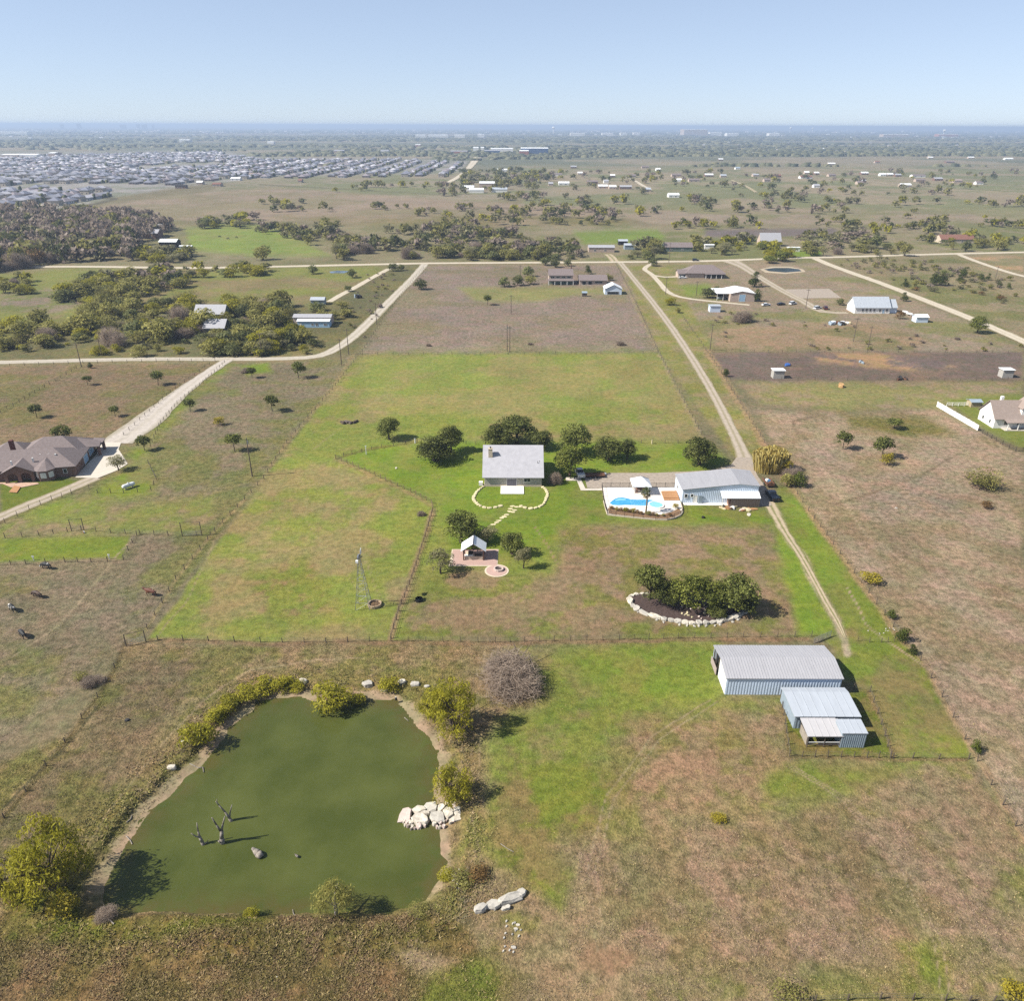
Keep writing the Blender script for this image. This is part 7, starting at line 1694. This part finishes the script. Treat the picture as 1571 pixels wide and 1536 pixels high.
def far_wood():
    C = []; 
    for (y0, y1, n, thr, s) in [(240, 256, 1500, .56, 300), (222, 240, 3600, .50, 600), (208, 222, 5000, .45, 1300), (198.5, 208, 4600, .42, 2600)]:
        u = rng.uniform(-150, 1720, n * 2); v = rng.uniform(y0, y1, n * 2)
        P = np.array([G(a, b) for a, b in zip(u, v)])
        m = fbm(P[:, 0] * .45, P[:, 1], s, 4, 77.) > thr
        est = polysd(u, v, [(-200,238),(330,232),(400,242),(640,243),(720,250),(700,275),(640,274),(400,277),(290,284),(180,303),(90,326),(-200,330)]) < 0
        m &= ~(est & (rng.random(len(m)) < .85)) & ~((v > 255) & (u < 420))
        C.append(P[m][:n])
    P = np.concatenate(C); d = P[:, 1]
    R = np.maximum(3.5, d * .0024) * rng.uniform(.6, 1.5, len(P)); Hh = rng.uniform(4, 8.5, len(P))
    me = lump_mesh(P, R, Hh, rng.random(len(P)), 'distant_woodland', [leafmat('distant_woodland_leaves', (78, 84, 56), (128, 124, 90), 0, 0)], None, 1.9)
    tag(link('distant_woodland', me), 'woodland strips fading into the distant plain', 'woodland', None, 'stuff')
far_wood()
ROOFS = [M('estate_roof_grey', (183, 181, 187), .9, .1, .3), M('estate_roof_brown', (165, 154, 156), .9, .1, .3), M('estate_roof_pale', (226, 221, 223), .9, .1, .3), M('estate_roof_dark', (145, 146, 158), .9, .1, .3)]
WALLS = [M('estate_wall_cream', (214, 200, 180), .9, .06, .3), M('estate_wall_brick', (166, 148, 138), .9, .08, .3), M('estate_wall_white', (208, 206, 206), .9, .04, .3, k=.7)]
def estate_house(w, d, h, rise, hip):
    """walls (slot 0), roof (slot 1), dark openings (slot 2)"""
    mb = MB(); mb.box(-w / 2, -d / 2, 0, w / 2, d / 2, h)
    e = .5; k = d / 2 if hip else -e
    A = [(-w / 2 - e, -d / 2 - e, h), (w / 2 + e, -d / 2 - e, h), (w / 2 + e, d / 2 + e, h), (-w / 2 - e, d / 2 + e, h), (-w / 2 + k, 0, h + rise), (w / 2 - k, 0, h + rise)]
    mb.add(A, [(0, 1, 5, 4), (2, 3, 4, 5), (3, 2, 1, 0)] + ([(1, 2, 5), (3, 0, 4)]), 1)
    for x in (-w * .3, w * .05, w * .3): mb.box(x - .8, -d / 2 - .03, .8, x + .8, -d / 2 - .005, 2.3, 2)
    for y in (-d * .25, d * .25): mb.box(-w / 2 - .03, y - .7, .9, -w / 2 - .005, y + .7, 2.2, 2); mb.box(w / 2 + .005, y - .7, .9, w / 2 + .03, y + .7, 2.2, 2)
    return mb
EST = []
for i in range(8):
    mb = estate_house(13 + i % 3 * 2, 10 + i % 2 * 2, 3 + (i % 3 == 0) * 2.4, 2.6 + i % 2, i % 2); EST.append(mb.mesh('estate_house', [WALLS[i % 3], ROOFS[i % 4], GLASS]))
def estate():
    poly = [(-160,246),(60,240),(330,234),(400,246),(640,245),(716,252),(690,272),(640,271),(400,274),(296,279),(180,297),(95,318),(-160,324)]
    W = np.array([G(*q) for q in poly]); lo, hi = W.min(0), W.max(0); L = []
    col = lo[0]; c = 0
    while col < hi[0]:
        y = lo[1] + rng.uniform(0, 10)
        while y < hi[1]:
            if rng.random() < .93: L.append((col + rng.uniform(-1.5, 1.5), y + rng.uniform(-2, 2), c % 2))
            y += 17.5 if rng.random() < .96 else 40
        col += 24 if c % 2 else 42; c += 1
    L = np.array(L); u, v = proj(L[:, 0], L[:, 1], np.zeros(len(L)))
    ok = (polysd(L[:, 0], L[:, 1], W) < 0) & (u > -40) & (u < 1620) & (fbm(L[:, 0], L[:, 1], 260, 2, 5.) > .34)
    L = L[ok]; L = L[np.argsort(L[:, 1])]
    zones = [(0, 'at the near edge of the housing estate', 'houses at the near edge of the housing estate'), (90, 'in the middle rows of the housing estate', 'houses in the middle rows of the housing estate'), (200, 'in the deeper rows of the housing estate', 'houses in the deeper rows of the housing estate')]
    SV = []; n = 0; SF = []; SM = []
    mb = MB()
    for i, (X, Y, s) in enumerate(L):
        rz = math.pi / 2 * (1 if s else -1) + rng.normal(0, .03)
        if i < 296:
            z = [q for q in zones if i >= q[0]][-1]
            q = int(rng.integers(0, 8)); lk = ['grey roofed cream', 'brown roofed brick', 'pale roofed white', 'dark roofed cream', 'grey roofed brick', 'brown roofed white', 'pale roofed cream', 'dark roofed brick'][q]
            o = link('estate_house', EST[q], None, (X, Y, 0), rz); tag(o, f'{lk} {"two storey " if q % 3 == 0 else ""}house {z[1]}', 'house', z[2])
        else:
            w, d, h, rs = rng.uniform(12, 16), rng.uniform(9, 12), 3 if rng.random() < .7 else 5.2, rng.uniform(2.2, 3.4)
            wi = int(rng.integers(0, 3)); ri = 3 + int(rng.integers(0, 4)); x0, x1, y0, y1 = X - d / 2, X + d / 2, Y - w / 2, Y + w / 2
            mb.add([(x0, y0, 0), (x1, y0, 0), (x1, y1, 0), (x0, y1, 0), (x0, y0, h), (x1, y0, h), (x1, y1, h), (x0, y1, h)], [(0, 1, 5, 4), (1, 2, 6, 5), (3, 0, 4, 7)], wi)
            mb.add([(x0 - .4, y0 - .4, h), (x1 + .4, y0 - .4, h), (x1 + .4, y1 + .4, h), (x0 - .4, y1 + .4, h), (X, y0 + d * .4, h + rs), (X, y1 - d * .4, h + rs)], [(0, 1, 4), (1, 2, 5, 4), (2, 3, 5), (3, 0, 4, 5)], ri)
    o = mb.build('housing_estate', WALLS + ROOFS); tag(o, 'remaining houses of the far housing estate reading as one mass', 'houses', None, 'stuff')
    # street trees
    k = min(600, len(L)); P = L[rng.choice(len(L), k, False)][:, :2] + np.array([8, 9]) + rng.normal(0, 2, (k, 2))
    me = lump_mesh(P, rng.uniform(2, 4, k), rng.uniform(4, 7, k), rng.random(k), 'estate_trees', [FAROAK], None)
    tag(link('estate_trees', me), 'small dark trees between the estate houses', 'trees', None, 'stuff')
estate()
# the hazy town spread along the horizon: too far to tell its roofs apart
def far_town():
    mb = MB(); n = 0
    for (y0, y1, cnt, thr) in ((197.5, 204, 420, .42), (204, 214, 420, .50), (214, 236, 260, .56)):
        for k in range(cnt * 3):
            x, y = rng.uniform(-60, 1640), rng.uniform(y0, y1); X, Y = G(x, y)
            if fbm(np.array([X * .5]), np.array([Y]), 900, 3, 44.)[0] < thr or rng.random() > .5: continue
            s = mpp(x, y); w = s * rng.uniform(1.5, 5.5); d = w * .7; h = min(rng.uniform(.5, 1.3) * s * 1.4, 26); i = int(rng.integers(0, 3)); r = 3 + int(rng.integers(0, 4))
            mb.add([(X - w / 2, Y, 0), (X + w / 2, Y, 0), (X + w / 2, Y + d, 0), (X - w / 2, Y + d, 0), (X - w / 2, Y, h), (X + w / 2, Y, h), (X + w / 2, Y + d, h), (X - w / 2, Y + d, h)], [(0, 1, 5, 4), (1, 2, 6, 5), (3, 0, 4, 7)], i)
            mb.add([(X - w / 2, Y, h), (X + w / 2, Y, h), (X + w / 2, Y + d, h), (X - w / 2, Y + d, h), (X - w / 2, Y + d / 2, h * 1.3), (X + w / 2, Y + d / 2, h * 1.3)], [(0, 1, 5, 4), (2, 3, 4, 5), (1, 2, 5), (3, 0, 4)], r)
    tag(mb.build('distant_town', [FARWL, WALLS[0], WALLS[1]] + ROOFS), 'hazy distant town spread along the horizon', 'town', None, 'stuff')
FARWL = M('distant_pale_wall', (244, 240, 232), .8, .03, .2, k=.75)
far_town()
# far single buildings, measured off the photograph: x, base row, width px, height m, depth m, wall, roof, name, label
FARW = M('far_white_wall', (244, 240, 232), .8, .03, .2, k=.75)
FARB = M('far_blue_wall', (84, 112, 152), .7, .05, .2); FARR = M('far_red_wall', (196, 128, 104), .9, .06, .2)
def far_building(x, y, wpx, h, d, wall, roof, name, label, cat='building', group=None, rise=2.0):
    X, Y = G(x, y); w = wpx * mpp(x, y); building(name, label, cat, X - w / 2, Y, w, d, h, rise, wall, roof, 'x', .3, group=group, wins=[('f', w * .15, h * .3, w * .12, h * .35, GLASS), ('f', w * .6, h * .3, w * .14, h * .35, GLASS)] if w > 8 and cat == 'house' else ())
for x, y, w, h, d, wl, rf, nm, lb in [(718, 293, 18, 5, 16, FARW, WHITEROOF, 'farm_shop', 'lowest white building of the far white cluster'), (731, 296, 22, 4, 14, FARW, WHITEROOF, 'farm_store', 'broad white building before the far white cluster'), (747, 290, 23, 8, 20, TANW, WHITEROOF, 'tall_store', 'tallest cream building of the far white cluster'), (766, 295, 24, 4, 14, FARW, BLUEGALV, 'long_store', 'low pale building at the end of the far white cluster'),
    (820, 238, 42, 20, 60, FARB, WHITEROOF, 'blue_warehouse', 'big blue fronted warehouse with white roof on the far plain'), (804, 239, 14, 14, 60, FARR, WHITEROOF, 'brick_warehouse', 'reddish block joined to the big blue warehouse'), (770, 234, 34, 12, 50, FARW, WHITEROOF, 'long_warehouse', 'long white warehouse by the end of the distant road'), (730, 233, 8, 14, 30, FARW, WHITEROOF, 'white_block', 'small white block by the end of the distant road'), (740, 233, 5, 14, 30, FARW, WHITEROOF, 'white_cube', 'tiny white block next to the white block by the distant road'), (704, 236, 26, 8, 30, FARR, GALV, 'brick_school', 'low reddish building beside the distant road'), (755, 236, 24, 10, 40, FARB, GALV, 'depot', 'low blue grey depot by the distant road'),
    (645, 212, 16, 22, 90, FARW, WHITEROOF, 'warehouse', 'first of four far white warehouses under the horizon'), (672, 212, 30, 22, 90, FARW, WHITEROOF, 'warehouse', 'longest of four far white warehouses under the horizon'), (705, 212, 16, 22, 90, FARW, WHITEROOF, 'warehouse', 'third of four far white warehouses under the horizon'), (738, 211, 10, 22, 90, FARW, WHITEROOF, 'warehouse', 'smallest of four far white warehouses under the horizon'),
    (886, 209, 22, 26, 90, FARW, WHITEROOF, 'warehouse', 'white warehouse right of the water tower under the horizon'), (932, 208, 16, 24, 90, FARW, WHITEROOF, 'warehouse', 'white warehouse between two others near the horizon middle'), (957, 208, 10, 24, 90, FARW, WHITEROOF, 'warehouse', 'short white warehouse near the horizon middle'), (977, 207, 10, 24, 90, FARW, WHITEROOF, 'warehouse', 'short white warehouse before the large pale hall'), (1067, 208, 36, 55, 200, TANW, WHITEROOF, 'large_hall', 'largest pale hall on the horizon'), (1098, 208, 18, 30, 90, FARW, WHITEROOF, 'warehouse', 'white warehouse beside the largest pale hall'), (1124, 209, 18, 26, 90, FARW, WHITEROOF, 'warehouse', 'second white warehouse past the largest pale hall'), (1188, 209, 16, 26, 90, FARW, WHITEROOF, 'warehouse', 'white warehouse near the twin water towers'), (1375, 211, 40, 26, 90, TANW, WHITEROOF, 'warehouse', 'wide cream warehouse near the single water tower'), (1455, 210, 30, 24, 90, FARR, WHITEROOF, 'warehouse', 'reddish warehouse near the single water tower'), (20, 207, 44, 24, 90, FARW, WHITEROOF, 'warehouse', 'long white warehouse above the housing estate'), (15, 243, 26, 9, 40, TANW, WHITEROOF, 'school_hall', 'long cream hall behind the housing estate'), (40, 243, 34, 9, 40, FARW, WHITEROOF, 'sports_hall', 'long white hall behind the housing estate'), (80, 242, 10, 12, 40, TANW, WHITEROOF, 'chapel', 'short cream hall behind the housing estate'), (283, 218, 16, 12, 40, FARW, WHITEROOF, 'church', 'white church with a spire beyond the estate'), (590, 236, 12, 10, 30, FARW, GALV, 'white_church', 'small white church beyond the estate roofs'), (520, 235, 16, 8, 30, TANW, GALV, 'far_farm', 'pale low building on the field beyond the estate'), (641, 226, 8, 10, 30, FARR, WHITEROOF, 'far_house', 'reddish house with white roof beyond the estate'), (415, 221, 10, 10, 30, FARW, WHITEROOF, 'far_store', 'white store on the plain beyond the estate')]:
    far_building(x, y, w, h, d, wl, rf, nm, lb)
HN = ['house']
cl = [(865,284,18,WHITEROOF),(845,285,8,GALV),(909,282,18,BROWNSH),(925,289,16,WHITEROOF),(930,281,8,GALV),(940,290,12,WHITEROOF),(960,290,20,GALV),(994,294,10,BLUEGALV),(1034,303,18,WHITEROOF),(970,272,12,BROWNSH),(940,272,8,WHITEROOF),(1038,271,16,BROWNSH),(1042,279,8,WHITEROOF),(1065,279,18,BROWNSH),(1088,271,14,WHITEROOF),(1110,272,10,BLUEGALV),(1132,260,8,GREYW),(1160,271,10,GALV),(1190,272,18,REDSH),(1177,279,10,BROWNSH),(1237,274,20,REDSH),(1238,267,8,WHITEROOF),(1253,268,8,WHITEROOF),(1277,271,12,BROWNSH),(1253,288,10,GALV),(1276,253,12,WHITEROOF),(1327,268,12,WHITEROOF),(1346,250,8,REDSH),(1355,270,10,WHITEROOF),(1366,270,10,WHITEROOF),(1378,271,10,GALV),(1390,287,18,WHITEROOF),(1410,272,22,BROWNSH),(1412,279,16,BROWNSH),(1440,277,14,GALV),(1470,280,14,TANSH),(1503,283,12,BROWNSH),(1428,243,8,WHITEROOF),(1458,250,14,BROWNSH),(1490,243,10,WHITEROOF),(1548,245,14,WHITEROOF),(1570,231,12,WHITEROOF),(1325,280,8,WHITEROOF),(1262,229,6,WHITEROOF),(1148,229,8,GREYW),(1180,237,10,BROWNSH),(1106,246,8,WHITEROOF),(825,272,14,BROWNSH),(855,270,16,BROWNSH),(890,268,8,WHITEROOF),(880,258,10,GALV),(990,258,12,BROWNSH),(1010,262,8,WHITEROOF),(332,286,14,REDSH),(277,289,18,DARKW),(306,283,10,WHITEROOF),(361,277,16,WHITEROOF),(285,270,30,TANSH),(388,270,14,TANSH),(460,280,6,REDSH),(770,263,18,WHITEROOF),(1320,283,10,BROWNSH)]
for i, (x, y, w, rf) in enumerate(cl):
    col = {'white_metal_roof': 'white', 'galvanised_roof': 'pale grey', 'blue_grey_roof': 'blue grey', 'brown_shingle': 'brown', 'red_roof': 'red', 'tan_shingle': 'tan', 'blue_grey_metal_siding': 'grey', 'dark_interior': 'black'}[rf.name]
    where = 'on the plain beyond the scrub' if 800 < x < 1120 else 'in the far hamlet strung along the plain' if x >= 1120 else 'beside the far housing estate'
    lb = f'{col} roofed farm building {where}'
    far_building(x, y, w * .9, 3.2, 9 + (i % 3) * 2, [FARW, TANW, BRICK, TANW][i % 4], rf, 'farm_building', lb, 'house', f'{col} roofed buildings {where}')
# water towers and far high buildings
def water_tower(x, y, ytop, label, style):
    X, Y = G(x, y); s = mpp(x, y); H_ = min(97, hgt(x, y, ytop)); r0 = root('water_tower', label, 'water tower', (X, Y, 0)); R_ = H_ * .24
    if style: MB().tube((0, 0, 0), (0, 0, H_ * .72), R_ * .34, R_ * .28, 10).build('stem', FARW, r0)
    else:
        for k in range(4): a = k * math.pi / 2 + .4; MB().tube((math.cos(a) * R_ * .8, math.sin(a) * R_ * .8, 0), (math.cos(a) * R_ * .6, math.sin(a) * R_ * .6, H_ * .7), R_ * .09, R_ * .09, 6).build('leg', FARW, r0)
    mb = MB(); pr = [(.64, .2), (.7, .75), (.8, 1), (.9, .8), (.97, .4), (1, .05)]
    for (a, p), (b, q) in zip(pr[:-1], pr[1:]): mb.tube((0, 0, H_ * a), (0, 0, H_ * b), R_ * p, R_ * q, 14, cap=False)
    mb.build('tank_bowl', FARW, r0, smooth=True)
for a in [(1447, 209, 198, 'white water tower with a bulb standing on the plain', 1), (849, 205, 193.5, 'thin white water tower on the horizon near the middle', 1), (1212, 204, 194.5, 'wider of the twin water towers on the horizon', 0), (1246, 203, 195, 'fainter of the twin water towers on the horizon', 1)]: water_tower(*a)
def tower_block(x, y, w, ytop, label):
    X, Y = G(x, y); s = mpp(x, y); H_ = min(97, max(30, hgt(x, y, ytop))); ww = w * s; r0 = root('tower_block', label, 'tower block', (X, Y, 0))
    MB().box(-ww / 2, 0, 0, ww / 2, ww, H_ * .9).build('wall', M('far_tower_wall', (150, 160, 176), .8, .05, .05), r0); MB().box(-ww / 2 * 1.05, -ww * .05, H_ * .9, ww / 2 * 1.05, ww * 1.05, H_).build('roof', GALV, r0)
    for k in range(4): MB().box(-ww * .4, -.6, H_ * (.15 + .18 * k), ww * .4, -.1, H_ * (.22 + .18 * k)).build('window', GLASS, r0)
for x, w, yt, lb in [(121, 5, 187, 'tallest tower block on the hazy skyline'), (95, 4, 190, 'low tower block on the hazy skyline'), (188, 7, 191, 'wide block on the hazy skyline'), (212, 4, 190, 'narrow block on the hazy skyline'), (221, 6, 190.5, 'broad block next to the narrow one on the hazy skyline'), (235, 3, 191, 'last block on the hazy skyline')]: tower_block(x, 198, w, yt, lb)
# ------------------------------------------------------------------ grass tufts on the rough ground
def tufts():
    n = 300000
    u = rng.uniform(-40, 1611, n); v = 1560 - (1560 - 800) * rng.random(n) ** 1.25
    d = np.stack([(u - W0 / 2) / FPX, -(v - H0 / 2) / FPX, -np.ones(n)], -1) @ CR.T
    t = -CAMH / d[:, 2]; X = d[:, 0] * t; Y = d[:, 1] * t
    sd = pond_sd(X, Y); C, T = land(u, v, X, Y)
    clump = fbm(X, Y, 2.6, 3, 19.)
    ring = sstep(1.6, 3, sd) * (1 - sstep(4.5, 9, sd))
    keep = (sd > .9) & (rng.random(n) < np.clip(T + .6 * ring, .02, 1) * np.clip((clump - .3) * 3.2, .1, 1.3))
    for px in TUFT_CLEAR: keep &= polysd(u, v, px) > 1
    X, Y, C, T, ring = X[keep], Y[keep], C[keep], T[keep], ring[keep]; n = len(X); Z = height(X, Y)
    s = rng.uniform(.07, .19, n) * (.55 + .5 * T + .5 * ring); w = s * rng.uniform(.6, 1.1, n); nb = 3; V = []; tone = rng.uniform(.62, 1.4, n)
    straw = rng.random(n) < .22; C = np.where(straw[:, None], C * .45 + lin(STRAW) * KALB * .75, C) * tone[:, None]
    grn = (rng.random(n) < .08 + .2 * ring); C = np.where(grn[:, None], C * np.array([.82, .95, .62]), C)
    for k in range(nb):
        a = rng.uniform(0, 6.28, n); ca, sa = np.cos(a), np.sin(a); o = rng.uniform(.5, 1.8, n) * s
        V.append(np.stack([np.stack([X - sa * w * .5, Y + ca * w * .5, Z - .03], -1), np.stack([X + sa * w * .5, Y - ca * w * .5, Z - .03], -1), np.stack([X + ca * o, Y + sa * o, Z + s * rng.uniform(.6, 1.2, n)], -1)], 1))
    V = np.concatenate(V, 0).reshape(-1, 3); col = np.tile(np.repeat(np.concatenate([C, np.ones((n, 1))], 1), 3, 0), (nb, 1))
    m = bpy.data.materials.new('rough_grass_blades'); m.use_nodes = True; N = m.node_tree.nodes; b = N['Principled BSDF']; b.inputs['Roughness'].default_value = .9; b.inputs['Specular IOR Level'].default_value = .1
    at = N.new('ShaderNodeAttribute'); at.attribute_name = 'base'; m.node_tree.links.new(at.outputs['Color'], b.inputs['Base Color'])
    geo = N.new('ShaderNodeNewGeometry'); va = N.new('ShaderNodeVectorMath'); va.inputs[1].default_value = (0, 0, 1.4); vn = N.new('ShaderNodeVectorMath'); vn.operation = 'NORMALIZE'
    for q in ((geo.outputs['Normal'], va.inputs[0]), (va.outputs[0], vn.inputs[0]), (vn.outputs[0], b.inputs['Normal'])): m.node_tree.links.new(*q)
    me = npmesh('rough_grass', V, np.arange(len(V)).reshape(-1, 3), [m], attr={'base': col})
    tag(link('rough_grass', me), 'rough dry grass tufts covering the near pasture and pond banks', 'grass', None, 'stuff'); print('TUFTS', n)
TUFT_CLEAR = [[(1108, 985), (1292, 985), (1330, 1150), (1215, 1150), (1195, 1070), (1108, 1070)], [(604, 1225), (715, 1220), (715, 1280), (604, 1280)], [(925, 745), (1050, 745), (1050, 802), (925, 802)], [(1040, 740), (1190, 740), (1190, 785), (1040, 785)],
    [(960, 908), (1160, 908), (1160, 962), (960, 962)], [(686, 840), (780, 840), (780, 885), (686, 885)]]
tufts()
# ------------------------------------------------------------------ haze
def make_haze():
    m = bpy.data.materials.new('haze_air'); m.use_nodes = True; N = m.node_tree.nodes; L = m.node_tree.links
    N.remove(N['Principled BSDF'])
    p = N.new('ShaderNodeVolumePrincipled'); p.inputs['Density'].default_value = HAZE
    p.inputs['Color'].default_value = (.51, .63, .81, 1); p.inputs['Anisotropy'].default_value = 0.1
    L.new(p.outputs[0], N['Material Output'].inputs['Volume'])
    mb = MB(); mb.box(-75000, -35000, -6, 75000, 75000, 100)
    o = mb.build('haze', m); tag(o, kind='stuff')
HAZE = 1.4e-4
make_haze()
